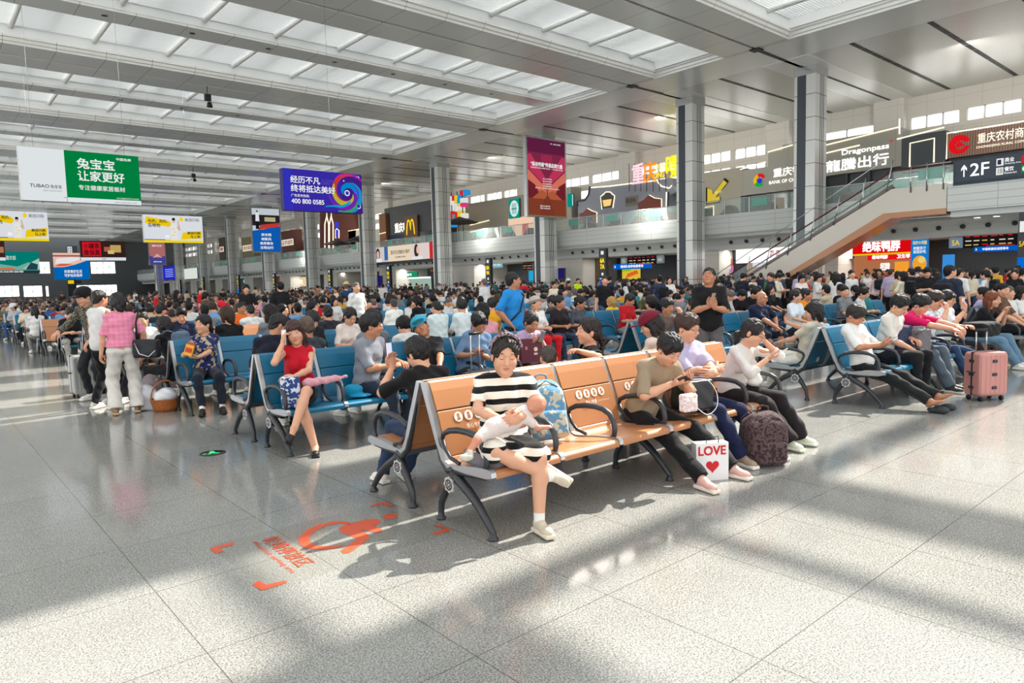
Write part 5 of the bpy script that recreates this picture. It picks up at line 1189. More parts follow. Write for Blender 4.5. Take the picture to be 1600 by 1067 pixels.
def person(label, x=0, y=0, z=0, face=0, seat=.44, lean=0, side=0, twist=0, head=(0, 0, 0), hands=None, feet=None, elbows=None, knees=None, palm=None,
           S=1.0, girth=1.0, fem=False, skin='light', hair='short', hairc=(24, 22, 24), top=(200, 200, 200), topm=None, bot=(30, 30, 34), botm=None, shoe=(230, 228, 222), sole=(225, 222, 215),
           sleeve=.9, hem=None, leg='long', flare=1.0, dress=None, eyes='down', lod=1, group=None, curl=30, standing=False, hipy=None, hat=None, glasses=False, barefoot=False, neckline=.0, mouth=0, toes=None, parts=None, collar=False, skirt=False, apart=1.0, hidden=False, joined=False, headk=1.05, socks=None, laces=None, wide=1.0, flats=False):
    """builds a figure facing -Y in its own frame, turned by `face` degrees; returns its root object"""
    vb, vh, vd = {0: (.0065, .0034, .004), 1: (.010, .0055, .0055), 2: (.013, .009, .011), 3: (.024, .016, .02), 4: (.050, .046, .05), 5: (.085, .08, .08)}[lod]
    if standing: pz = .93 * S; py = 0 if hipy is None else hipy
    else: pz = seat + .10; py = .36 if hipy is None else hipy
    pel = V3(0, py, pz)
    Tp = rotm('X', lean * .5) @ rotm('Y', side * .5)
    Tc = rotm('X', lean) @ rotm('Y', side) @ rotm('Z', twist)
    waist = pel + Tp @ V3(0, 0, .17 * S); chest = waist + Tc @ V3(0, -.005, .15 * S); nb = chest + Tc @ V3(0, .012, .19 * S)
    sh = {q: chest + Tc @ V3(q * (.158 if not fem else .140) * S * wide, .005, .132 * S) for q in (-1, 1)}
    hp = {q: pel + Tp @ V3(q * .088 * S, 0, -.02) for q in (-1, 1)}
    yaw, pit, rol = head
    H = rotm('Z', yaw) @ rotm('X', pit) @ rotm('Y', rol)
    hc = nb + (Tc @ V3(0, -.012, .05 * S) + H @ V3(0, -.012, .085)) * 1.0
    hs = headk * (S ** .4)
    ul, fl = .275 * S, .245 * S; th, sk = .45 * S, .43 * S
    hands = hands or {-1: (-.12, -.02, seat + .26), 1: (.12, -.02, seat + .26)}
    feet = feet or {-1: (-.11 * apart, -.08, .09), 1: (.11 * apart, -.08, .09)}
    if standing and feet is None: feet = {-1: (-.09, .03, .09), 1: (.09, 0, .09)}
    el, wr, kn, an = {}, {}, {}, {}
    for q in (-1, 1):
        ep = (elbows or {}).get(q, (q * .55, .35, -.75)); el[q], wr[q] = ik(sh[q], hands[q], ul, fl, ep)
        kp = (knees or {}).get(q, (q * .15, -1, 0.35)); kn[q], an[q] = ik(hp[q], feet[q], th, sk, kp)
    g = girth
    def torso(F, o=0.0, k=.05):
        hw = 1.08 if fem else 1.0
        F.ell(pel + Tp @ V3(0, .005, .0), V3(.150 * hw * g, .112 * g, .105) * S + o, Tp, k=k)
        F.ell(waist + Tp @ V3(0, -.002 - .02 * (g - 1), -.01), V3((.122 * g if fem else .135 * g) * wide, .095 * g, .13) * S + o, Tp, k=k)
        F.ell(chest + Tc @ V3(0, 0, .02), V3((.140 * (g * .5 + .5) if fem else .158 * (g * .5 + .5)) * wide, .104 * (g * .5 + .5), .155) * S + o, Tc, k=k)
        if fem:
            for q in (-1, 1): F.ell(chest + Tc @ V3(q * .066, -.083, .0), V3(.058, .048, .056) * S + o, Tc, k=.03)
        for q in (-1, 1): F.cap(nb + Tc @ V3(q * .03, .005, -.03), sh[q], (.050 if not fem else .043) * S + o, (.050 if not fem else .043) * S + o, k=.03)
    ar = (.046 if not fem else .039) * S * (g * .5 + .5)
    # ---- body
    F = Field(vb); torso(F, -.004)
    F.cap(nb + Tc @ V3(0, 0, -.03), hc + H @ V3(0, .02, -.05), .046, .038, k=.03)
    for q in (-1, 1):
        F.cap(sh[q], el[q], ar, ar * .82, k=.02); F.cap(el[q], el[q] + (wr[q] - el[q]) * .35, ar * .84, ar * .86, k=.02); F.cap(el[q] + (wr[q] - el[q]) * .35, wr[q], ar * .86, ar * .58, k=.02)
        cv = .82 if (leg in ('long', 'crop') and not (dress or skirt)) else 1.0
        F.cap(hp[q], kn[q], .078 * S * g * cv, .052 * S * cv, k=.03); F.cap(kn[q], kn[q] + (an[q] - kn[q]) * .35, .050 * S * cv, .053 * S * cv, k=.02); F.cap(kn[q] + (an[q] - kn[q]) * .35, an[q], .053 * S * cv, .034 * S, k=.02)
    if lod >= 2:
        for q in (-1, 1):
            d = nrm(wr[q] - el[q]); F.ell(wr[q] + d * .07 * S, V3(.034, .024, .075) * S, np.stack([nrm(np.cross(d, (0, 1, .2))), nrm(np.cross(d, np.cross(d, (0, 1, .2)))), d], 1), k=.02)
    bodyp = [F.mesh()]
    F = Field(vh); head_field(F, H, hc, hs, neck=nb + Tc @ V3(0, 0, -.02), fine=lod < 3, mouth=mouth)
    hv = F.mesh()
    skc = SKIN.get(skin, skin)
    cols = [np.tile(np.array(srgb(skc)), (len(bodyp[0][0]), 1)), face_cols(hv[0], H, hc, hs, skc, eyes)]
    bodyp.append(hv)
    if lod < 2:
        for q in (-1, 1):
            F = Field(vd); hd = (palm or {}).get(q)
            d = nrm(wr[q] - el[q]); n = V3(0, 0, -1)
            cu = curl
            if hd: d, n, cu = (V3(hd[0]) if hd[0] is not None else d), V3(hd[1]), (hd[2] if len(hd) > 2 else curl)
            F.cap(wr[q] - nrm(wr[q] - el[q]) * .03, wr[q] + nrm(d) * .01, ar * .56, ar * .54, k=.015)
            # thumb side: towards the body's middle when the palm faces down
            hand_field(F, wr[q], d, n, -q if True else q, S * (.95 if fem else 1.03), cu)
            hv = F.mesh(); bodyp.append(hv); cols.append(np.tile(np.array(srgb(tuple(int(v * w) for v, w in zip(skc, (.99, .95, .94))))), (len(hv[0]), 1)))
    fdir = {}
    for q in (-1, 1):
        td = (toes or {}).get(q)
        if td is None:
            td = V3(q * .12, -1, 0) if an[q][2] < .14 else nrm(V3(q * .1, -1, -.5))
        fdir[q] = nrm(td)
    def footR(q):
        d = fdir[q]; up = nrm(kn[q] - an[q]); up = nrm(up - d * (up @ d))
        if an[q][2] < .14 and abs(d[2]) < .15: up = nrm(V3(0, 0, 1) - d * d[2])
        return np.stack([np.cross(-d, up) , -d, up], 1)
    if flats:
        F = Field(vd)
        for q in (-1, 1):
            R = footR(q); a = an[q]; F.cap(a, a + R @ V3(0, -.10, -.052), .031, .024, k=.02); F.cap(a, a + R @ V3(0, .012, -.035), .030, .028, k=.02)
        hv = F.mesh(); bodyp.append(hv); cols.append(np.tile(np.array(srgb(skc)), (len(hv[0]), 1)))
    if barefoot:
        F = Field(vd)
        for q in (-1, 1):
            R = footR(q); a = an[q]
            F.ell(a + R @ V3(0, -.05, -.045), V3(.036, .095, .026), R, k=.02); F.ell(a + R @ V3(0, .025, -.045), V3(.03, .036, .03), R, k=.02); F.cap(a, a + R @ V3(0, -.03, -.03), .034, .03, k=.02)
            for t in range(5): F.cap(a + R @ V3((t - 2) * .015, -.125, -.05), a + R @ V3((t - 2) * .016, -.165 + abs(t - 1) * .006, -.055), .0095, .009, k=.004)
        hv = F.mesh(); bodyp.append(hv); cols.append(np.tile(np.array(srgb(skc)) * .95, (len(hv[0]), 1)))
    pieces = {}
    seedv = (x * 7.3 + y * 3.1) % 6.28
    def wr_noise(amp, fx=26, fz=34):
        if lod >= 3: return None
        def w(X, Y, Z): return 1.5 * amp * (np.sin(fx * X + 9 * Y + 14 * Z + seedv) * np.sin(fz * Z - 11 * X + 7 * Y + seedv * 2) + .6 * np.sin(55 * X - 38 * Z + 30 * Y))
        return w
    # ---- top
    def add_sleeves(F, o, fr):
        for q in (-1, 1):
            if fr <= 0: continue
            a, b_, c_ = sh[q], el[q], wr[q]
            if fr <= 1: F.cap(a, a + (b_ - a) * fr, ar + o - .002, ar * .88 + o + .011, k=.02)
            else:
                F.cap(a, b_, ar + o + .003, ar * .9 + o + .009, k=.015); F.cap(b_, b_ + (c_ - b_) * (fr - 1), ar * .9 + o + .008, ar * .72 + o + .010, k=.02)
            if lod < 3:
                d = nrm(b_ - a) if fr <= 1 else nrm(c_ - b_); e = a + (b_ - a) * fr if fr <= 1 else b_ + (c_ - b_) * (fr - 1)
                xx = nrm(np.cross(d, (0.3, .2, 1))); F.ell(e + d * .062, V3(.115, .115, .06), np.stack([xx, np.cross(d, xx), d], 1), k=.004, sub=True)
    F = Field(vb); add_sleeves(F, .006, sleeve); torso(F, .012 * g + (.004 if not fem else 0), .05)
    F.ell(pel + Tp @ V3(0, -.005, .055), V3(.160 * g, .122 * g, .11) * S + .004, Tp, k=.05); F.ell(waist + Tc @ V3(0, -.004, .02), V3(.142 * g, .108 * g, .12) * S, Tc, k=.05)
    hemz = hem if hem is not None else (-.035 if not standing else -.075)
    if dress is None: F.cut(pel + Tp @ V3(0, 0, hemz), -(Tp @ V3(0, 0, 1)))
    F.ell(nb + Tc @ V3(0, -.025 - neckline * .4, .035 - neckline), V3(.062 + neckline * .2, .075, .050 + neckline), Tc, k=.006, sub=True)
    for q in (-1, 1):
        if 0 < sleeve <= 1: e = sh[q] + (el[q] - sh[q]) * sleeve
    pieces['shirt' if not dress else 'dress'] = (F, wr_noise(.0035), topm or cloth(top))
    if sleeve <= 0:
        for q in (-1, 1): F.cut(sh[q] + Tc @ V3(q * .012, 0, 0), Tc @ V3(q, 0, .15))
    # ---- trousers / skirt
    F = Field(vb)
    lw = {'long': .965, 'crop': .88, 'knee': 0, 'short': -.4}[leg]
    if not (dress or skirt):
        F.ell(pel + Tp @ V3(0, .005, -.01), V3(.148 * (1.08 if fem else 1) * g, .108 * g, .095) * S + .004, Tp, k=.03)
        for q in (-1, 1):
            a, b_, c_ = hp[q], kn[q], an[q]
            if lw >= 0:
                F.cap(a, b_, .078 * S * g + .010, .058 * S * (1 + (flare - 1) * .35) + .008, k=.035)
                if lw > 0:
                    F.cap(b_, b_ + (c_ - b_) * lw, .058 * S * (1 + (flare - 1) * .35) + .008, .044 * S * flare + .008, k=.02)
                    if lod < 3:
                        d = nrm(c_ - b_); xx = nrm(np.cross(d, (1, .2, .3))); F.ell(b_ + (c_ - b_) * lw + d * (.066 + .004), V3(.15, .15, .06), np.stack([xx, np.cross(d, xx), d], 1), k=.004, sub=True)
            else: F.cap(a, a + (b_ - a) * (1 + lw), .078 * S * g + .012, .070 * S + .014, k=.035)
        pieces['trousers' if lw > 0 else 'shorts'] = (F, wr_noise(.0045, 20, 26), botm or cloth(bot))
    else:
        F2 = pieces['dress'][0] if dress else Field(vb)
        if not dress: F2.ell(pel + Tp @ V3(0, .005, .0), V3(.155 * g, .115 * g, .105) * S + .006, Tp, k=.04)
        for q in (-1, 1):
            F2.cap(hp[q], hp[q] + (kn[q] - hp[q]) * (.93 if dress else .6), .085 * S * g + .012, .066 * S + .02, k=.07)
        m1 = (hp[-1] + hp[1]) / 2; k1 = (kn[-1] + kn[1]) / 2
        F2.cap(m1, m1 + (k1 - m1) * (.85 if dress else .55), .09 * S, .075 * S, k=.06)
        if not dress: pieces['skirt'] = (F2, wr_noise(.004), botm or cloth(bot))
    # ---- shoes
    if not barefoot:
        for q in (-1, 1):
            F = Field(vd if lod < 2 else vb); G = Field(vd if lod < 2 else vb)
            R = footR(q); a = an[q]; s = S * (.90 if fem else .96)
            F.ell(a + R @ V3(0, -.105, -.048) * s, V3(.043, .070, .037) * s, R, k=.025); F.ell(a + R @ V3(0, .012, -.030) * s, V3(.039, .053, .048) * s, R, k=.025)
            if flats: F.cut(a - nrm(a - kn[q]) * -.012, nrm(kn[q] - a))
            else: F.cap(a + R @ V3(0, -.005, -.005) * s, a + R @ V3(0, -.06, -.035) * s, .038 * s, .034 * s, k=.02)
            G.box(a + R @ V3(0, -.058, -.072) * s, V3(.030, .108, .004) * s, R, rnd=.014 * s, k=.01)
            pieces['shoe%d' % q] = (F, None, mat('shoe_%s' % (shoe,), shoe, .55)); pieces['sole%d' % q] = (G, None, mat('sole_%s' % (sole,), sole, .6))
    if socks:
        for q in (-1, 1):
            F = Field(vd); d = nrm(kn[q] - an[q]); F.cap(an[q] - d * .0, an[q] + d * .05, .037 * S, .038 * S, k=.01); pieces['sock%d' % q] = (F, None, cloth(socks))
    meshes = {}
    for nm, (F, w, m) in pieces.items():
        me = F.mesh(0, w)
        if len(me[0]): meshes[nm] = (me, m)
    hp_ = hair_parts(hair, H, hc, hs, vh if lod < 2 else vh * 1.2) if hair else None
    if hp_ is not None and len(hp_[0]): meshes['hair'] = (hp_, hair_mat(hairc))
    loc = (x, y, z)
    info = dict(H=H, hc=hc, hs=hs, wr=wr, el=el, kn=kn, an=an, chest=chest, Tc=Tc, pel=pel, sh=sh, nb=nb)
    allb = [(p[0], p[1], 0) for p in bodyp]
    if joined:
        order = ['hair', 'shirt', 'trousers', 'shoes']
        mats = [skin_mat()] + [hair_mat(hairc), topm or cloth(top), botm or cloth(bot), mat('shoe_%s' % (shoe,), shoe, .55)]
        allp = list(allb); cc = list(cols)
        for nm, (me, m) in meshes.items():
            k = {'hair': 1, 'shirt': 2, 'dress': 2, 'trousers': 3, 'shorts': 3, 'skirt': 3}.get(nm, 4)
            allp.append((me[0], me[1], k)); cc.append(np.full((len(me[0]), 3), .5))
        me = np_mesh('person', allp, mats, np.concatenate(cc))
        o = bpy.data.objects.new('person', me); 
        if not hidden: COL.objects.link(o)
        o.location = loc; o.rotation_euler = (0, 0, math.radians(face))
        return tag(o, label, 'person', group), info
    me = np_mesh('person', allb, [skin_mat()], np.concatenate(cols))
    o = bpy.data.objects.new('person', me); COL.objects.link(o)
    o.location = loc; o.rotation_euler = (0, 0, math.radians(face)); tag(o, label, 'person', group)
    for nm, (mm, m) in meshes.items():
        nn = nm.rstrip('-1')
        c = bpy.data.objects.new(nn, np_mesh(nn, [(mm[0], mm[1], 0)], [m])); COL.objects.link(c)
        if nn == 'sole': c.parent = lastshoe
        else: c.parent = o
        if nn == 'shoe':
            lastshoe = c
            if laces and lod == 0:
                q = int(nm[4:]); R = footR(q); a = an[q]; s_ = S * (.86 if fem else .95); lb = MB()
                for k_ in range(4):
                    z_ = .004 - .010 * k_; lb.tube([tuple(a + R @ V3(sx * .024, -.052 - .020 * k_ + abs(sx) * .004, z_ + (.006 if sx == 0 else 0)) * s_) for sx in (-1, -.5, 0, .5, 1)], .0034, flat(laces), 5)
                lb.build('laces', parent=c)
    if hat:
        kind, hcol = hat
        F = Field(vh)
        def P(a, b, c): return hc + H @ (V3(a, b, c) * hs)
        if kind == 'cap':
            F.ell(P(0, .018, .058), V3(.106, .128, .100) * hs, H, k=.01); F.cut(P(0, 0, .050), H @ V3(0, .25, -1)); 
            me1 = F.mesh(); F = Field(vh); F.ell(P(0, -.135, .058), V3(.075, .080, .011), rotm('Z', yaw) @ rotm('X', pit - 8) @ rotm('Y', rol), k=.01); me2 = F.mesh()
            c = bpy.data.objects.new('cap', np_mesh('cap', [(me1[0], me1[1], 0), (me2[0], me2[1], 0)], [cloth(hcol)]))
        else:
            F.ell(P(0, .015, .072), V3(.104, .124, .090) * hs, H, k=.01); F.ell(P(0, .01, .055), V3(.155, .170, .014), H, k=.03); me1 = F.mesh()
            c = bpy.data.objects.new('sun_hat', np_mesh('sun_hat', [(me1[0], me1[1], 0)], [cloth(hcol)]))
        COL.objects.link(c); c.parent = o
    if glasses:
        gb = MB(); gm = mat('glasses_frame', (40, 36, 36), .3)
        def P(a, b, c): return Vector(hc + H @ (V3(a, b, c) * hs))
        for q in (-1, 1):
            ring = [P(q * .032 + .021 * math.cos(t), -.104, .008 + .017 * math.sin(t)) for t in np.linspace(0, 2 * math.pi, 17)]
            gb.tube(ring, .0014, gm, 6); gb.tube([P(q * .053, -.104, .012), P(q * .076, -.05, .012), P(q * .078, .02, .006)], .0016, gm, 6)
        gb.tube([P(-.011, -.105, .010), P(.011, -.105, .010)], .0014, gm, 6)
        gb.build('glasses', parent=o)
    return o, info
# ------------------------------------------------------------------ waiting benches
PW = .605
M_BLUE = mat('teal_blue_seat', (0, 96, 130), .36)
M_TAN = mat('tan_seat', (178, 121, 80), .34)
M_CAST = mat('cast_dark_frame', (66, 68, 72), .38, metal=.55)
M_TRIM = mat('satin_aluminium', (176, 178, 182), .32, metal=.75)
M_BADGE = mat('badge_metal', (206, 206, 204), .35, metal=.5)
M_ICON = mat('white_print', (240, 232, 222), .5)
SEATP = [(-.052, .385), (-.05, .418), (-.03, .436), (.03, .438), (.18, .424), (.32, .405), (.40, .402), (.435, .412), (.455, .44)]
BACKP = [(.455, .44), (.475, .50), (.51, .60), (.548, .70), (.562, .735)]
HEADP = [(.566, .742), (.59, .80), (.62, .87), (.652, .925), (.668, .938), (.682, .932)]
def sheet(b, prof, x0, x1, t, m):
    n = len(prof); nrmv = []
    for i in range(n):
        a = prof[max(0, i - 1)]; c = prof[min(n - 1, i + 1)]; dy, dz = c[0] - a[0], c[1] - a[1]; L = math.hypot(dy, dz); nrmv.append((dz / L, -dy / L))
    lo = [(prof[i][0] + nrmv[i][0] * t, prof[i][1] + nrmv[i][1] * t) for i in range(n)]
    b.prism(prof + lo[::-1], 'x', x0, x1, m, False)
ARM = [(.485, .565), (.47, .60), (.40, .632), (.30, .648), (.20, .650), (.12, .640), (.06, .612), (.025, .565), (.012, .50), (.02, .455), (.045, .432)]
ARM2 = [(.485, .565), (.455, .50), (.40, .45), (.30, .425)]
def bench_parts(col, nseat=6, icons=False):
    """meshes of a bench whose seats start at x=0 and whose front feet stand on y=0"""
    P = []
    for k in range(nseat):
        x0, x1 = k * PW + .022, (k + 1) * PW - .022
        b = MB(); sheet(b, SEATP, x0, x1, .016, col); P.append(('seat', b))
        b = MB(); sheet(b, BACKP, x0, x1, .014, col)
        if icons: pass
        P.append(('backrest', b))
        b = MB(); sheet(b, HEADP, x0, x1, .014, col); P.append(('headrest', b))
        if icons:
            b = MB(); d = Vector((0, .036, .1)).normalized(); nn = Vector((0, -.94, .34)).normalized()
            for q in range(4):
                c = Vector((x0 + .155 + q * .088, .540, .682)) - Vector((0, .004, 0)); rr = .036
                b.add([c + Vector((1, 0, 0)) * rr * math.cos(t) + d * rr * math.sin(t) for t in np.linspace(0, 2 * math.pi, 20, endpoint=False)], [tuple(range(20))], M_ICON)
                c = c - Vector((0, .0015, 0)); r2 = .012
                b.add([c + d * .014 + Vector((1, 0, 0)) * r2 * math.cos(t) + d * r2 * math.sin(t) for t in np.linspace(0, 2 * math.pi, 12, endpoint=False)], [tuple(range(12))], col)
                b.poly([c + Vector((-.014, 0, 0)) - d * .022, c + Vector((.016, 0, 0)) - d * .022, c + Vector((.010 + .004 * q, 0, 0)) + d * .002, c + Vector((-.006, 0, 0)) + d * .004], col)
            text(b, '爱心专座', (x0 + .20, .498, .600), (1, 0, 0), d, .13, .032, M_ICON); text(b, 'Priority seats for those in need', (x0 + .35, .500, .608), (1, 0, 0), d, .13, .012, M_ICON, 0)
            P.append(('seat_icons', b))
    for k in range(nseat + 1):
        x = k * PW
        b = MB()
        prof = [(-.055, .40), (-.05, .430), (-.03, .446), (.03, .448), (.18, .434), (.32, .414), (.40, .410), (.44, .424), (.49, .51), (.56, .70), (.60, .79), (.66, .935), (.70, .925), (.64, .78), (.60, .68), (.52, .49), (.47, .395), (.42, .375), (.0, .385)]
        b.prism(prof, 'x', x - .020, x + .020, M_TRIM); P.append(('frame', b))
        b = MB(); b.tube([(x, y, z) for y, z in ARM], [.014, .018, .021, .022, .022, .022, .022, .021, .020, .019, .019], M_CAST, 10)
        b.tube([(x, y, z) for y, z in ARM2], .013, M_CAST, 8); P.append(('armrest', b))
    b = MB(); b.box(.01, nseat * PW - .01, .27, .35, .335, .385, M_CAST); P.append(('beam', b))
    for k in ([0, 3, 6] if nseat == 6 else [0, nseat]):
        x = k * PW
        b = MB()
        b.tube([(x, .36, .36), (x, .30, .31), (x, .20, .255), (x, .104, .185), (x, .03, .11), (x, -.025, .05), (x, -.03, .03)], [.030, .034, .032, .028, .024, .021, .020], M_CAST, 8)
        b.tube([(x, .36, .36), (x, .42, .27), (x, .48, .19), (x, .52, .12), (x, .53, .05), (x, .53, .03)], [.030, .032, .028, .024, .021, .020], M_CAST, 8)
        b.tube([(x, .36, .38), (x, .42, .36), (x, .49, .42), (x, .56, .60), (x, .62, .76), (x, .67, .90)], [.03, .028, .024, .018, .014, .01], M_CAST, 8)
        b.tube([(x, .36, .37), (x, .20, .375), (x, .02, .385)], [.026, .022, .015], M_CAST, 8)
        for y in (-.03, .53): b.lathe([(0, 0), (.034, 0), (.034, .014), (.022, .022), (.022, .05), (0, .05)], (x, y, 0), M_CAST, 14)
        P.append(('leg_frame', b))
        if k in (0, nseat):
            b = MB(); s = -1 if k == 0 else 1; X = x + s * .034
            n = 32; prof = [(.052 + .006 * math.cos(8 * t)) for t in np.linspace(0, 2 * math.pi, n, endpoint=False)]
            pts = [(.383 + r * math.cos(t), .275 + r * math.sin(t)) for r, t in zip(prof, np.linspace(0, 2 * math.pi, n, endpoint=False))]
            b.prism(pts, 'x', min(X, X - s * .012), max(X, X - s * .012), M_BADGE)
            b.disc((X + s * .001, .383, .275), .038, 'x', M_CAST, 24, .026); b.disc((X + s * .001, .383, .275), .018, 'x', M_CAST, 16, .010)
            for t in range(6): a = t * math.pi / 3; b.prism([(.383 + .026 * math.cos(a - .1), .275 + .026 * math.sin(a - .1)), (.383 + .026 * math.cos(a + .1), .275 + .026 * math.sin(a + .1)), (.383 + .016 * math.cos(a + .2), .275 + .016 * math.sin(a + .2)), (.383 + .016 * math.cos(a - .2), .275 + .016 * math.sin(a - .2))], 'x', min(X, X + s * .002), max(X, X + s * .002), M_CAST)
            P.append(('badge', b))
    return P
PROTO = {}
def bench(kind, x, y, back=False, label='', group='waiting benches in rows', detail=True, nseat=6):
    """kind 'tan' or 'blue'; back=True turns it to face +Y (x is still its lowest x)"""
    key = (kind, detail, nseat)
    col = M_TAN if kind == 'tan' else M_BLUE
    o = bpy.data.objects.new('waiting_bench', None) if detail else None
    if key not in PROTO:
        P = bench_parts(col, nseat, icons=(kind == 'tan'))
        if detail: PROTO[key] = [(n, b.mesh(n)) for n, b in P]
        else:
            m = MB()
            for n, b in P:
                if n in ('seat_icons', 'badge'): continue
                off = len(m.v); m.v += b.v
                for f, mi in zip(b.f, b.mi): m.f.append(tuple(i + off for i in f)); m.mi.append(m._m(b.mats[mi]))
                m.sm += b.sm
            PROTO[key] = m.mesh('waiting_bench')
    if detail:
        COL.objects.link(o); o.empty_display_size = .1
        for n, me in PROTO[key]:
            c = bpy.data.objects.new(n, me); COL.objects.link(c); c.parent = o
            if n in ('seat', 'backrest', 'headrest'):
                bevel(c, .006, 2)
    else:
        o = bpy.data.objects.new('waiting_bench', PROTO[key]); COL.objects.link(o)
    if back: o.location = (x + nseat * PW, y, 0); o.rotation_euler = (0, 0, math.pi)
    else: o.location = (x, y, 0)
    return tag(o, label, 'bench', group)
ROW0, PITCH = 3.32, 3.05          # front feet of the first row; distance between back-to-back pairs
BLK = [2.65, 8.60, 14.55, 20.5, 26.45]
def row_front(k): return ROW0 + PITCH * k
def row_rear(k): return ROW0 + PITCH * k + 1.41
ORD = ['first', 'second', 'third', 'fourth', 'fifth', 'sixth', 'seventh', 'eighth', 'ninth', 'tenth', 'eleventh', 'twelfth', 'thirteenth', 'fourteenth', 'fifteenth', 'sixteenth', 'seventeenth', 'eighteenth', 'nineteenth', 'twentieth', 'twenty-first', 'twenty-second']
BN = ['block beside open floor', 'block right of aisle', 'third block from open floor', 'fourth block from open floor', 'block nearest gates']
BENCH_SPOTS = []
for k in range(22):
    for i, bx in enumerate(BLK):
        if k < 4 and i >= 3: continue
        if i > 0 and k == 0 and bx / 3.3 > 5: continue
        tan = (k in (0, 3, 6)) and i == 0
        dist = math.hypot(bx, row_front(k))
        if bx > (row_front(k)) * 2.9 + 9: continue
        for rear in (False, True):
            if rear and k == 0 and i == 2: pass
            kind = 'tan' if tan else 'blue'
            if k in (3, 6) and rear: kind = 'blue'
            det = dist < 13 and k < 4
            cn = 'tan' if kind == 'tan' else 'blue'
            fc = 'facing away' if rear else 'facing viewer'
            if k == 0 and i == 0: lab = 'tan six-seat bench with white icons, mother and baby at its near end' if not rear else 'tan bench back to back with the mother and baby, man in black on it'
            else: lab = '%s bench %s, %s row back, %s' % (cn, fc, ORD[k], BN[i])
            bench(kind, bx, row_rear(k) if rear else row_front(k), rear, lab, detail=det)
            BENCH_SPOTS.append((bx, k, rear))
# rows farther off, beyond the individually modelled ones
m = MB()
for k in range(22, 60):
    for bx in BLK + [32.4]:
        for yy in (row_front(k),):
            m.box(bx, bx + 3.63, yy, yy + .45, .40, .44, M_BLUE); m.box(bx, bx + 3.63, yy + .6, yy + .78, .44, .93, M_BLUE); m.box(bx, bx + 3.63, yy + .95, yy + 1.4, .40, .44, M_BLUE)
            for q in (0, 1.8, 3.6): m.box(bx + q, bx + q + .05, yy + .2, yy + 1.2, 0, .4, M_CAST)
m.build('distant_benches', label='rows of blue benches far down the hall', cat='benches', kind='stuff')
# ------------------------------------------------------------------ things people carry
def world(o, p): 
    a = o.rotation_euler.z; return Vector((o.location.x + p[0] * math.cos(a) - p[1] * math.sin(a), o.location.y + p[0] * math.sin(a) + p[1] * math.cos(a), o.location.z + p[2]))
def wdir(o, p):
    a = o.rotation_euler.z; return Vector((p[0] * math.cos(a) - p[1] * math.sin(a), p[0] * math.sin(a) + p[1] * math.cos(a), p[2]))
def phone(c, up, nrmv, label, screen=None, col=(24, 24, 28), group='phones held by waiting people'):
    """c: centre; up: long direction; nrmv: way the screen faces"""
    up = Vector(up).normalized(); n = Vector(nrmv); n = (n - up * n.dot(up)).normalized(); rt = up.cross(n)
    b = MB(); b.box(-.037, .037, -.0045, .0045, -.077, .077, flat(col, .3))
    o = b.build('mobile_phone', label=label, cat='phone', group=group); bevel(o, .003, 2)
    s = MB(); s.box(-.034, .034, -.0052, -.0046, -.073, .073, glow(screen, .8) if screen else mat('dark_screen', (12, 13, 16), .08)); s.build('screen', parent=o)
    m = Matrix.Identity(4)
    for i in range(3): m[i][0] = rt[i]; m[i][1] = -n[i]; m[i][2] = up[i]; m[i][3] = c[i]
    o.matrix_world = m; return o
def wheelset(b, xs, ys, r=.028):
    for x in xs:
        for y in ys:
            b.tube([(x - .014, y, r), (x + .014, y, r)], r, M_BLACK, 12); b.box(x - .012, x + .012, y - .012, y + .012, r, r + .05, M_DARK)
def suitcase(x, y, rz, w, d, h, col, label, handle=0, ribs=7, latches=False, rough=.35):
    o = empty('suitcase', (x, y, 0), math.radians(rz), label, 'suitcase', 'suitcases on the hall floor')
    m = mat('shell_%s' % (col,), col, rough, metal=.25)
    b = MB(); z0 = .06
    b.box(-w / 2, w / 2, -d / 2, d / 2, z0, z0 + h, m)
    s = bevel(b.build('shell', parent=o), .035, 3)
    r = MB()
    for k in range(ribs):
        xx = -w / 2 + w * (k + .5) / ribs
        for sy in (-1, 1): r.box(xx - w / ribs * .28, xx + w / ribs * .28, sy * (d / 2) - .004, sy * (d / 2) + .004, z0 + .04, z0 + h - .04, m)
    for k in range(3):
        yy = -d / 2 + d * (k + .5) / 3
    bevel(r.build('ribs', parent=s), .003, 1)
    q = MB(); q.box(-w / 2 - .002, w / 2 + .002, -.012, .012, z0 + .01, z0 + h + .002, M_DARK); q.build('zip_band', parent=o)
    if latches:
        l = MB()
        for zz in (.2, .5, .8): l.box(-.03, .03, -d / 2 - .014, -d / 2, z0 + h * zz - .018, z0 + h * zz + .018, M_DARK)
        for zz in (.2, .5, .8): l.box(-w / 2 - .014, -w / 2, -.03, .03, z0 + h * zz - .018, z0 + h * zz + .018, M_DARK)
        l.build('latches', parent=o)
    l = MB(); l.tube([(-w / 2 - .004, -.05, z0 + h * .55), (-w / 2 - .03, -.04, z0 + h * .55), (-w / 2 - .03, .04, z0 + h * .55), (-w / 2 - .004, .05, z0 + h * .55)], .009, M_DARK, 6); l.build('side_handle', parent=o)
    wb = MB(); wheelset(wb, (-w / 2 + .05, w / 2 - .05), (-d / 2 + .04, d / 2 - .04)); wb.build('wheels', parent=o)
    if handle:
        hb = MB(); 
        for sx in (-1, 1): hb.tube([(sx * .075, d / 2 - .05, z0 + h), (sx * .075, d / 2 - .05, z0 + h + handle)], .009, M_STEEL, 8)
        hb.tube([(-.085, d / 2 - .05, z0 + h + handle), (.085, d / 2 - .05, z0 + h + handle)], .017, M_BLACK, 8); hb.build('pull_handle', parent=o)
    return o
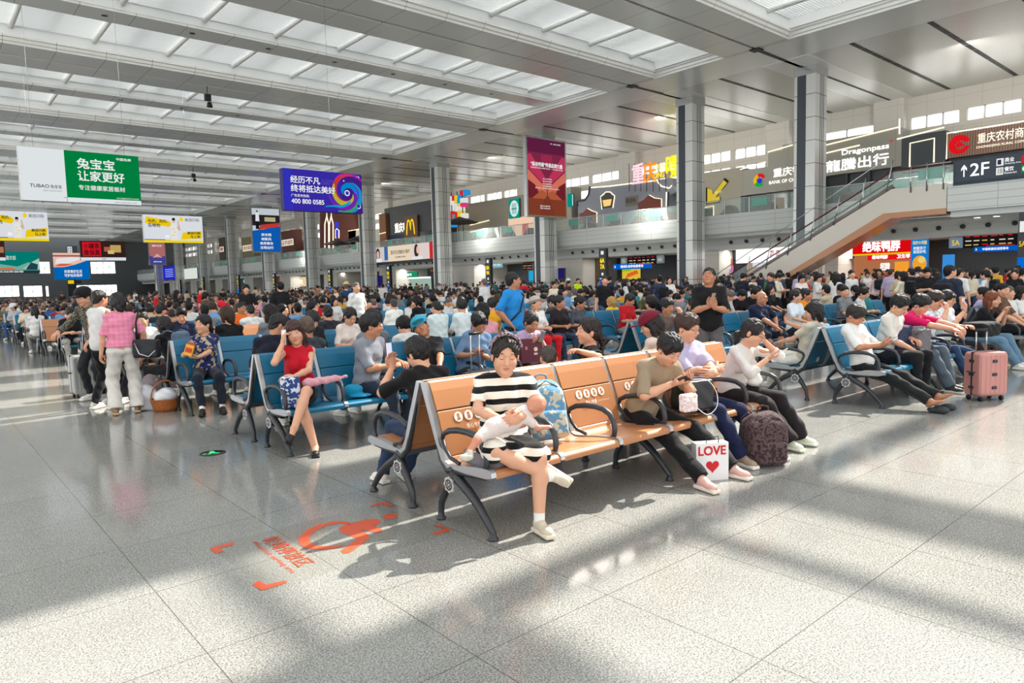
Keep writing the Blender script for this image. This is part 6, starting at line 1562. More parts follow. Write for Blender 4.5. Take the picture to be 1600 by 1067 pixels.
def backpack(x, y, z, rz, w, d, h, m, label, tilt=0, name='backpack', strap=None, group=None):
    o = empty(name, (x, y, z), math.radians(rz), label, 'backpack', group)
    o.rotation_euler = (math.radians(tilt), 0, math.radians(rz))
    F = Field(.010); F.box((0, 0, h * .42), (w / 2 - .05, d / 2 - .04, h * .42 - .05), rnd=.05, k=.03); F.ell((0, 0, h * .80), (w * .44, d * .42, h * .2), k=.05)
    wv = lambda X, Y, Z: .005 * np.sin(30 * X + 12 * Z) * np.sin(25 * Z + 9 * Y)
    v = F.mesh(0, wv); c = bpy.data.objects.new('bag_body', np_mesh('bag_body', [(v[0], v[1], 0)], [m])); COL.objects.link(c); c.parent = o
    F = Field(.010); F.box((0, -d / 2 - .005, h * .27), (w * .30, .02, h * .14), rnd=.025, k=.02); v = F.mesh(0, wv)
    c = bpy.data.objects.new('front_pocket', np_mesh('front_pocket', [(v[0], v[1], 0)], [m])); COL.objects.link(c); c.parent = o
    sm = strap or M_BLACK; b = MB()
    b.tube([(-.05, .02, h * .94), (-.045, .02, h * 1.06), (0, .02, h * 1.09), (.045, .02, h * 1.06), (.05, .02, h * .94)], .009, sm, 6); b.build('top_handle', parent=o)
    for s in (-1, 1):
        b = MB(); b.tube([(s * w * .22, d / 2, h * .92), (s * w * .30, d / 2 + .06, h * .8), (s * w * .34, d / 2 + .07, h * .45), (s * w * .40, d / 2, h * .1)], .016, sm, 8); b.build('shoulder_strap', parent=o)
    b = MB(); b.tube([(-w * .36, -d * .34, h * .60), (-w * .30, -d * .40, h * .85), (0, -d * .36, h * .96), (w * .30, -d * .40, h * .85), (w * .36, -d * .34, h * .60)], .004, M_BLACK, 6); b.build('zip', parent=o)
    return o
def blob_thing(name, label, cat, items, m, vox=.008, wob=.004, loc=(0, 0, 0), rz=0, group=None, parent=None, fr=30):
    F = Field(vox)
    for it in items:
        if it[0] == 'e': F.ell(it[1], it[2], k=.03)
        elif it[0] == 'b': F.box(it[1], it[2], rnd=it[3] if len(it) > 3 else .02, k=.02)
        else: F.cap(it[1], it[2], it[3], it[4] if len(it) > 4 else it[3], k=.02)
    v = F.mesh(0, lambda X, Y, Z: wob * np.sin(fr * X + 17 * Z) * np.sin(fr * .9 * Z + 13 * Y + 9 * X))
    o = bpy.data.objects.new(name, np_mesh(name, [(v[0], v[1], 0)], [m])); COL.objects.link(o); o.location = loc; o.rotation_euler = (0, 0, math.radians(rz))
    if parent: o.parent = parent
    return tag(o, label, cat, group)
def worn_pack(root, inf, col, label, w=.27, h=.40):
    c = inf['chest'] + inf['Tc'] @ V3(0, .19, -.02); p = world(root, c)
    m = cloth(col)
    o = blob_thing('backpack', label, 'backpack', [('b', (0, 0, 0), (w / 2 - .07, .03, h / 2 - .08), .05), ('e', (0, .03, -.04), (w * .46, .095, h * .36))], m, .012, .004, p, math.degrees(root.rotation_euler.z), 'backpacks carried by passengers')
    b = MB()
    for s in (-1, 1):
        q = [V3(s * .10, -.03, h * .42), V3(s * .115, -.13, h * .46), V3(s * .115, -.255, h * .30), V3(s * .12, -.27, .02), V3(s * .13, -.16, -h * .25), V3(s * .11, -.05, -h * .38)]
        b.tube([tuple(k) for k in q], .012, m, 6)
    b.build('straps', parent=o); return o
def hippos(hx, hy, face, hipy=.36):
    a = math.radians(face); return hx + hipy * math.sin(a), hy - hipy * math.cos(a)
PEOPLE = []      # (x, y) of everyone placed
def put(label, hx, hy, face=0, **kw):
    hipy = kw.get('hipy', .36 if not kw.get('standing') else 0.0)
    if kw.get('standing'): kw['hipy'] = hipy
    x, y = hippos(hx, hy, face, hipy)
    PEOPLE.append((hx, hy)); return person(label, x, y, 0, face, **kw)
HF = lambda k: row_front(k) + .36
HR = lambda k: row_rear(k) - .36
def tolocal(hx, hy, face, p, hipy=.36):
    x, y = hippos(hx, hy, face, hipy); a = -math.radians(face); dx, dy = p[0] - x, p[1] - y
    return (dx * math.cos(a) - dy * math.sin(a), dx * math.sin(a) + dy * math.cos(a), p[2])
UPB = (0, .55, .80)           # palm facing up and back
# ------------------------------------------------------------------ front bench
stripe = cloth((232, 226, 214), kind='stripe0.083_0.44', col2=(22, 22, 24))
mum, I = put('seated mother in a black and cream striped dress cradling a baby, beige sneakers', 3.03, HF(0) - .06, -18, seat=.40, S=.95, wide=1.22, fem=True, lean=7, twist=-12, head=(-16, 11, 3), headk=1.12,
    hands={-1: (-.15, -.045, .735), 1: (-.045, -.065, .755)}, elbows={-1: (-1, .0, -.45), 1: (1, .0, -.45)}, palm={-1: ((.8, -.3, .2), (.1, .9, .2), 30), 1: ((-.95, -.12, -.15), (0, .95, -.2), 26)},
    feet={1: (.045, -.10, .085), -1: (.13, -.09, .36)}, knees={1: (.0, -1, .3), -1: (-1.3, -.8, .7)}, toes={1: (.08, -1, 0), -1: (.75, -.35, -.55)}, hair='bun', hairc=(34, 27, 25), topm=stripe, dress=True, sleeve=.78, shoe=(198, 186, 166), sole=(216, 206, 188), socks=(226, 224, 220), laces=(232, 228, 216), lod=0, girth=1.10, eyes='down', skin='light')
def band(inf, root):
    b = MB(); H, c = inf['H'], inf['hc']
    k_ = inf['hs']; pts = [Vector(c + H @ (k_ * V3(.094 * math.cos(t), .002 - .016 * math.sin(t), .040 + .104 * math.sin(t)))) for t in np.linspace(.05, math.pi - .05, 16)]
    b.tube(pts, [.011 + .003 * (i % 2) for i in range(16)], cloth((150, 140, 150), kind='blot60', col2=(92, 40, 56)), 8); b.build('braided_headband', parent=root)
band(I, mum)
# baby lying across her arms
F = Field(.0045); bh = V3(.215, .06, .905); Hb = rotm('Y', 78) @ rotm('Z', 60) @ rotm('X', -15)
F = Field(.0045); bh = V3(.19, -.015, .845)
F.ell(bh, (.062, .066, .060), k=.02); F.ell(bh + V3(-.035, -.018, -.012), (.04, .040, .042), k=.02); F.ell(bh + V3(-.035, -.052, -.002), (.010, .010, .010), k=.006); F.ell(bh + V3(-.062, -.042, -.026), (.014, .012, .010), k=.01)
F.ell(bh + V3(.008, -.064, -.012), (.016, .008, .02), k=.006)
F.cap(bh + V3(-.05, .01, -.05), V3(.08, -.0, .755), .032, .05, k=.02); F.cap(V3(.08, 0, .755), V3(-.12, -.015, .71), .060, .05, k=.03)
F.cap(V3(.10, -.045, .76), V3(.16, -.075, .70), .022, .018, k=.015); F.cap(V3(.16, -.075, .70), V3(.235, -.07, .695), .018, .014, k=.01)
for j in range(4): F.cap(V3(.235, -.07, .695), V3(.262, -.085 + j * .010, .69 + .004 * j), .007, .005, k=.004)
F.cap(V3(-.12, -.015, .71), V3(-.24, -.06, .66), .034, .026, k=.02); F.cap(V3(-.24, -.06, .66), V3(-.31, -.09, .60), .025, .018, k=.02)
v = F.mesh(); sk = np.array(srgb((200, 136, 112)))
rel = v[0] - bh; cols = np.tile(sk, (len(v[0]), 1)); mh = np.clip((rel[:, 0] * .5 + rel[:, 1] * 1.0 + rel[:, 2] * .6 + .012) * 40, 0, 1) * (np.linalg.norm(rel, axis=1) < .075) * .5; cols = cols * (1 - mh[:, None]) + np.array(srgb((96, 66, 54))) * mh[:, None]
baby = bpy.data.objects.new('baby', np_mesh('baby', [(v[0], v[1], 0)], [skin_mat()], cols)); COL.objects.link(baby); baby.location = mum.location + Vector((-.10, .03, -.02)); baby.rotation_euler = mum.rotation_euler
tag(baby, 'sleeping baby in white with a bare head, held in the striped mother\'s arms', 'baby')
F = Field(.005); F.cap((.10, -.0, .765), (-.12, -.015, .715), .064, .060, k=.03); F.cap((-.12, -.015, .715), (-.22, -.05, .675), .046, .036, k=.02); F.cap((.10, -.035, .768), (.135, -.062, .73), .032, .030, k=.02); F.cap((.09, -.02, .80), (.13, -.01, .82), .034, .026, k=.02)
v = F.mesh(0, lambda X, Y, Z: .003 * np.sin(40 * X + 20 * Z) * np.sin(35 * Z + 10 * Y)); c = bpy.data.objects.new('white_romper', np_mesh('white_romper', [(v[0], v[1], 0)], [cloth((214, 200, 196))])); COL.objects.link(c); c.parent = baby
F = Field(.004); F.ell((-.325, -.10, .575), (.045, .026, .024), k=.01); F.cap((-.30, -.09, .60), (-.31, -.09, .585), .024, k=.01); v = F.mesh(); c = bpy.data.objects.new('small_sneaker', np_mesh('small_sneaker', [(v[0], v[1], 0)], [mat('baby_shoe', (196, 190, 176), .6, var=(40, .4))])); COL.objects.link(c); c.parent = baby
b = MB(); b.tube([(2.70, 3.62, .475), (2.67, 3.42, .47), (2.72, 3.33, .475), (2.86, 3.30, .49)], [.045, .05, .05, .035], cloth((112, 108, 116)), 8, flatten=(.35, .35, 1)); b.build('baby_carrier_belt', label='grey padded carrier belt lying on the seat beside the mother', cat='baby carrier')
# cream tote with light blue pattern
backpack(3.50, HF(0) - .02, .435, -18, .29, .16, .45, cloth((96, 142, 176), kind='blot15', col2=(190, 186, 168)), 'light blue patterned backpack standing on the second seat of the tan bench', tilt=-12, strap=cloth((120, 140, 160)))
backm, I = put('person in black seen from behind on the rear tan bench, holding up a phone', 2.98, HR(0), 172, seat=.40, S=.93, lean=24, head=(14, 24, 4), hair='short', hairc=(20, 19, 20), top=(24, 24, 27), bot=(46, 62, 92), hands={1: (.17, -.02, .95), -1: (-.08, .0, .74)}, elbows={1: (.9, -.3, -1), -1: (-.6, .3, -1)}, palm={1: ((0, -.05, 1), (0, .9, .1), 35)}, feet={1: (.24, -.14, .085), -1: (.05, -.10, .085)}, shoe=(228, 214, 204), lod=0, flare=1.1, sleeve=.95)
phone(world(backm, I['wr'][1]) + Vector((0.02, .075, .12)), (0, .1, 1), (.35, -1, .1), 'raised phone showing a bright video, held by the person in black behind', (205, 208, 220))
b = MB(); p = world(backm, I['wr'][1]); b.tube([p + Vector((.032 * math.cos(t), .030 * math.sin(t), -.02)) for t in np.linspace(0, 2 * math.pi, 17)], .006, M_BLACK, 6); c = b.build('bead_bracelet'); c.parent = backm; c.matrix_parent_inverse = Matrix.LocRotScale(backm.location, backm.rotation_euler.to_quaternion(), None).inverted()
boy, I = put('boy in a taupe tee and black trousers bent over his phone, pink sneakers', 4.62, HF(0), -6, seat=.40, S=.95, lean=33, twist=-8, head=(-8, 36, 0), hair='short', hairc=(20, 19, 21), top=(150, 134, 112), bot=(24, 24, 27), flare=1.25, shoe=(216, 170, 160), sole=(232, 220, 208), laces=(240, 220, 214), hands={-1: (-.09, -.05, .77), 1: (.06, -.05, .77)}, elbows={-1: (-1, .5, -.7), 1: (1, .5, -.7)}, palm={-1: ((.5, -.75, .2), UPB, 45), 1: ((-.5, -.75, .2), UPB, 45)}, feet={-1: (-.11, -.36, .085), 1: (.33, -.30, .085)}, lod=0, sleeve=1.0)
phone((world(boy, I['wr'][-1]) + world(boy, I['wr'][1])) / 2 + Vector((-.02, -.075, .035)), (-.85, -.25, .35), (.1, .5, .9), 'black phone held level by the boy in the taupe tee')
blob_thing('shoulder_bag', 'black leather bag resting on the lap beside the boy in taupe', 'bag', [('b', (0, 0, 0), (.13, .07, .10), .03)], mat('black_leather', (26, 27, 30), .35), .008, .003, (4.93, 3.40, .62), -14)
b = MB(); b.tube(smooth([(4.62, 3.18, .80), (4.73, 3.12, .79), (4.83, 3.10, .68), (4.80, 3.08, .57), (4.70, 3.10, .52), (4.64, 3.16, .58)]), .003, flat((236, 236, 232)), 6); b.build('charging_cable', label='white charging cable looping down from the boy\'s phone', cat='cable')
blob_thing('pouch', 'small pink and white pouch with red charm beside the boy\'s hands', 'pouch', [('b', (0, 0, 0), (.05, .02, .05), .02)], cloth((226, 196, 200), kind='blot30', col2=(240, 236, 232)), .006, .002, (4.49, 3.13, .64), -10)
lav, I = put('seated adult in a lavender tee and glasses with folded arms, navy trousers', 5.32, HF(0) + .04, -8, seat=.42, S=.97, lean=-4, head=(10, 12, 0), hair='short', hairc=(58, 40, 34), top=(178, 170, 200), bot=(28, 34, 66), flare=1.25, glasses=True, eyes='down', hands={-1: (.01, .03, .80), 1: (-.06, -.01, .77)}, elbows={-1: (-1, .1, -.9), 1: (1, .1, -.9)}, palm={-1: ((.9, .1, 0), (0, 1, -.2), 18), 1: ((-.9, 0, .1), (0, 1, -.2), 18)}, feet={-1: (.0, -.25, .085), 1: (.40, -.24, .085)}, shoe=(160, 140, 120), laces=(196, 184, 168), lod=0, girth=1.05, sleeve=.95)
girl, I = put('girl in a white blouse, glasses and wide black trousers reading her phone', 5.97, HF(0), -4, seat=.41, S=.93, fem=True, lean=26, head=(12, 24, 6), hair='tail', hairc=(30, 24, 24), top=(216, 212, 208), bot=(34, 29, 32), flare=1.75, sleeve=1.35, glasses=True, hands={-1: (.02, -.04, .84), 1: (.09, .06, 1.0)}, elbows={-1: (-1, .3, -.9), 1: (.8, -.2, -1)}, palm={-1: ((.6, -.6, .2), UPB, 40), 1: ((-.2, .1, 1), (-.6, .6, 0), 40)}, feet={-1: (.08, -.22, .085), 1: (.34, -.18, .085)}, shoe=(226, 232, 206), sole=(236, 238, 226), lod=0)
phone(world(girl, I['wr'][-1]) + Vector((.07, -.07, .05)), (.6, -.4, .35), (-.2, .5, .9), 'pale phone in the hands of the girl in the white blouse', col=(222, 214, 206))
blob_thing('cloth_bag', 'white cloth bag with a red dot on the lap of the girl in white', 'bag', [('e', (0, 0, 0), (.08, .05, .08)), ('e', (0, 0, -.04), (.09, .06, .045))], cloth((232, 228, 224)), .008, .005, (6.10, 3.50, .63))
# bags on the floor by the bench
backpack(5.42, 3.02, 0, -28, .34, .22, .46, cloth((92, 72, 74), kind='blot38', col2=(52, 40, 44)), 'dark floral backpack standing on the floor beside the tan bench', strap=cloth((70, 50, 54)))
b = MB(); w, d, hh = .27, .09, .30; wm = mat('glossy_white_paper', (232, 230, 232), .25)
b.box(-w / 2, w / 2, -d / 2, d / 2, 0, hh, wm)
pb = b.build('paper_bag', label='white paper bag with red LOVE lettering and heart on the floor', cat='paper bag'); pb.location = (4.72, 3.09, 0); pb.rotation_euler = (0, 0, math.radians(-32))
b = MB(); RED = flat((204, 30, 38), .4)
text(b, 'LOVE', (-.115, -d / 2 - .0015, .205), (1, 0, 0), (0, 0, 1), .225, .07, RED, .05)
hp = [(.055 * (16 * math.sin(t) ** 3) / 16, .055 * (13 * math.cos(t) - 5 * math.cos(2 * t) - 2 * math.cos(3 * t) - math.cos(4 * t)) / 16) for t in np.linspace(0, 2 * math.pi, 30, endpoint=False)]
stamp(b, [(p[0], -d / 2 - .0015, .115 + p[1]) for p in hp], RED); b.build('red_print', parent=pb)
b = MB(); b.tube([(-.05, -d / 2, hh), (-.05, -d / 2, hh + .05), (.05, -d / 2, hh + .05), (.05, -d / 2, hh)], .004, M_BLACK, 6); b.build('bag_handle', parent=pb)
# hand and head of the people behind the tan bench
def tot(k): return BLK[k]
kid, I = put('crop-haired child leaning low behind the tan bench', 4.28, HR(0) + .02, 150, seat=.30, S=.80, lean=20, head=(0, 30, 0), hair='crop', hairc=(70, 60, 54), top=(190, 186, 180), lod=1)
pony, I = put('woman with a dark ponytail in black, facing away behind the tan bench', 4.84, HR(0) + .06, -128, seat=.40, S=.95, fem=True, lean=4, head=(10, -2, 0), hair='tail', hairc=(38, 28, 27), top=(28, 27, 30), bot=(34, 34, 38), hands={-1: (-.10, .0, .70), 1: tolocal(4.84, HR(0) + .06, -128, (4.36, 4.14, .99))}, elbows={1: (.8, .2, -.1), -1: (-.6, .3, -.8)}, lod=0, skin='light', girth=1.1)
capb, I = put('person in a maroon cap with long dark hair behind the tan bench', 5.92, HR(0) + .08, 188, seat=.42, S=.93, fem=True, lean=10, head=(30, 22, 0), hair='long', hairc=(24, 20, 22), top=(214, 200, 192), hat=('cap', (112, 24, 46)), lod=1)
# ------------------------------------------------------------------ second row
red, I = put('woman in a sleeveless red top on the phone, legs crossed, black flats', 2.96, HF(1) + .02, -18, seat=.43, S=.95, fem=True, lean=0, head=(-12, 4, -12), hair='bangs', hairc=(62, 36, 32), top=(186, 22, 40), bot=(28, 26, 32), skirt=True, sleeve=0, eyes='open', hands={-1: (-.15, .25, 1.06), 1: (-.09, .02, .74)}, elbows={-1: (-.6, -.9, -.8), 1: (1, .1, -.8)}, palm={-1: ((.15, .2, 1), (.9, .3, 0), 45), 1: ((-1, 0, -.1), (0, .7, -.7), 20)}, feet={-1: (.06, -.17, .07), 1: (-.13, -.28, .30)}, knees={1: (-.05, -1, .55), -1: (.05, -1, .3)}, toes={1: (-.25, -.75, -.6)}, flats=True, shoe=(24, 22, 24), sole=(24, 22, 24), skin='light', lod=0)
phone(world(red, I['wr'][-1]) + Vector((.035, .055, .05)), (.1, .1, 1), (1, .2, 0), 'white phone held to the ear of the woman in red', col=(226, 226, 228))
b = MB(); b.tube([(2.78, 6.45, .88), (2.80, 6.40, .80), (2.82, 6.46, .72)], .004, M_BLACK, 5)
bg = blob_thing('tote_bag', 'blue and white patterned tote on the lap of the woman in red', 'bag', [('b', (0, 0, 0), (.07, .02, .13), .02)], cloth((52, 74, 132), kind='blot22', col2=(206, 214, 226)), .007, .003, (2.73, 6.44, .60), -20)
blob_thing('folded_umbrella', 'folded pink umbrella across the lap of the woman in red', 'umbrella', [('c', (-.16, 0, 0), (.14, 0, .02), .045, .032), ('c', (.14, 0, .02), (.24, 0, .03), .014)], cloth((214, 158, 170)), .006, .006, (3.07, 6.44, .665), -10, fr=60)
gray, I = put('man in a grey polo shirt turning towards his laughing neighbour', 3.72, HF(1), 22, seat=.43, S=1.0, lean=8, head=(38, 4, 0), hair='short', hairc=(26, 22, 22), top=(132, 136, 146), bot=(34, 44, 60), hands={-1: (.06, .06, .74), 1: (.22, .06, .76)}, elbows={-1: (-.8, .3, -.9), 1: (.9, .3, -.9)}, palm={-1: ((.8, -.5, .1), (0, .5, -.7), 25)}, skin='tan', lod=0, girth=1.08)
lau, I = put('laughing man in a bright blue cap reclining beside the man in grey', 4.52, HF(1) + .02, -30, seat=.40, S=.97, hipy=.30, lean=-22, head=(-10, -12, -26), hair='crop', hairc=(24, 22, 22), top=(32, 32, 34), bot=(70, 66, 72), hat=('cap', (52, 158, 188)), mouth=1.6, eyes='down', hands={-1: (-.02, -.02, .70), 1: (.12, -.04, .68)}, lod=0, skin='tan')
blob_thing('cloth_hat', 'bright turquoise cloth hat lying on the seat by the man in grey', 'hat', [('e', (0, 0, 0), (.10, .09, .07)), ('e', (.07, -.06, -.05), (.12, .08, .02))], cloth((24, 140, 180)), .007, .004, (3.48, 6.60, .51), -20)
bottle = MB(); bottle.lathe([(0, 0), (.036, 0), (.038, .02), (.034, .09), (.038, .14), (.03, .18), (.014, .21), (.014, .23), (0, .23)], (0, 0, 0), mat('clear_plastic', (214, 220, 218), .08, alpha=.5), 16)
bo = bottle.build('water_bottle', label='clear plastic bottle on the seat beside the woman in red', cat='bottle'); bo.location = (3.34, 6.62, .43)
c = MB(); c.lathe([(0, .225), (.018, .225), (.018, .25), (0, .25)], (0, 0, 0), flat((226, 60, 60)), 14); c.build('bottle_cap', parent=bo)
blg, I = put('woman in a steel blue shirt and glasses leaning over her phone', 5.18, HF(1) + .05, -14, seat=.43, S=.97, fem=True, lean=16, side=8, head=(-4, 34, -8), hair='short', hairc=(22, 20, 22), top=(106, 134, 168), bot=(40, 46, 60), glasses=True, hands={-1: (-.12, .04, .76), 1: (.0, .04, .76)}, palm={-1: ((.3, -.8, .2), UPB, 40), 1: ((-.5, -.7, .2), UPB, 40)}, skin='tan', lod=0, girth=1.12, sleeve=1.0)
phone(world(blg, (-.06, -.05, .80)), (-.2, -.9, .2), (0, .4, .9), 'dark phone held by the woman in steel blue')
lvo, I = put('elderly woman in a lilac cardigan holding a phone above a maroon gift bag', 6.05, HF(1) + .02, -10, seat=.41, S=.92, fem=True, lean=18, head=(0, 26, 0), hair='bun', hairc=(30, 26, 28), top=(186, 164, 200), bot=(40, 36, 44), hands={-1: (-.06, .06, .84), 1: (.06, .05, .85)}, palm={-1: ((.5, -.6, .4), UPB, 40), 1: ((-.5, -.6, .4), UPB, 40)}, skin='tan', lod=0, sleeve=1.25, girth=1.15)
phone(world(lvo, (.03, -.02, .91)), (.1, -.4, .9), (0, .8, .3), 'grey phone held by the elderly woman in lilac', col=(120, 118, 124))
b = MB(); mr = flat((92, 28, 46), .45); b.box(-.15, .15, -.06, .06, 0, .30, mr); gb = b.build('gift_bag', label='maroon gift bag with a pale emblem standing on a lap in the second row', cat='gift bag'); gb.location = (5.92, HF(1) - .22, .58); gb.rotation_euler = (0, 0, math.radians(-14))
b = MB(); cr = flat((228, 206, 196)); b.disc((.06, -.0612, .17), .028, 'y', cr, 14); b.box(.035, .085, -.0615, -.0605, .10, .125, cr); b.box(-.09, -.06, -.0615, -.0605, .17, .21, flat((190, 120, 130))); b.build('bag_print', parent=gb)
b = MB(); b.tube([(-.06, -.06, .30), (-.04, -.06, .37), (.04, -.06, .37), (.06, -.06, .30)], .005, M_STEEL, 6); b.build('bag_handle', parent=gb)
big, I = put('big man in a navy tee sitting sideways behind the woman in red', 2.99, HR(1) + .02, 146, seat=.43, S=1.06, lean=12, head=(-62, 26, 0), hair='crop', hairc=(26, 24, 24), top=(22, 26, 40), bot=(74, 74, 80), hands={-1: (-.18, -.02, .78), 1: (.12, .0, .74)}, feet={-1: (-.06, -.22, .09), 1: (.16, -.20, .09)}, shoe=(30, 30, 32), sole=(40, 40, 42), skin='tan', lod=0, girth=1.15, sleeve=1.0)
bald2, I = put('shaven-headed man behind the woman in red', 3.40, HR(1), 190, seat=.42, S=.98, lean=4, head=(0, 10, 0), hair='crop', hairc=(92, 76, 66), top=(60, 62, 70), skin='tan', lod=1)
suitcase(4.80, 7.0 - .9, 12, .40, .24, .56, (58, 60, 64), 'dark suitcase with raised chrome pull handle between benches', handle=.42)
# ------------------------------------------------------------------ third row and people standing at the open floor
flo, I = put('woman in a blue and beige leaf-print blouse holding an orange snack box', 2.99, HF(2) + .0, -16, seat=.43, S=.94, fem=True, lean=2, head=(-48, 2, 0), hair='tail', hairc=(26, 24, 26), topm=cloth((34, 44, 92), kind='blot16', col2=(176, 158, 128)), bot=(28, 32, 44), leg='crop', socks=(232, 230, 226), shoe=(22, 22, 24), sole=(22, 22, 24), hands={-1: (-.22, .04, .80), 1: (-.10, .0, .74)}, palm={-1: ((.3, -.3, .8), (.6, .3, .3), 40), 1: ((-.9, -.2, .0), (0, .3, .9), 30)}, feet={-1: (-.09, -.20, .085), 1: (.15, -.16, .085)}, lod=0, sleeve=.85)
b = MB(); b.box(-.05, .05, -.03, .03, 0, .14, flat((240, 170, 30), .4)); b.box(-.04, .04, -.032, -.030, .04, .10, flat((200, 60, 40), .4)); b.box(-.045, .045, -.025, .025, .14, .17, flat((180, 80, 60), .5)); so = b.build('snack_box', label='orange and yellow snack box held by the woman in leaf print', cat='snack box'); so.location = world(flo, (-.22, -.06, .78)); so.rotation_euler = (0, .35, -.5)
bw, I = put('person in black wearing a patterned grey backpack, back turned beside the basket', 2.80, HR(2) - .05, 205, seat=.43, S=.96, lean=22, head=(0, 22, 0), hair='bob', hairc=(24, 22, 24), top=(26, 26, 30), hands={-1: (-.22, -.14, .62), 1: (.20, -.20, .60)}, lod=1, skin='tan')
worn_pack(bw, I, (92, 112, 132), 'grey-blue patterned backpack worn by the person beside the basket')
blk, I = put('person in a black tee bending over bags at the tan bench end', 2.55, 11.62, -50, seat=.43, S=.98, lean=26, head=(0, 30, 0), hair='short', top=(28, 28, 31), bot=(40, 40, 46), lod=1, skin='tan')
pink, I = put('woman standing with her back turned, pink ribbed top and wide white trousers', 2.08, 10.22, 172, standing=True, S=.93, fem=True, head=(18, 16, 0), lean=2, hair='bob', hairc=(26, 24, 26), topm=cloth((226, 140, 168), kind='plaid', col2=(216, 126, 156)), bot=(216, 212, 206), flare=1.9, girth=1.16, hands={-1: (-.26, -.10, .86), 1: (.26, -.02, .72)}, elbows={-1: (-.8, .5, -.3), 1: (.6, .4, -.3)}, feet={-1: (-.13, -.02, .085), 1: (.12, .03, .085)}, shoe=(150, 112, 86), sole=(190, 160, 130), lod=0, sleeve=.9, hem=.03)
hb = blob_thing('handbag', 'black quilted handbag with a silver chain on the woman in pink', 'handbag', [('b', (0, 0, 0), (.13, .04, .09), .03), ('e', (0, 0, -.05), (.15, .06, .06))], mat('black_nylon', (24, 25, 30), .5), .008, .004, (2.33, 10.02, .86), -40)
b = MB(); b.tube([(-.12, 0, .10), (-.13, .02, .34), (-.10, .06, .52)], .012, M_BLACK, 6); b.tube([(-.12, -.07, .08), (-.06, -.085, -.06), (.06, -.085, -.10), (.14, -.06, -.02)], .008, M_STEEL, 6); b.build('chain_strap', parent=hb)
tank, I = put('boy in a white tank top and black trousers standing behind the woman in pink', 1.98, 10.95, 120, standing=True, S=.96, head=(0, 10, 0), hair='crop', hairc=(34, 28, 26), top=(212,212,212), sleeve=0, bot=(24, 25, 29), feet={-1: (-.1, .0, .085), 1: (.14, .06, .085)}, shoe=(222, 218, 206), lod=1, skin='tan')
pat, I = put('person in a dark patterned jacket and black cap reaching forward by the luggage', 2.12, 12.0, -55, standing=True, S=1.0, lean=18, head=(0, 18, 0), hair='short', hat=('cap', (24, 24, 27)), topm=cloth((64, 62, 56), kind='blot40', col2=(134, 128, 112)), bot=(40, 42, 46), sleeve=1.9, hands={-1: (-.18, -.50, 1.05), 1: (.14, -.3, .9)}, lod=1)
suitcase(2.02, 12.5, 8, .42, .26, .60, (150, 152, 150), 'silver-grey suitcase half hidden behind the woman in pink', ribs=9)
blob_thing('plastic_bag', 'white plastic bag of clothes on the floor beside the wicker basket', 'bag', [('e', (0, 0, .17), (.17, .15, .17)), ('b', (0, 0, .06), (.14, .12, .04), .02)], mat('white_plastic', (226, 226, 232), .3), .010, .010, (2.36, 10.42, 0), 0)
blob_thing('shopping_bag', 'greyish pink full shopping bag behind the wicker basket', 'bag', [('e', (0, 0, .22), (.20, .16, .22)), ('e', (0, 0, .40), (.12, .10, .10))], cloth((150, 138, 142)), .010, .010, (2.55, 10.72, 0), 0)
wk = mat('wicker', (172, 98, 44), .6, bump=(60, .9), var=(45, .35))
b = MB(); b.lathe([(0, .0), (.14, .0), (.165, .06), (.185, .16), (.19, .17), (.175, .17), (.15, .04), (0, .03)], (0, 0, 0), wk, 28)
ba = b.build('wicker_basket', label='round brown wicker basket with a tall handle on the floor', cat='basket'); ba.location = (2.53, 10.08, 0)
b = MB(); b.tube([(.18 * math.cos(t), 0, .16 + .25 * math.sin(t)) for t in np.linspace(0, math.pi, 17)], .010, wk, 8); b.build('basket_handle', parent=ba)
blob_thing('plastic_bag', 'white plastic wrapped bundle inside the wicker basket', 'bag', [('e', (0, 0, .20), (.155, .15, .10)), ('e', (.05, 0, .25), (.08, .08, .06))], mat('white_plastic', (226, 226, 232), .3), .010, .010, (2.53, 10.08, 0), 0)
suitcase(3.06, 20.05, 6, .50, .32, .74, (112, 116, 116), 'large ribbed grey suitcase standing on the open floor with a bag on top', latches=True, ribs=11, rough=.3)
blob_thing('plastic_bag', 'white carrier bag perched on the large grey suitcase', 'bag', [('b', (0, 0, .15), (.16, .09, .13), .03), ('c', (0, 0, .3), (-.04, 0, .40), .05, .02)], mat('white_plastic', (226, 226, 232), .3), .012, .012, (3.10, 20.05, .80), 0)
# ------------------------------------------------------------------ right-hand bench
YB = HF(0)
wt, I = put('young man in a white tee slouched with bare feet over dark clogs', 8.84, YB - .06, -4, seat=.38, S=.99, hipy=.34, lean=-20, head=(-2, 36, 0), hair='short', hairc=(40, 34, 30), top=(218, 217, 214), bot=(30, 32, 35), flare=1.2, hands={-1: (-.06, .10, .74), 1: (.06, .10, .73)}, elbows={-1: (-1, .6, -.7), 1: (1, .6, -.7)}, palm={-1: ((.5, -.7, .3), UPB, 40), 1: ((-.5, -.7, .3), UPB, 40)}, feet={-1: (-.10, -.56, .10), 1: (.06, -.66, .12)}, toes={-1: (-.15, -1, .45), 1: (.05, -1, .55)}, barefoot=True, skin='tan', lod=0, sleeve=.95)
phone(world(wt, (.0, .01, .80)), (.0, -.7, .55), (0, .6, .8), 'white phone held by the slouched man in the white tee', col=(222, 222, 224))
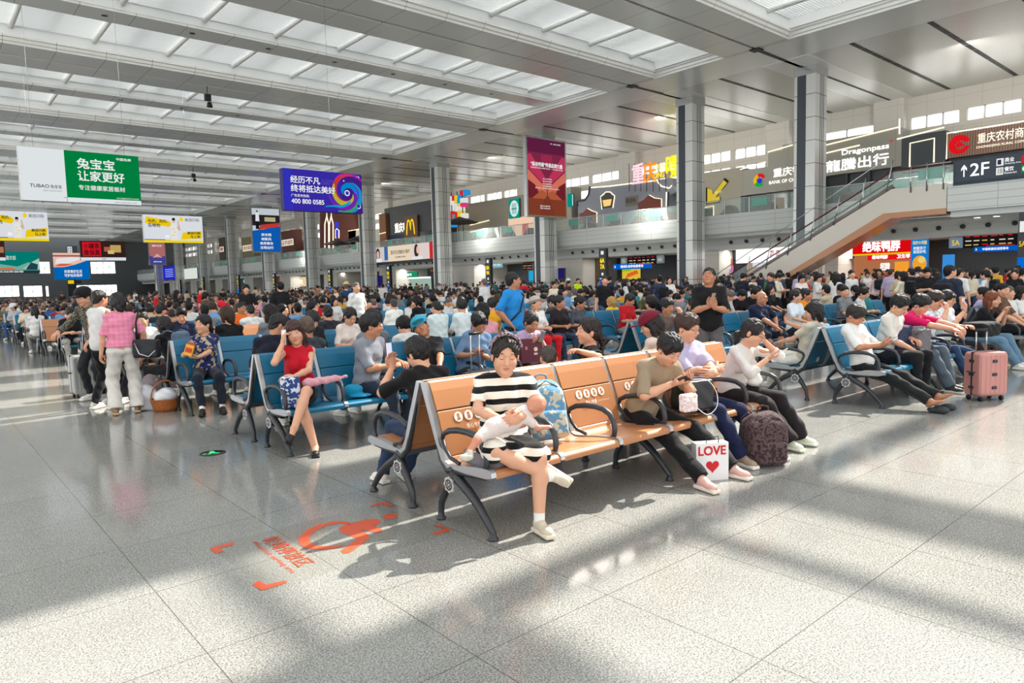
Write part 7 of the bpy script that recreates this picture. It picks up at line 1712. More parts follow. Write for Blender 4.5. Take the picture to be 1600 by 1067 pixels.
for sx, lb in ((8.70, 'dark grey clog on the floor, nearer the aisle'), (8.93, 'dark grey clog tucked beside its pair')):
    cl = blob_thing('clog', lb + ', under the slouched man', 'shoe', [('e', (0, -.05, .045), (.052, .085, .042)), ('e', (0, .05, .03), (.045, .06, .028)), ('c', (-.04, .04, .05), (.04, .04, .05), .012)], mat('grey_rubber', (52, 58, 62), .6), .006, .0, (sx, 2.74, 0), -12, group='pair of clogs')
gw, I = put('young man in a white tee and round glasses with a grey bag on his lap', 9.72, YB + .02, -4, seat=.43, S=1.04, lean=14, head=(-6, 30, 0), hair='short', hairc=(20, 20, 22), top=(214, 210, 202), bot=(26, 27, 31), flare=1.2, glasses=True, hands={-1: (.02, .02, .60), 1: (.20, .10, .72)}, lod=0, shoe=(210, 200, 186), sleeve=.95)
blob_thing('lunch_bag', 'grey soft bag with a rolled top on a lap beside the magenta shirt', 'bag', [('b', (0, 0, .14), (.11, .07, .12), .03), ('b', (0, 0, .28), (.09, .03, .02), .02)], cloth((116, 114, 118)), .008, .004, (10.08, 3.42, .56), -12)
blob_thing('backpack', 'navy backpack held between the two young men in pale tees', 'backpack', [('b', (0, 0, .16), (.13, .08, .14), .04)], cloth((52, 60, 88)), .009, .004, (9.86, 3.60, .56), -12)
mg, I = put('young man in a magenta tee resting his arms on the rose gold suitcase', 10.42, YB + .06, -6, seat=.43, S=1.04, lean=22, head=(-6, 26, 0), hair='fringe', hairc=(20, 20, 23), top=(204, 22, 92), bot=(88, 100, 112), flare=1.3, hands={-1: (-.05, -.30, .84), 1: (.08, -.32, .86)}, elbows={-1: (-.6, .2, -.6), 1: (.8, .2, -.3)}, palm={-1: ((.1, -1, -.35), (.1, -.3, -1), 35), 1: ((-.4, -1, -.35), (-.1, -.3, -1), 35)}, feet={-1: (-.08, -.30, .09), 1: (.12, -.22, .09)}, shoe=(60, 60, 62), lod=0, glasses=True)
phone(world(gw, (.20, .0, .82)), (.8, -.3, .3), (0, .5, .9), 'dark phone seen between the two young men')
sc = suitcase(9.98, 2.62, -30, .40, .25, .54, (184, 128, 122), 'rose gold cabin suitcase standing upright in front of the right-hand bench', handle=.26, ribs=6, latches=True)
st, I = put('young man in a printed white tee and glasses, cheek on hand, jeans leg crossed', 11.25, YB + .06, -6, seat=.43, S=1.02, lean=12, head=(0, 14, 6), hair='fringe', hairc=(40, 30, 28), topm=cloth((214, 222, 226), kind='blot12', col2=(150, 158, 162)), bot=(44, 66, 98), glasses=True, hands={-1: (-.04, .04, 1.05), 1: (.10, -.04, .72)}, elbows={-1: (-.5, -.9, -.8), 1: (.8, .2, -.8)}, palm={-1: ((.2, .2, 1), (.3, .9, 0), 50)}, feet={-1: (.0, -.25, .09), 1: (.16, -.52, .34)}, knees={1: (-.1, -1, .8)}, toes={1: (.25, -.9, -.1)}, shoe=(96, 82, 62), sole=(180, 160, 130), lod=1)
ph, I = put('person in white and glasses raising a phone on the right-hand bench', 11.95, YB + .06, -6, seat=.43, S=1.0, lean=6, head=(0, 12, 0), hair='bob', hairc=(24, 22, 24), top=(210, 210, 212), bot=(30, 30, 34), glasses=True, hands={-1: (-.04, .02, 1.0), 1: (.10, .04, .76)}, palm={-1: ((0, -.2, 1), (0, 1, 0), 35)}, elbows={-1: (-.5, -.4, -1)}, feet={-1: (-.05, -.35, .09), 1: (.16, -.30, .09)}, shoe=(226, 224, 216), lod=1)
phone(world(ph, (-.04, .05, 1.11)), (0, -.1, 1), (.1, 1, .1), 'white phone raised in the right-hand bench row', col=(226, 226, 230))
blob_thing('backpack', 'large black backpack resting across knees on the right-hand bench', 'backpack', [('b', (0, 0, .12), (.22, .12, .06), .05)], cloth((26, 26, 29)), .010, .004, (12.35, 3.32, .58), -10)
rh, I = put('auburn-haired woman in a black top and light jeans leaning forward', 13.4, YB + .02, -8, seat=.43, S=1.0, fem=True, lean=30, head=(0, 8, 0), hair='long', hairc=(112, 58, 34), top=(26, 26, 30), bot=(98, 128, 152), flare=1.3, hands={-1: (.02, -.06, .92), 1: (.08, -.06, .90)}, feet={-1: (-.05, -.3, .09), 1: (.18, -.26, .09)}, lod=1)
PEOPLE.append((14.2, YB))
wb, I = put('woman in a cream blouse and white trousers lounging with knees up, seen from behind', 8.95, HR(0) - .0, 176, seat=.40, S=.96, hipy=.32, fem=True, lean=-14, head=(20, 10, 0), hair='bob', hairc=(28, 24, 24), top=(206, 196, 178), bot=(226, 222, 210), flare=1.4, hands={-1: (-.10, -.06, .96), 1: (.12, -.02, .70)}, elbows={-1: (-.8, -.2, -1)}, palm={-1: ((0, -.1, 1), (0, 1, 0), 40)}, feet={-1: (-.08, -.26, .12), 1: (.20, -.36, .09)}, knees={-1: (0, -1, 1)}, lod=0, sleeve=.7)
phone(world(wb, (-.09, -.09, 1.05)), (0, 0, 1), (0, -1, .1), 'dark phone held up by the woman in cream')
# second row right block
nv, I = put('bald man with glasses in a navy shirt, hand on his knee', 11.85, HF(1) + .02, -20, seat=.43, S=1.04, lean=10, head=(20, 8, 0), hair=None, top=(26, 34, 60), bot=(30, 34, 50), leg='knee', glasses=True, hands={-1: (.10, -.14, .62), 1: (.30, .18, .66)}, elbows={-1: (-.7, .3, -.5), 1: (1, .8, .2)}, skin='tan', shoe=(60, 60, 64), lod=1, girth=1.15)
vw, I = put('woman in a white tee and pale blue vest, ponytail, second row right', 13.25, HF(1) + .02, -12, seat=.43, S=1.0, fem=True, lean=2, head=(24, 2, 0), hair='tail', hairc=(26, 24, 26), top=(214, 222, 230), bot=(32, 32, 40), lod=1)
og, I = put('woman in an orange tee with hair pinned up, second row right', 14.3, HF(1) + .35, -12, seat=.43, S=1.0, fem=True, lean=8, head=(16, 4, 0), hair='bun', hairc=(26, 24, 26), top=(232, 140, 30), bot=(226, 226, 226), skin='tan', lod=1)
br, I = put('man in a brown tee resting his chin on his hand, second row', 9.05, HF(1) + .1, -14, seat=.43, S=1.0, lean=18, head=(0, 8, 0), hair='fringe', hairc=(24, 22, 22), top=(112, 98, 92), hands={-1: (-.02, -.02, .72), 1: (.05, -.06, 1.04)}, elbows={1: (.6, -.9, -.8)}, palm={1: ((-.1, .3, 1), (0, 1, 0), 40)}, lod=1, skin='tan')
# standing figures
bt, I = put('standing man in a blue sports tee with a crossbody strap, in the aisle', 6.75, 7.75, 18, standing=True, S=1.03, head=(52, -4, 0), hair='crop', hairc=(26, 24, 24), top=(36, 132, 204), bot=(40, 42, 48), hands={-1: (-.20, -.06, 1.0), 1: (.18, -.22, 1.12)}, palm={1: ((-.2, -.4, .8), (0, 1, .2), 40)}, skin='tan', lod=1, sleeve=.95, girth=1.12)
b = MB(); b.tube([world(bt, (.13, .05, 1.52)), world(bt, (.10, -.13, 1.40)), world(bt, (-.08, -.165, 1.18)), world(bt, (-.19, -.06, 1.04)), world(bt, (-.17, .10, 1.02)), world(bt, (.06, .14, 1.35)), world(bt, (.13, .05, 1.52))], .013, M_BLACK, 6); b.build('crossbody_strap', label='black crossbody strap across the man in blue', cat='strap')
bs, I = put('standing man in a black tee and glasses looking up, phone in both hands', 8.12, 5.33, -52, standing=True, S=1.02, head=(-16, -18, 0), hair='crop', hairc=(26, 24, 24), top=(26, 26, 28), bot=(92, 88, 90), glasses=True, hands={-1: (-.02, -.30, 1.22), 1: (.05, -.30, 1.20)}, elbows={-1: (-.7, .2, -1), 1: (.7, .2, -1)}, palm={-1: ((.4, -.5, .8), (.3, .8, .2), 45), 1: ((-.4, -.5, .8), (-.3, .8, .2), 45)}, skin='tan', lod=0, sleeve=1.0, eyes='open', girth=1.1)
phone(world(bs, (.02, -.36, 1.32)), (0, -.3, 1), (0, 1, .3), 'tan-backed phone held by the standing man in black', col=(176, 140, 110))
worn_pack(bs, I, (38, 38, 42), 'dark grey backpack on the standing man in black')
# ------------------------------------------------------------------ passengers in the rows behind, one by one (pixel of the head, facing, look)
MID = [(541, 505, 0, dict(fem=True, hair='tail', top=(226, 214, 208), lean=14, head=(0, 32, 0)), 'girl in a pale tee with a ponytail bent over her phone, third row'),
 (478, 498, 0, dict(hair='fringe', top=(38, 38, 42), lean=22, head=(0, 34, 0)), 'man in a dark tee bent low over his phone, third row'),
 (512, 500, 180, dict(hair='crop', top=(44, 44, 50)), 'man with cropped hair facing away in front of the yellow bag'),
 (377, 487, 0, dict(hair='crop', top=(226, 106, 36), skin='tan', glasses=True, girth=1.1, head=(30, 0, 0)), 'man in an orange shirt and black waistcoat with glasses'),
 (392, 495, 180, dict(hair='crop', top=(228, 228, 226)), 'man with cropped black hair in a white tee facing away'),
 (345, 482, 0, dict(hair='short', hat=('cap', (212, 24, 52)), top=(150, 146, 110)), 'person in a red cap beside the man in orange'),
 (335, 465, 0, dict(fem=True, hair='tail', top=(222, 50, 60)), 'woman in a coral red tee with tied hair'),
 (250, 482, 0, dict(hair='crop', top=(206, 28, 38), skin='tan', lean=8, girth=1.1), 'man in a red tee with yellow print on the tan bench'),
 (248, 492, 180, dict(hair='crop', top=(52, 56, 66)), 'man in a dark grey shirt facing away near the tan bench'),
 (107, 492, 0, dict(hair='short', top=(28, 28, 32), lean=20, head=(10, 20, 0)), 'man in black leaning beside the large grey suitcase'),
 (82, 482, 0, dict(hair='short', top=(52, 96, 160), skin='brown'), 'man in a blue shirt on a bench at the far left'),
 (55, 490, 180, dict(fem=True, hair='long', top=(226, 224, 222)), 'woman with long dark hair facing away at the far left'),
 (22, 484, -30, dict(fem=True, hair='low', hat=('cap', (224, 222, 224)), top=(178, 182, 190), bot=(58, 92, 142)), 'person in a white cap and jeans at the left edge'),
 (720, 478, 0, dict(fem=True, hair='long', top=(226, 222, 208), glasses=True), 'long-haired woman with glasses in a cream blouse'),
 (683, 500, 180, dict(hair='crop', top=(206, 220, 220), girth=1.2), 'stout man in a pale mint tee facing away'),
 (722, 512, 180, dict(hair='fringe', top=(214, 224, 228)), 'person with black hair facing away beside the blue shirt'),
 (674, 480, 0, dict(hair='short', top=(44, 46, 50), lean=30, head=(0, 50, 0)), 'man bent forward with his head in his hands'),
 (655, 462, 0, dict(hair='fringe', top=(232, 232, 230)), 'boy in a white tee with folded legs'),
 (615, 485, 180, dict(hair='crop', hairc=(60, 56, 52), top=(234, 234, 230)), 'grey-haired man in a white tee facing away'),
 (840, 480, 0, dict(fem=True, hair='short', hat=('hat', (178, 168, 162)), top=(232, 230, 228), bot=(206, 30, 40), head=(0, -18, 0)), 'woman in a sun hat, white tee and red trousers'),
 (855, 488, -20, dict(fem=True, hair='short', top=(40, 34, 38), skin='tan', head=(40, 0, 0)), 'older woman in a dark blouse with red collar'),
 (768, 488, 160, dict(hair='short', top=(224, 160, 40)), 'person in mustard yellow with a black backpack'),
 (783, 500, 180, dict(fem=True, hair='bob', top=(40, 40, 46)), 'dark bobbed hair facing away behind the lilac cardigan'),
 (900, 478, 0, dict(fem=True, hair='bun', top=(78, 80, 92), skin='tan', lean=14, head=(10, 22, 0)), 'woman in a slate tee looking down at her bag'),
 (955, 488, 180, dict(hair='bob', hairc=(176, 138, 78), top=(226, 186, 40), S=.85), 'blond-dyed child in yellow facing away'),
 (977, 470, 0, dict(hair='short', top=(190, 26, 40), skin='tan', lean=12), 'boy in a red top leaning on his luggage'),
 (875, 462, 160, dict(fem=True, hair='tail', top=(232, 206, 204), head=(-40, 0, 0)), 'woman in blush pink looking right'),
 (865, 480, 180, dict(hair='short', top=(60, 62, 70)), 'black-haired man facing away near the woman in blush pink'),
 (1175, 452, 0, dict(hair='short', top=(230, 230, 232)), 'man in white behind the bald man'),
 (1098, 478, 0, dict(hair='fringe', top=(44, 60, 110), S=.9), 'boy with black fringe behind the standing man'),
 (1340, 460, 0, dict(fem=True, hair='bob', topm=cloth((120, 96, 84), kind='blot50', col2=(190, 170, 150)), lean=14, head=(0, 28, 0)), 'woman in a speckled brown blouse reading'),
 (1300, 478, 180, dict(hair='short', hat=('cap', (196, 176, 204)), top=(200, 196, 206)), 'person in a pale lilac cap behind the white tee'),
 (1425, 452, 0, dict(hair='short', hat=('cap', (110, 160, 216)), top=(228, 230, 232)), 'person in a light blue cap'),
 (1535, 482, 0, dict(hair='crop', hairc=(70, 66, 64), top=(40, 42, 48), skin='tan', side=16), 'man asleep with his head tilted, right-hand rows'),
 (1508, 470, 180, dict(hair='fringe', top=(150, 30, 30)), 'black-haired person in dark red facing away'),
 (1570, 460, 0, dict(fem=True, hair='bob', hairc=(80, 50, 34), top=(120, 90, 84), skin='tan'), 'woman with brown hair at the right edge')]
HIPS = sorted([(HF(k), 0) for k in range(22)] + [(HR(k), 180) for k in range(22)])
for i, (px, py, face, kw, lab) in enumerate(MID):
    zz = 1.10; w0 = onZ(px, py, zz)
    back = abs(face) > 90
    Y = min((h for h in HIPS if (h[1] == 180) == back and h[0] > 8.6), key=lambda h: abs(h[0] - (w0.y + (.05 if not back else -.05))))[0]
    p = onY(px, py, Y - (.03 if not back else -.03))
    if p.x < 14 and any((a - p.x) ** 2 + (b_ - Y) ** 2 < .20 for a, b_ in PEOPLE):
        p.x += .35
    kw = dict(kw); d = math.hypot(p.x, Y); kw.setdefault('seat', .43); kw.setdefault('lod', 1 if d < 13 else 2)
    rr = random.Random(i); kw.setdefault('bot', rr.choice([(30, 32, 38), (50, 62, 86), (70, 70, 74), (150, 148, 142)]))
    kw.setdefault('head', (rr.uniform(-20, 20), rr.uniform(5, 30), 0)); kw.setdefault('hairc', (26, 24, 26))
    kw.setdefault('hands', {-1: (-.05, .08 + rr.uniform(-.04, .04), .72), 1: (.06, .08, .70)})
    kw.setdefault('palm', {-1: ((.5, -.6, .2), UPB, 35), 1: ((-.5, -.6, .2), UPB, 35)})
    put(lab, p.x, Y, face, group='passengers seated in the rows', **kw)
# ------------------------------------------------------------------ the waiting crowd
RR = random.Random(11)
PAL = [('white', (212, 212, 210), 9), ('black', (27, 27, 30), 9), ('grey', (120, 122, 126), 4), ('navy', (34, 42, 68), 4), ('red', (186, 32, 42), 2.2), ('pink', (216, 150, 164), 1.6), ('sky blue', (110, 154, 196), 2), ('beige', (188, 174, 148), 2.4),
       ('olive', (96, 100, 70), 1), ('mustard', (206, 156, 48), .7), ('lilac', (176, 164, 196), .8), ('teal', (48, 120, 128), .8), ('brown', (98, 76, 62), 1.2), ('cream', (216, 206, 184), 1.6)]
BOT = [('black', (28, 28, 32), 7), ('denim', (62, 80, 112), 4), ('grey', (98, 100, 104), 3), ('khaki', (150, 136, 108), 2), ('white', (206, 204, 198), 1)]
def pick(P): 
    t = RR.uniform(0, sum(p[2] for p in P))
    for p in P:
        t -= p[2]
        if t <= 0: return p
    return P[0]
SEATED = [dict(hair='short', lean=8, head=(0, 24, 0), hands={-1: (-.05, .08, .74), 1: (.06, .08, .72)}),
          dict(hair='tail', fem=True, lean=10, head=(-10, 30, 0), hands={-1: (-.05, .08, .76), 1: (.06, .08, .75)}),
          dict(hair='fringe', lean=22, head=(10, 34, 0), hands={-1: (-.08, -.04, .72), 1: (.08, -.04, .72)}),
          dict(hair='long', fem=True, lean=-4, head=(20, 6, 0), hands={-1: (-.10, .05, .64), 1: (.10, .10, .66)}),
          dict(hair='crop', lean=0, head=(-30, 4, 0), girth=1.15, hands={-1: (-.12, .04, .62), 1: (.12, .02, .62)}),
          dict(hair='bob', fem=True, lean=5, head=(30, 16, 0), hands={-1: (-.04, .10, .80), 1: (.08, .10, .66)}),
          dict(hair='short', lean=-10, head=(0, -8, 8), hands={-1: (-.08, .20, .74), 1: (.08, .20, .72)})]
STAND = [dict(hair='short', head=(0, 22, 0), hands={-1: (-.06, -.28, 1.15), 1: (.06, -.28, 1.13)}),
         dict(hair='long', fem=True, head=(14, 8, 0), S=.94, hands={-1: (-.24, -.04, .82), 1: (.10, -.26, 1.05)}),
         dict(hair='crop', head=(-20, 0, 0), girth=1.12, hands={-1: (-.28, -.02, .80), 1: (.28, -.02, .80)}),
         dict(hair='tail', fem=True, S=.93, head=(0, 12, 0), hands={-1: (-.22, -.08, .82), 1: (.20, -.20, 1.0)}),
         dict(hair='fringe', head=(25, 0, 0), hands={-1: (-.24, -.02, .82), 1: (.22, -.14, .95)}),
         dict(hair='bob', fem=True, S=.95, head=(-12, 18, 0), hands={-1: (-.05, -.26, 1.08), 1: (.05, -.26, 1.08)})]
HNAME = {'short': 'short hair', 'tail': 'tied-back hair', 'fringe': 'fringed hair', 'long': 'long hair', 'crop': 'cropped hair', 'bob': 'bobbed hair'}
SIT_D = {0: 'head bowed', 1: 'using a phone', 2: 'leaning forward', 3: 'sitting back', 4: 'hands on knees', 5: 'head turned', 6: 'reclining'}
PR = {}
def crowd_mat(kind):
    m = mat('crowd_' + kind, (120, 120, 120), .85 if kind != 'hair' else .45, spec=.25); nt = m.node_tree; b = nt.nodes['Principled BSDF']; oi = nt.nodes.new('ShaderNodeObjectInfo')
    if kind == 'top': nt.links.new(oi.outputs['Color'], b.inputs['Base Color']); return m
    r = nt.nodes.new('ShaderNodeValToRGB'); r.color_ramp.interpolation = 'CONSTANT'; e = r.color_ramp.elements
    if kind == 'bottom':
        d = nt.nodes.new('ShaderNodeMath'); d.operation = 'DIVIDE'; d.inputs[1].default_value = len(BOT); nt.links.new(oi.outputs['Object Index'], d.inputs[0]); nt.links.new(d.outputs[0], r.inputs[0])
        L = [((i + .0) / len(BOT) - .02, BOT[i][1]) for i in range(len(BOT))]
    else: nt.links.new(oi.outputs['Random'], r.inputs[0]); L = [(0, (24, 22, 24)), (.62, (34, 28, 26)), (.84, (60, 44, 36)), (.93, (96, 90, 86))]
    e[0].position = 0; e[0].color = (*srgb(L[0][1]), 1); e[1].position = max(0, L[1][0]); e[1].color = (*srgb(L[1][1]), 1)
    for q, c in L[2:]: k = e.new(q); k.color = (*srgb(c), 1)
    nt.links.new(r.outputs[0], b.inputs['Base Color']); return m
def proto(stand, i, lod):
    k = (stand, i, lod)
    if k not in PR:
        kw = dict((STAND if stand else SEATED)[i])
        o, _ = person('', 0, 0, 0, 0, standing=stand, lod=lod, joined=True, hidden=True, feet={-1: (-.11, 0 if stand else -.08, .085), 1: (.11, .04 if stand else -.06, .085)}, **kw)
        PR[k] = o.data
        for sl, kd in ((1, 'hair'), (2, 'top'), (3, 'bottom')): o.data.materials[sl] = crowd_mat(kd)
        bpy.data.objects.remove(o)
    return PR[k]
def passenger(stand, x, y, face, lab, i=None, lod=3, top=None, bot=None, hair=None, group=None, sc=1.0):
    i = RR.randrange(len(STAND if stand else SEATED)) if i is None else i
    me = proto(stand, i, lod); o = bpy.data.objects.new('person', me); COL.objects.link(o)
    hx, hy = (x, y) if stand else hippos(x, y, face)
    o.location = (hx, hy, 0); o.rotation_euler = (0, 0, math.radians(face)); o.scale = (sc, sc, sc)
    tc = top or pick(PAL)[1]; o.color = (*srgb(tc), 1)
    bi = min(range(len(BOT)), key=lambda q: sum((a - b_) ** 2 for a, b_ in zip(BOT[q][1], bot))) if bot else BOT.index(pick(BOT))
    o.pass_index = bi
    return tag(o, lab, 'person', group)
def xy_at(px, D):
    r = _ray(px, 440); return r[0] * D / F_PX, r[1] * D / F_PX
NPEOPLE = len(PEOPLE) + 3
# standing passengers that stand out
EX = [(945, 13.5, -30, 2, (26, 26, 29), (60, 60, 64), 'stout standing man in a black tee facing the viewer'), (903, 22, 0, 2, (196, 226, 40), (40, 44, 52), 'attendant in a lime yellow safety vest'),
      (865, 17, -20, 3, (216, 206, 184), (180, 190, 200), 'standing woman in a cream tee with a dark shoulder strap'), (1030, 14.5, 170, 2, (44, 54, 78), (40, 42, 50), 'bald man with a dark backpack seen from behind'),
      (877, 21, 60, 0, (28, 28, 31), (206, 204, 198), 'standing person in black and pale shorts near the tall pillar'), (888, 23, 0, 3, (110, 34, 48), (40, 40, 46), 'person in maroon with a pale cap by the pillar'),
      (975, 17, 70, 1, (210, 208, 206), (40, 40, 46), 'long-haired woman in white reaching forward'), (405, 24, -20, 3, (140, 146, 154), (60, 60, 64), 'woman in a grey tee standing above the far rows'),
      (558, 17, 150, 1, (150, 152, 156), (74, 76, 66), 'woman in a grey tee with a navy backpack'), (541, 18, 150, 0, (30, 66, 110), (40, 42, 50), 'person in dark blue wearing a straw hat'),
      (312, 18, 60, 2, (206, 30, 44), (120, 112, 98), 'grey-haired man in a red polo and khaki trousers'), (1231, 19, 175, 2, (27, 27, 30), (34, 36, 44), 'tall man in a black tee with his back turned'),
      (1252, 13.5, -30, 5, (214, 208, 202), (40, 40, 44), 'woman in a white blouse looking at her phone, standing'), (1203, 18, 100, 0, (74, 76, 68), (60, 60, 64), 'man in olive carrying a green backpack'),
      (1218, 19, 150, 4, (84, 88, 92), (40, 42, 50), 'person in a grey tee and black cap near the escalator'), (1276, 19, 165, 0, (196, 198, 206), (44, 46, 54), 'man in a pale tee with a navy backpack, back turned'),
      (1302, 18, -10, 1, (206, 200, 180), (196, 192, 174), 'long-haired woman in a cream dress'), (1330, 19.5, 170, 4, (30, 32, 40), (34, 36, 44), 'man in dark clothes with a backpack by the escalator'),
      (1367, 17.5, 150, 3, (206, 180, 182), (40, 40, 46), 'woman in pale pink beside the man with the backpack'), (1448, 12.5, -60, 0, (27, 27, 30), (34, 36, 44), 'man in a black tee bending over a table'),
      (1424, 13.5, 165, 2, (27, 27, 30), (40, 40, 44), 'tall man in a black tee beside the girl in cream'), (1483, 9.2, 75, 2, (40, 48, 66), (40, 42, 50), 'big man in navy with a large black backpack'),
      (1541, 12.5, 172, 3, (208, 208, 208), (128, 158, 182), 'girl in white and pale jeans with a black backpack, back turned'), (1412, 13, 160, 1, (222, 214, 190), (60, 60, 64), 'girl in cream with a small backpack strap'),
      (1160, 16, 80, 0, (34, 40, 54), (40, 42, 50), 'man in navy leaning over near the lit shop'), (752, 30, 170, 2, (206, 206, 204), (40, 42, 50), 'person in a white tee standing far behind the blue shirt'), (598, 27, 160, 2, (212, 210, 206), (150, 146, 136), 'stout person in white walking among the far rows'), (495, 27, 20, 0, (150, 120, 96), (60, 60, 64), 'person in tan standing near the pillars')]
for px, D, face, i, t, bcol, lab in EX:
    D *= 1.4
    best = None
    for q in range(-30, 31):
        xx, yy = xy_at(px, D * (1 + q * .01)); kk = (yy - ROW0) / PITCH; fr = (kk - math.floor(kk)) * PITCH
        inb = any(bx - .3 < xx < bx + 3.9 for i_, bx in enumerate(BLK) if not (kk < 3.9 and i_ >= 3)) and yy > 2.5
        ok_ = (not inb) or (1.62 < fr < 2.85)
        if ok_ and all((a - xx) ** 2 + (b_ - yy) ** 2 > .25 for a, b_ in PEOPLE) and (best is None or abs(q) < best[0]): best = (abs(q), xx, yy)
    x, y = best[1:] if best else xy_at(px, D)
    o = passenger(True, x, y, face, lab, i, 2, t, bcol, hair=(120, 116, 112) if 'grey-haired' in lab else None, group='passengers standing in the hall'); NPEOPLE += 1; PEOPLE.append((x, y))
    if 'backpack' in lab:
        col = (60, 120, 84) if 'green' in lab else (24, 25, 30)
        big_ = 1.15 if 'large' in lab else 1.0
        d = Vector((-math.sin(math.radians(face)), math.cos(math.radians(face)), 0)); p = Vector((x, y, 1.18)) + d * .19
        blob_thing('backpack', 'backpack on the back of the ' + lab.split(' with')[0].split(' carrying')[0], 'backpack', [('b', (0, 0, .02), (.08 * big_, .03, .11 * big_), .055), ('e', (0, .04, -.06), (.12 * big_, .09, .12))], cloth(col), .014, .004, p, face, 'backpacks carried by passengers')
    if 'straw' in lab or 'pale cap' in lab or 'black cap' in lab:
        hc_ = (206, 176, 120) if 'straw' in lab else ((210, 208, 204) if 'pale' in lab else (26, 26, 28))
        blob_thing('sun_hat', 'hat on the ' + lab.split(' wearing')[0].split(' with')[0], 'hat', [('e', (0, 0, 0), (.10, .11, .08)), ('e', (0, 0, -.03), (.16, .16, .012) if 'straw' in lab else (.10, .15, .012))], cloth(hc_), .014, 0, (x, y, 1.66 if i in (1, 3, 5) else 1.73), face)
cand = []
def inview(x, y, pad=10):
    v = R_CAM.T @ np.array([x, y, -.5]); 
    if v[2] < 1: return None
    px = CX + F_PX * v[0] / v[2]
    return v[2] if -pad < px < 1600 + pad else None
for bx, k, rear in BENCH_SPOTS:
    for s in range(6):
        x = bx + (s + .5) * PW; y = (HR(k) if rear else HF(k))
        D = inview(x, y)
        if D is None or RR.random() > (.86 if k > 3 else .62): continue
        if any((a - x) ** 2 + (b_ - y) ** 2 < .33 for a, b_ in PEOPLE): continue
        if k == 0 and bx < 14: continue
        if k == 6 and bx < 3 and not rear: continue
        if k == 1 and rear is False and bx < 3: continue
        cand.append((D, x, y, 180 if rear else 0, False, (k, BLK.index(bx), s)))
for k in range(22, 60):
    for bi, bx in enumerate(BLK + [32.4]):
        for s in range(6):
            for rear in (0, 1):
                x = bx + (s + .5) * PW; y = row_front(k) + (1.05 if rear else .36); D = inview(x, y)
                if D is None or RR.random() > .8: continue
                cand.append((D, x, y, 180 if rear else 0, False, (k, bi, s)))
def scatter(n, xr, yr, mind=.6, face=None, where=''):
    c = 0
    for _ in range(n * 6):
        x, y = RR.uniform(*xr), RR.uniform(*yr); D = inview(x, y)
        if D is None or (41.6 < x < 44.8 and 12.5 < y < 28.6): continue
        if any((a - x) ** 2 + (b_ - y) ** 2 < mind ** 2 for a, b_ in PEOPLE): continue
        PEOPLE.append((x, y)); cand.append((D, x, y, RR.uniform(0, 360), True, where)); c += 1
        if c >= n: return
scatter(90, (19.5, 41.5), (5, 14.5), .55, where='in the queue before the gates at right')
scatter(60, (31, 43.5), (14.5, 32), .6, where='on the open strip by the nearest gates')
scatter(150, (31, 44), (32, 80), .6, where='on the open strip beside the pillars')
scatter(160, (37, 44), (80, 190), .6, where='on the far strip beside the pillars')
for ax in (7.5, 13.4, 19.3, 25.3): scatter(10, (ax - .7, ax + .7), (14, 60), .9, where='in an aisle between bench blocks')
scatter(14, (-1.5, 2.2), (34, 100), 1.0, where='on the open floor at the left')
cand.sort(key=lambda c: c[0])
N_IND = max(0, 299 - NPEOPLE); used = set()
BLOCKN = ['first block', 'second block', 'third block', 'fourth block', 'fifth block', 'last block']
for D, x, y, face, stand, wh in cand[:N_IND]:
    t, bt_ = pick(PAL), pick(BOT); i = RR.randrange(len(STAND if stand else SEATED)); hn = HNAME[(STAND if stand else SEATED)[i]['hair']]
    jit = RR.uniform(-14, 14) if not stand else 0
    if stand: 
        nr = min(EX, key=lambda e: (xy_at(e[0], e[1] * 1.4)[0] - x) ** 2 + (xy_at(e[0], e[1] * 1.4)[1] - y) ** 2)
        lab = '%s top, %s trousers, %s, standing %s' % (t[0], bt_[0], hn, wh)
        if lab in used: lab = '%s top, %s, standing beside the %s' % (t[0], hn, nr[6].split(',')[0].split(' with ')[0].split(' facing')[0])
        lab = ' '.join(lab.split()[:16]); used.add(lab)
    else: lab = '%s seat, %s row back, %s: %s top, %s' % (['first', 'second', 'third', 'fourth', 'fifth', 'last'][wh[2]], ORD[wh[0]], BLOCKN[wh[1]], t[0], SIT_D[i])
    if not stand: lab = 'person in %s, %s, %s row, %s, %s seat%s' % (t[0], SIT_D[i], ORD[wh[0]], BLOCKN[wh[1]].replace('the ', '', 1), ['first', 'second', 'third', 'fourth', 'fifth', 'last'][wh[2]], ', rear side' if face else '')
    passenger(stand, x, y, face + jit, lab, i, 2 if D < 17 else 3, t[1], bt_[1], group='passengers standing in the hall' if stand else 'passengers seated in the rows', sc=RR.uniform(.94, 1.04))
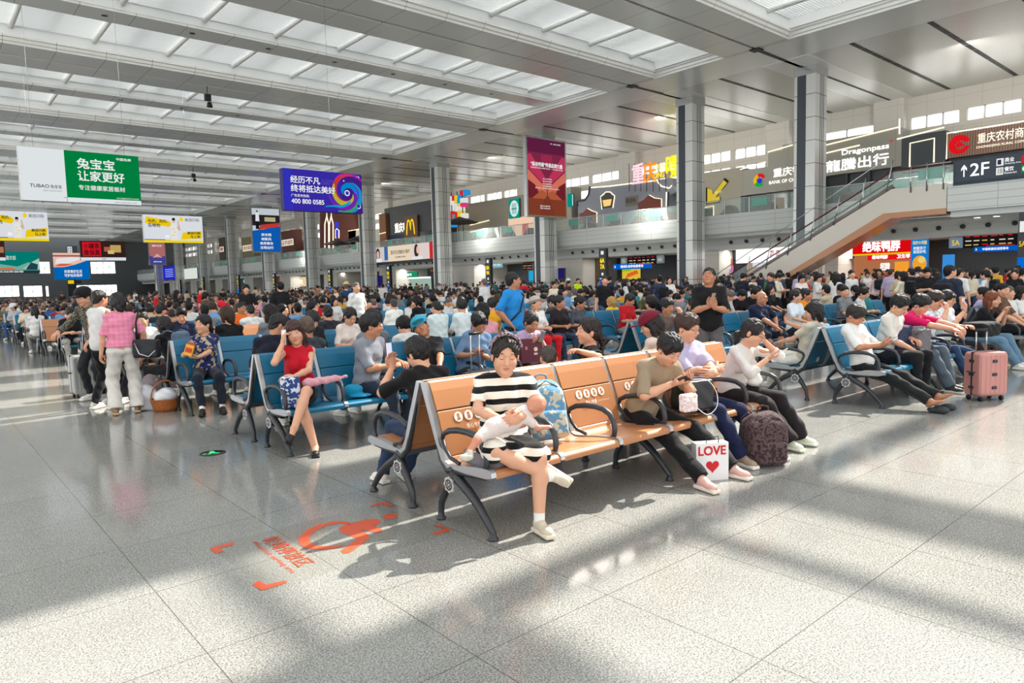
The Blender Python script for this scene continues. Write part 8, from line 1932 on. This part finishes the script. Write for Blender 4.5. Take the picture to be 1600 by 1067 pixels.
# everyone farther off, one mass
rest = cand[N_IND:]
base = {}
for stand in (False, True):
    for i in range(len(STAND if stand else SEATED)):
        for lod in (3, 4, 5):
            me = proto(stand, i, lod); n = len(me.vertices); co = np.empty(n * 3, np.float32); me.vertices.foreach_get('co', co)
            q = np.empty(len(me.polygons) * 4, np.int32); me.loops.foreach_get('vertex_index', q); mi = np.empty(len(me.polygons), np.int32); me.polygons.foreach_get('material_index', mi)
            base[(stand, i, lod)] = (co.reshape(-1, 3), q.reshape(-1, 4), mi)
pm = [mat('skin_far', (190, 138, 110), .6), hair_mat((24, 22, 24))] + [cloth(p[1]) for p in PAL] + [cloth(p[1]) for p in BOT] + [mat('shoe_far', (150, 148, 144), .6)]
vs, qs, ms, off = [], [], [], 0
for D, x, y, face, stand, wh in rest[:1500]:
    i = RR.randrange(len(STAND if stand else SEATED)); co, q, mi = base[(stand, i, 3 if D < 24 else 4 if D < 60 else 5)]
    t = PAL.index(pick(PAL)); bb = BOT.index(pick(BOT)); a = math.radians(face + RR.uniform(-15, 15)); s = RR.uniform(.93, 1.05)
    hx, hy = (x, y) if stand else hippos(x, y, face)
    R = np.array([[math.cos(a), -math.sin(a), 0], [math.sin(a), math.cos(a), 0], [0, 0, 1]])
    vs.append((co * s) @ R.T + np.array([hx, hy, 0])); qs.append(q + off); off += len(co)
    lut = np.array([0, 1, 2 + t, 2 + len(PAL) + bb, len(pm) - 1]); ms.append(lut[mi])
me = bpy.data.meshes.new('crowd'); vs = np.concatenate(vs); qs = np.concatenate(qs); ms = np.concatenate(ms)
me.vertices.add(len(vs)); me.vertices.foreach_set('co', vs.astype(np.float32).ravel()); me.loops.add(len(qs) * 4); me.loops.foreach_set('vertex_index', qs.astype(np.int32).ravel())
me.polygons.add(len(qs)); me.polygons.foreach_set('loop_start', np.arange(0, len(qs) * 4, 4, dtype=np.int32)); me.polygons.foreach_set('loop_total', np.full(len(qs), 4, np.int32))
me.polygons.foreach_set('material_index', ms.astype(np.int32)); me.polygons.foreach_set('use_smooth', np.ones(len(qs), bool))
for m in pm: me.materials.append(m)
me.update(calc_edges=True)
o = bpy.data.objects.new('distant_crowd', me); COL.objects.link(o); tag(o, 'mass of seated and standing passengers far down the hall', 'crowd', None, 'stuff')
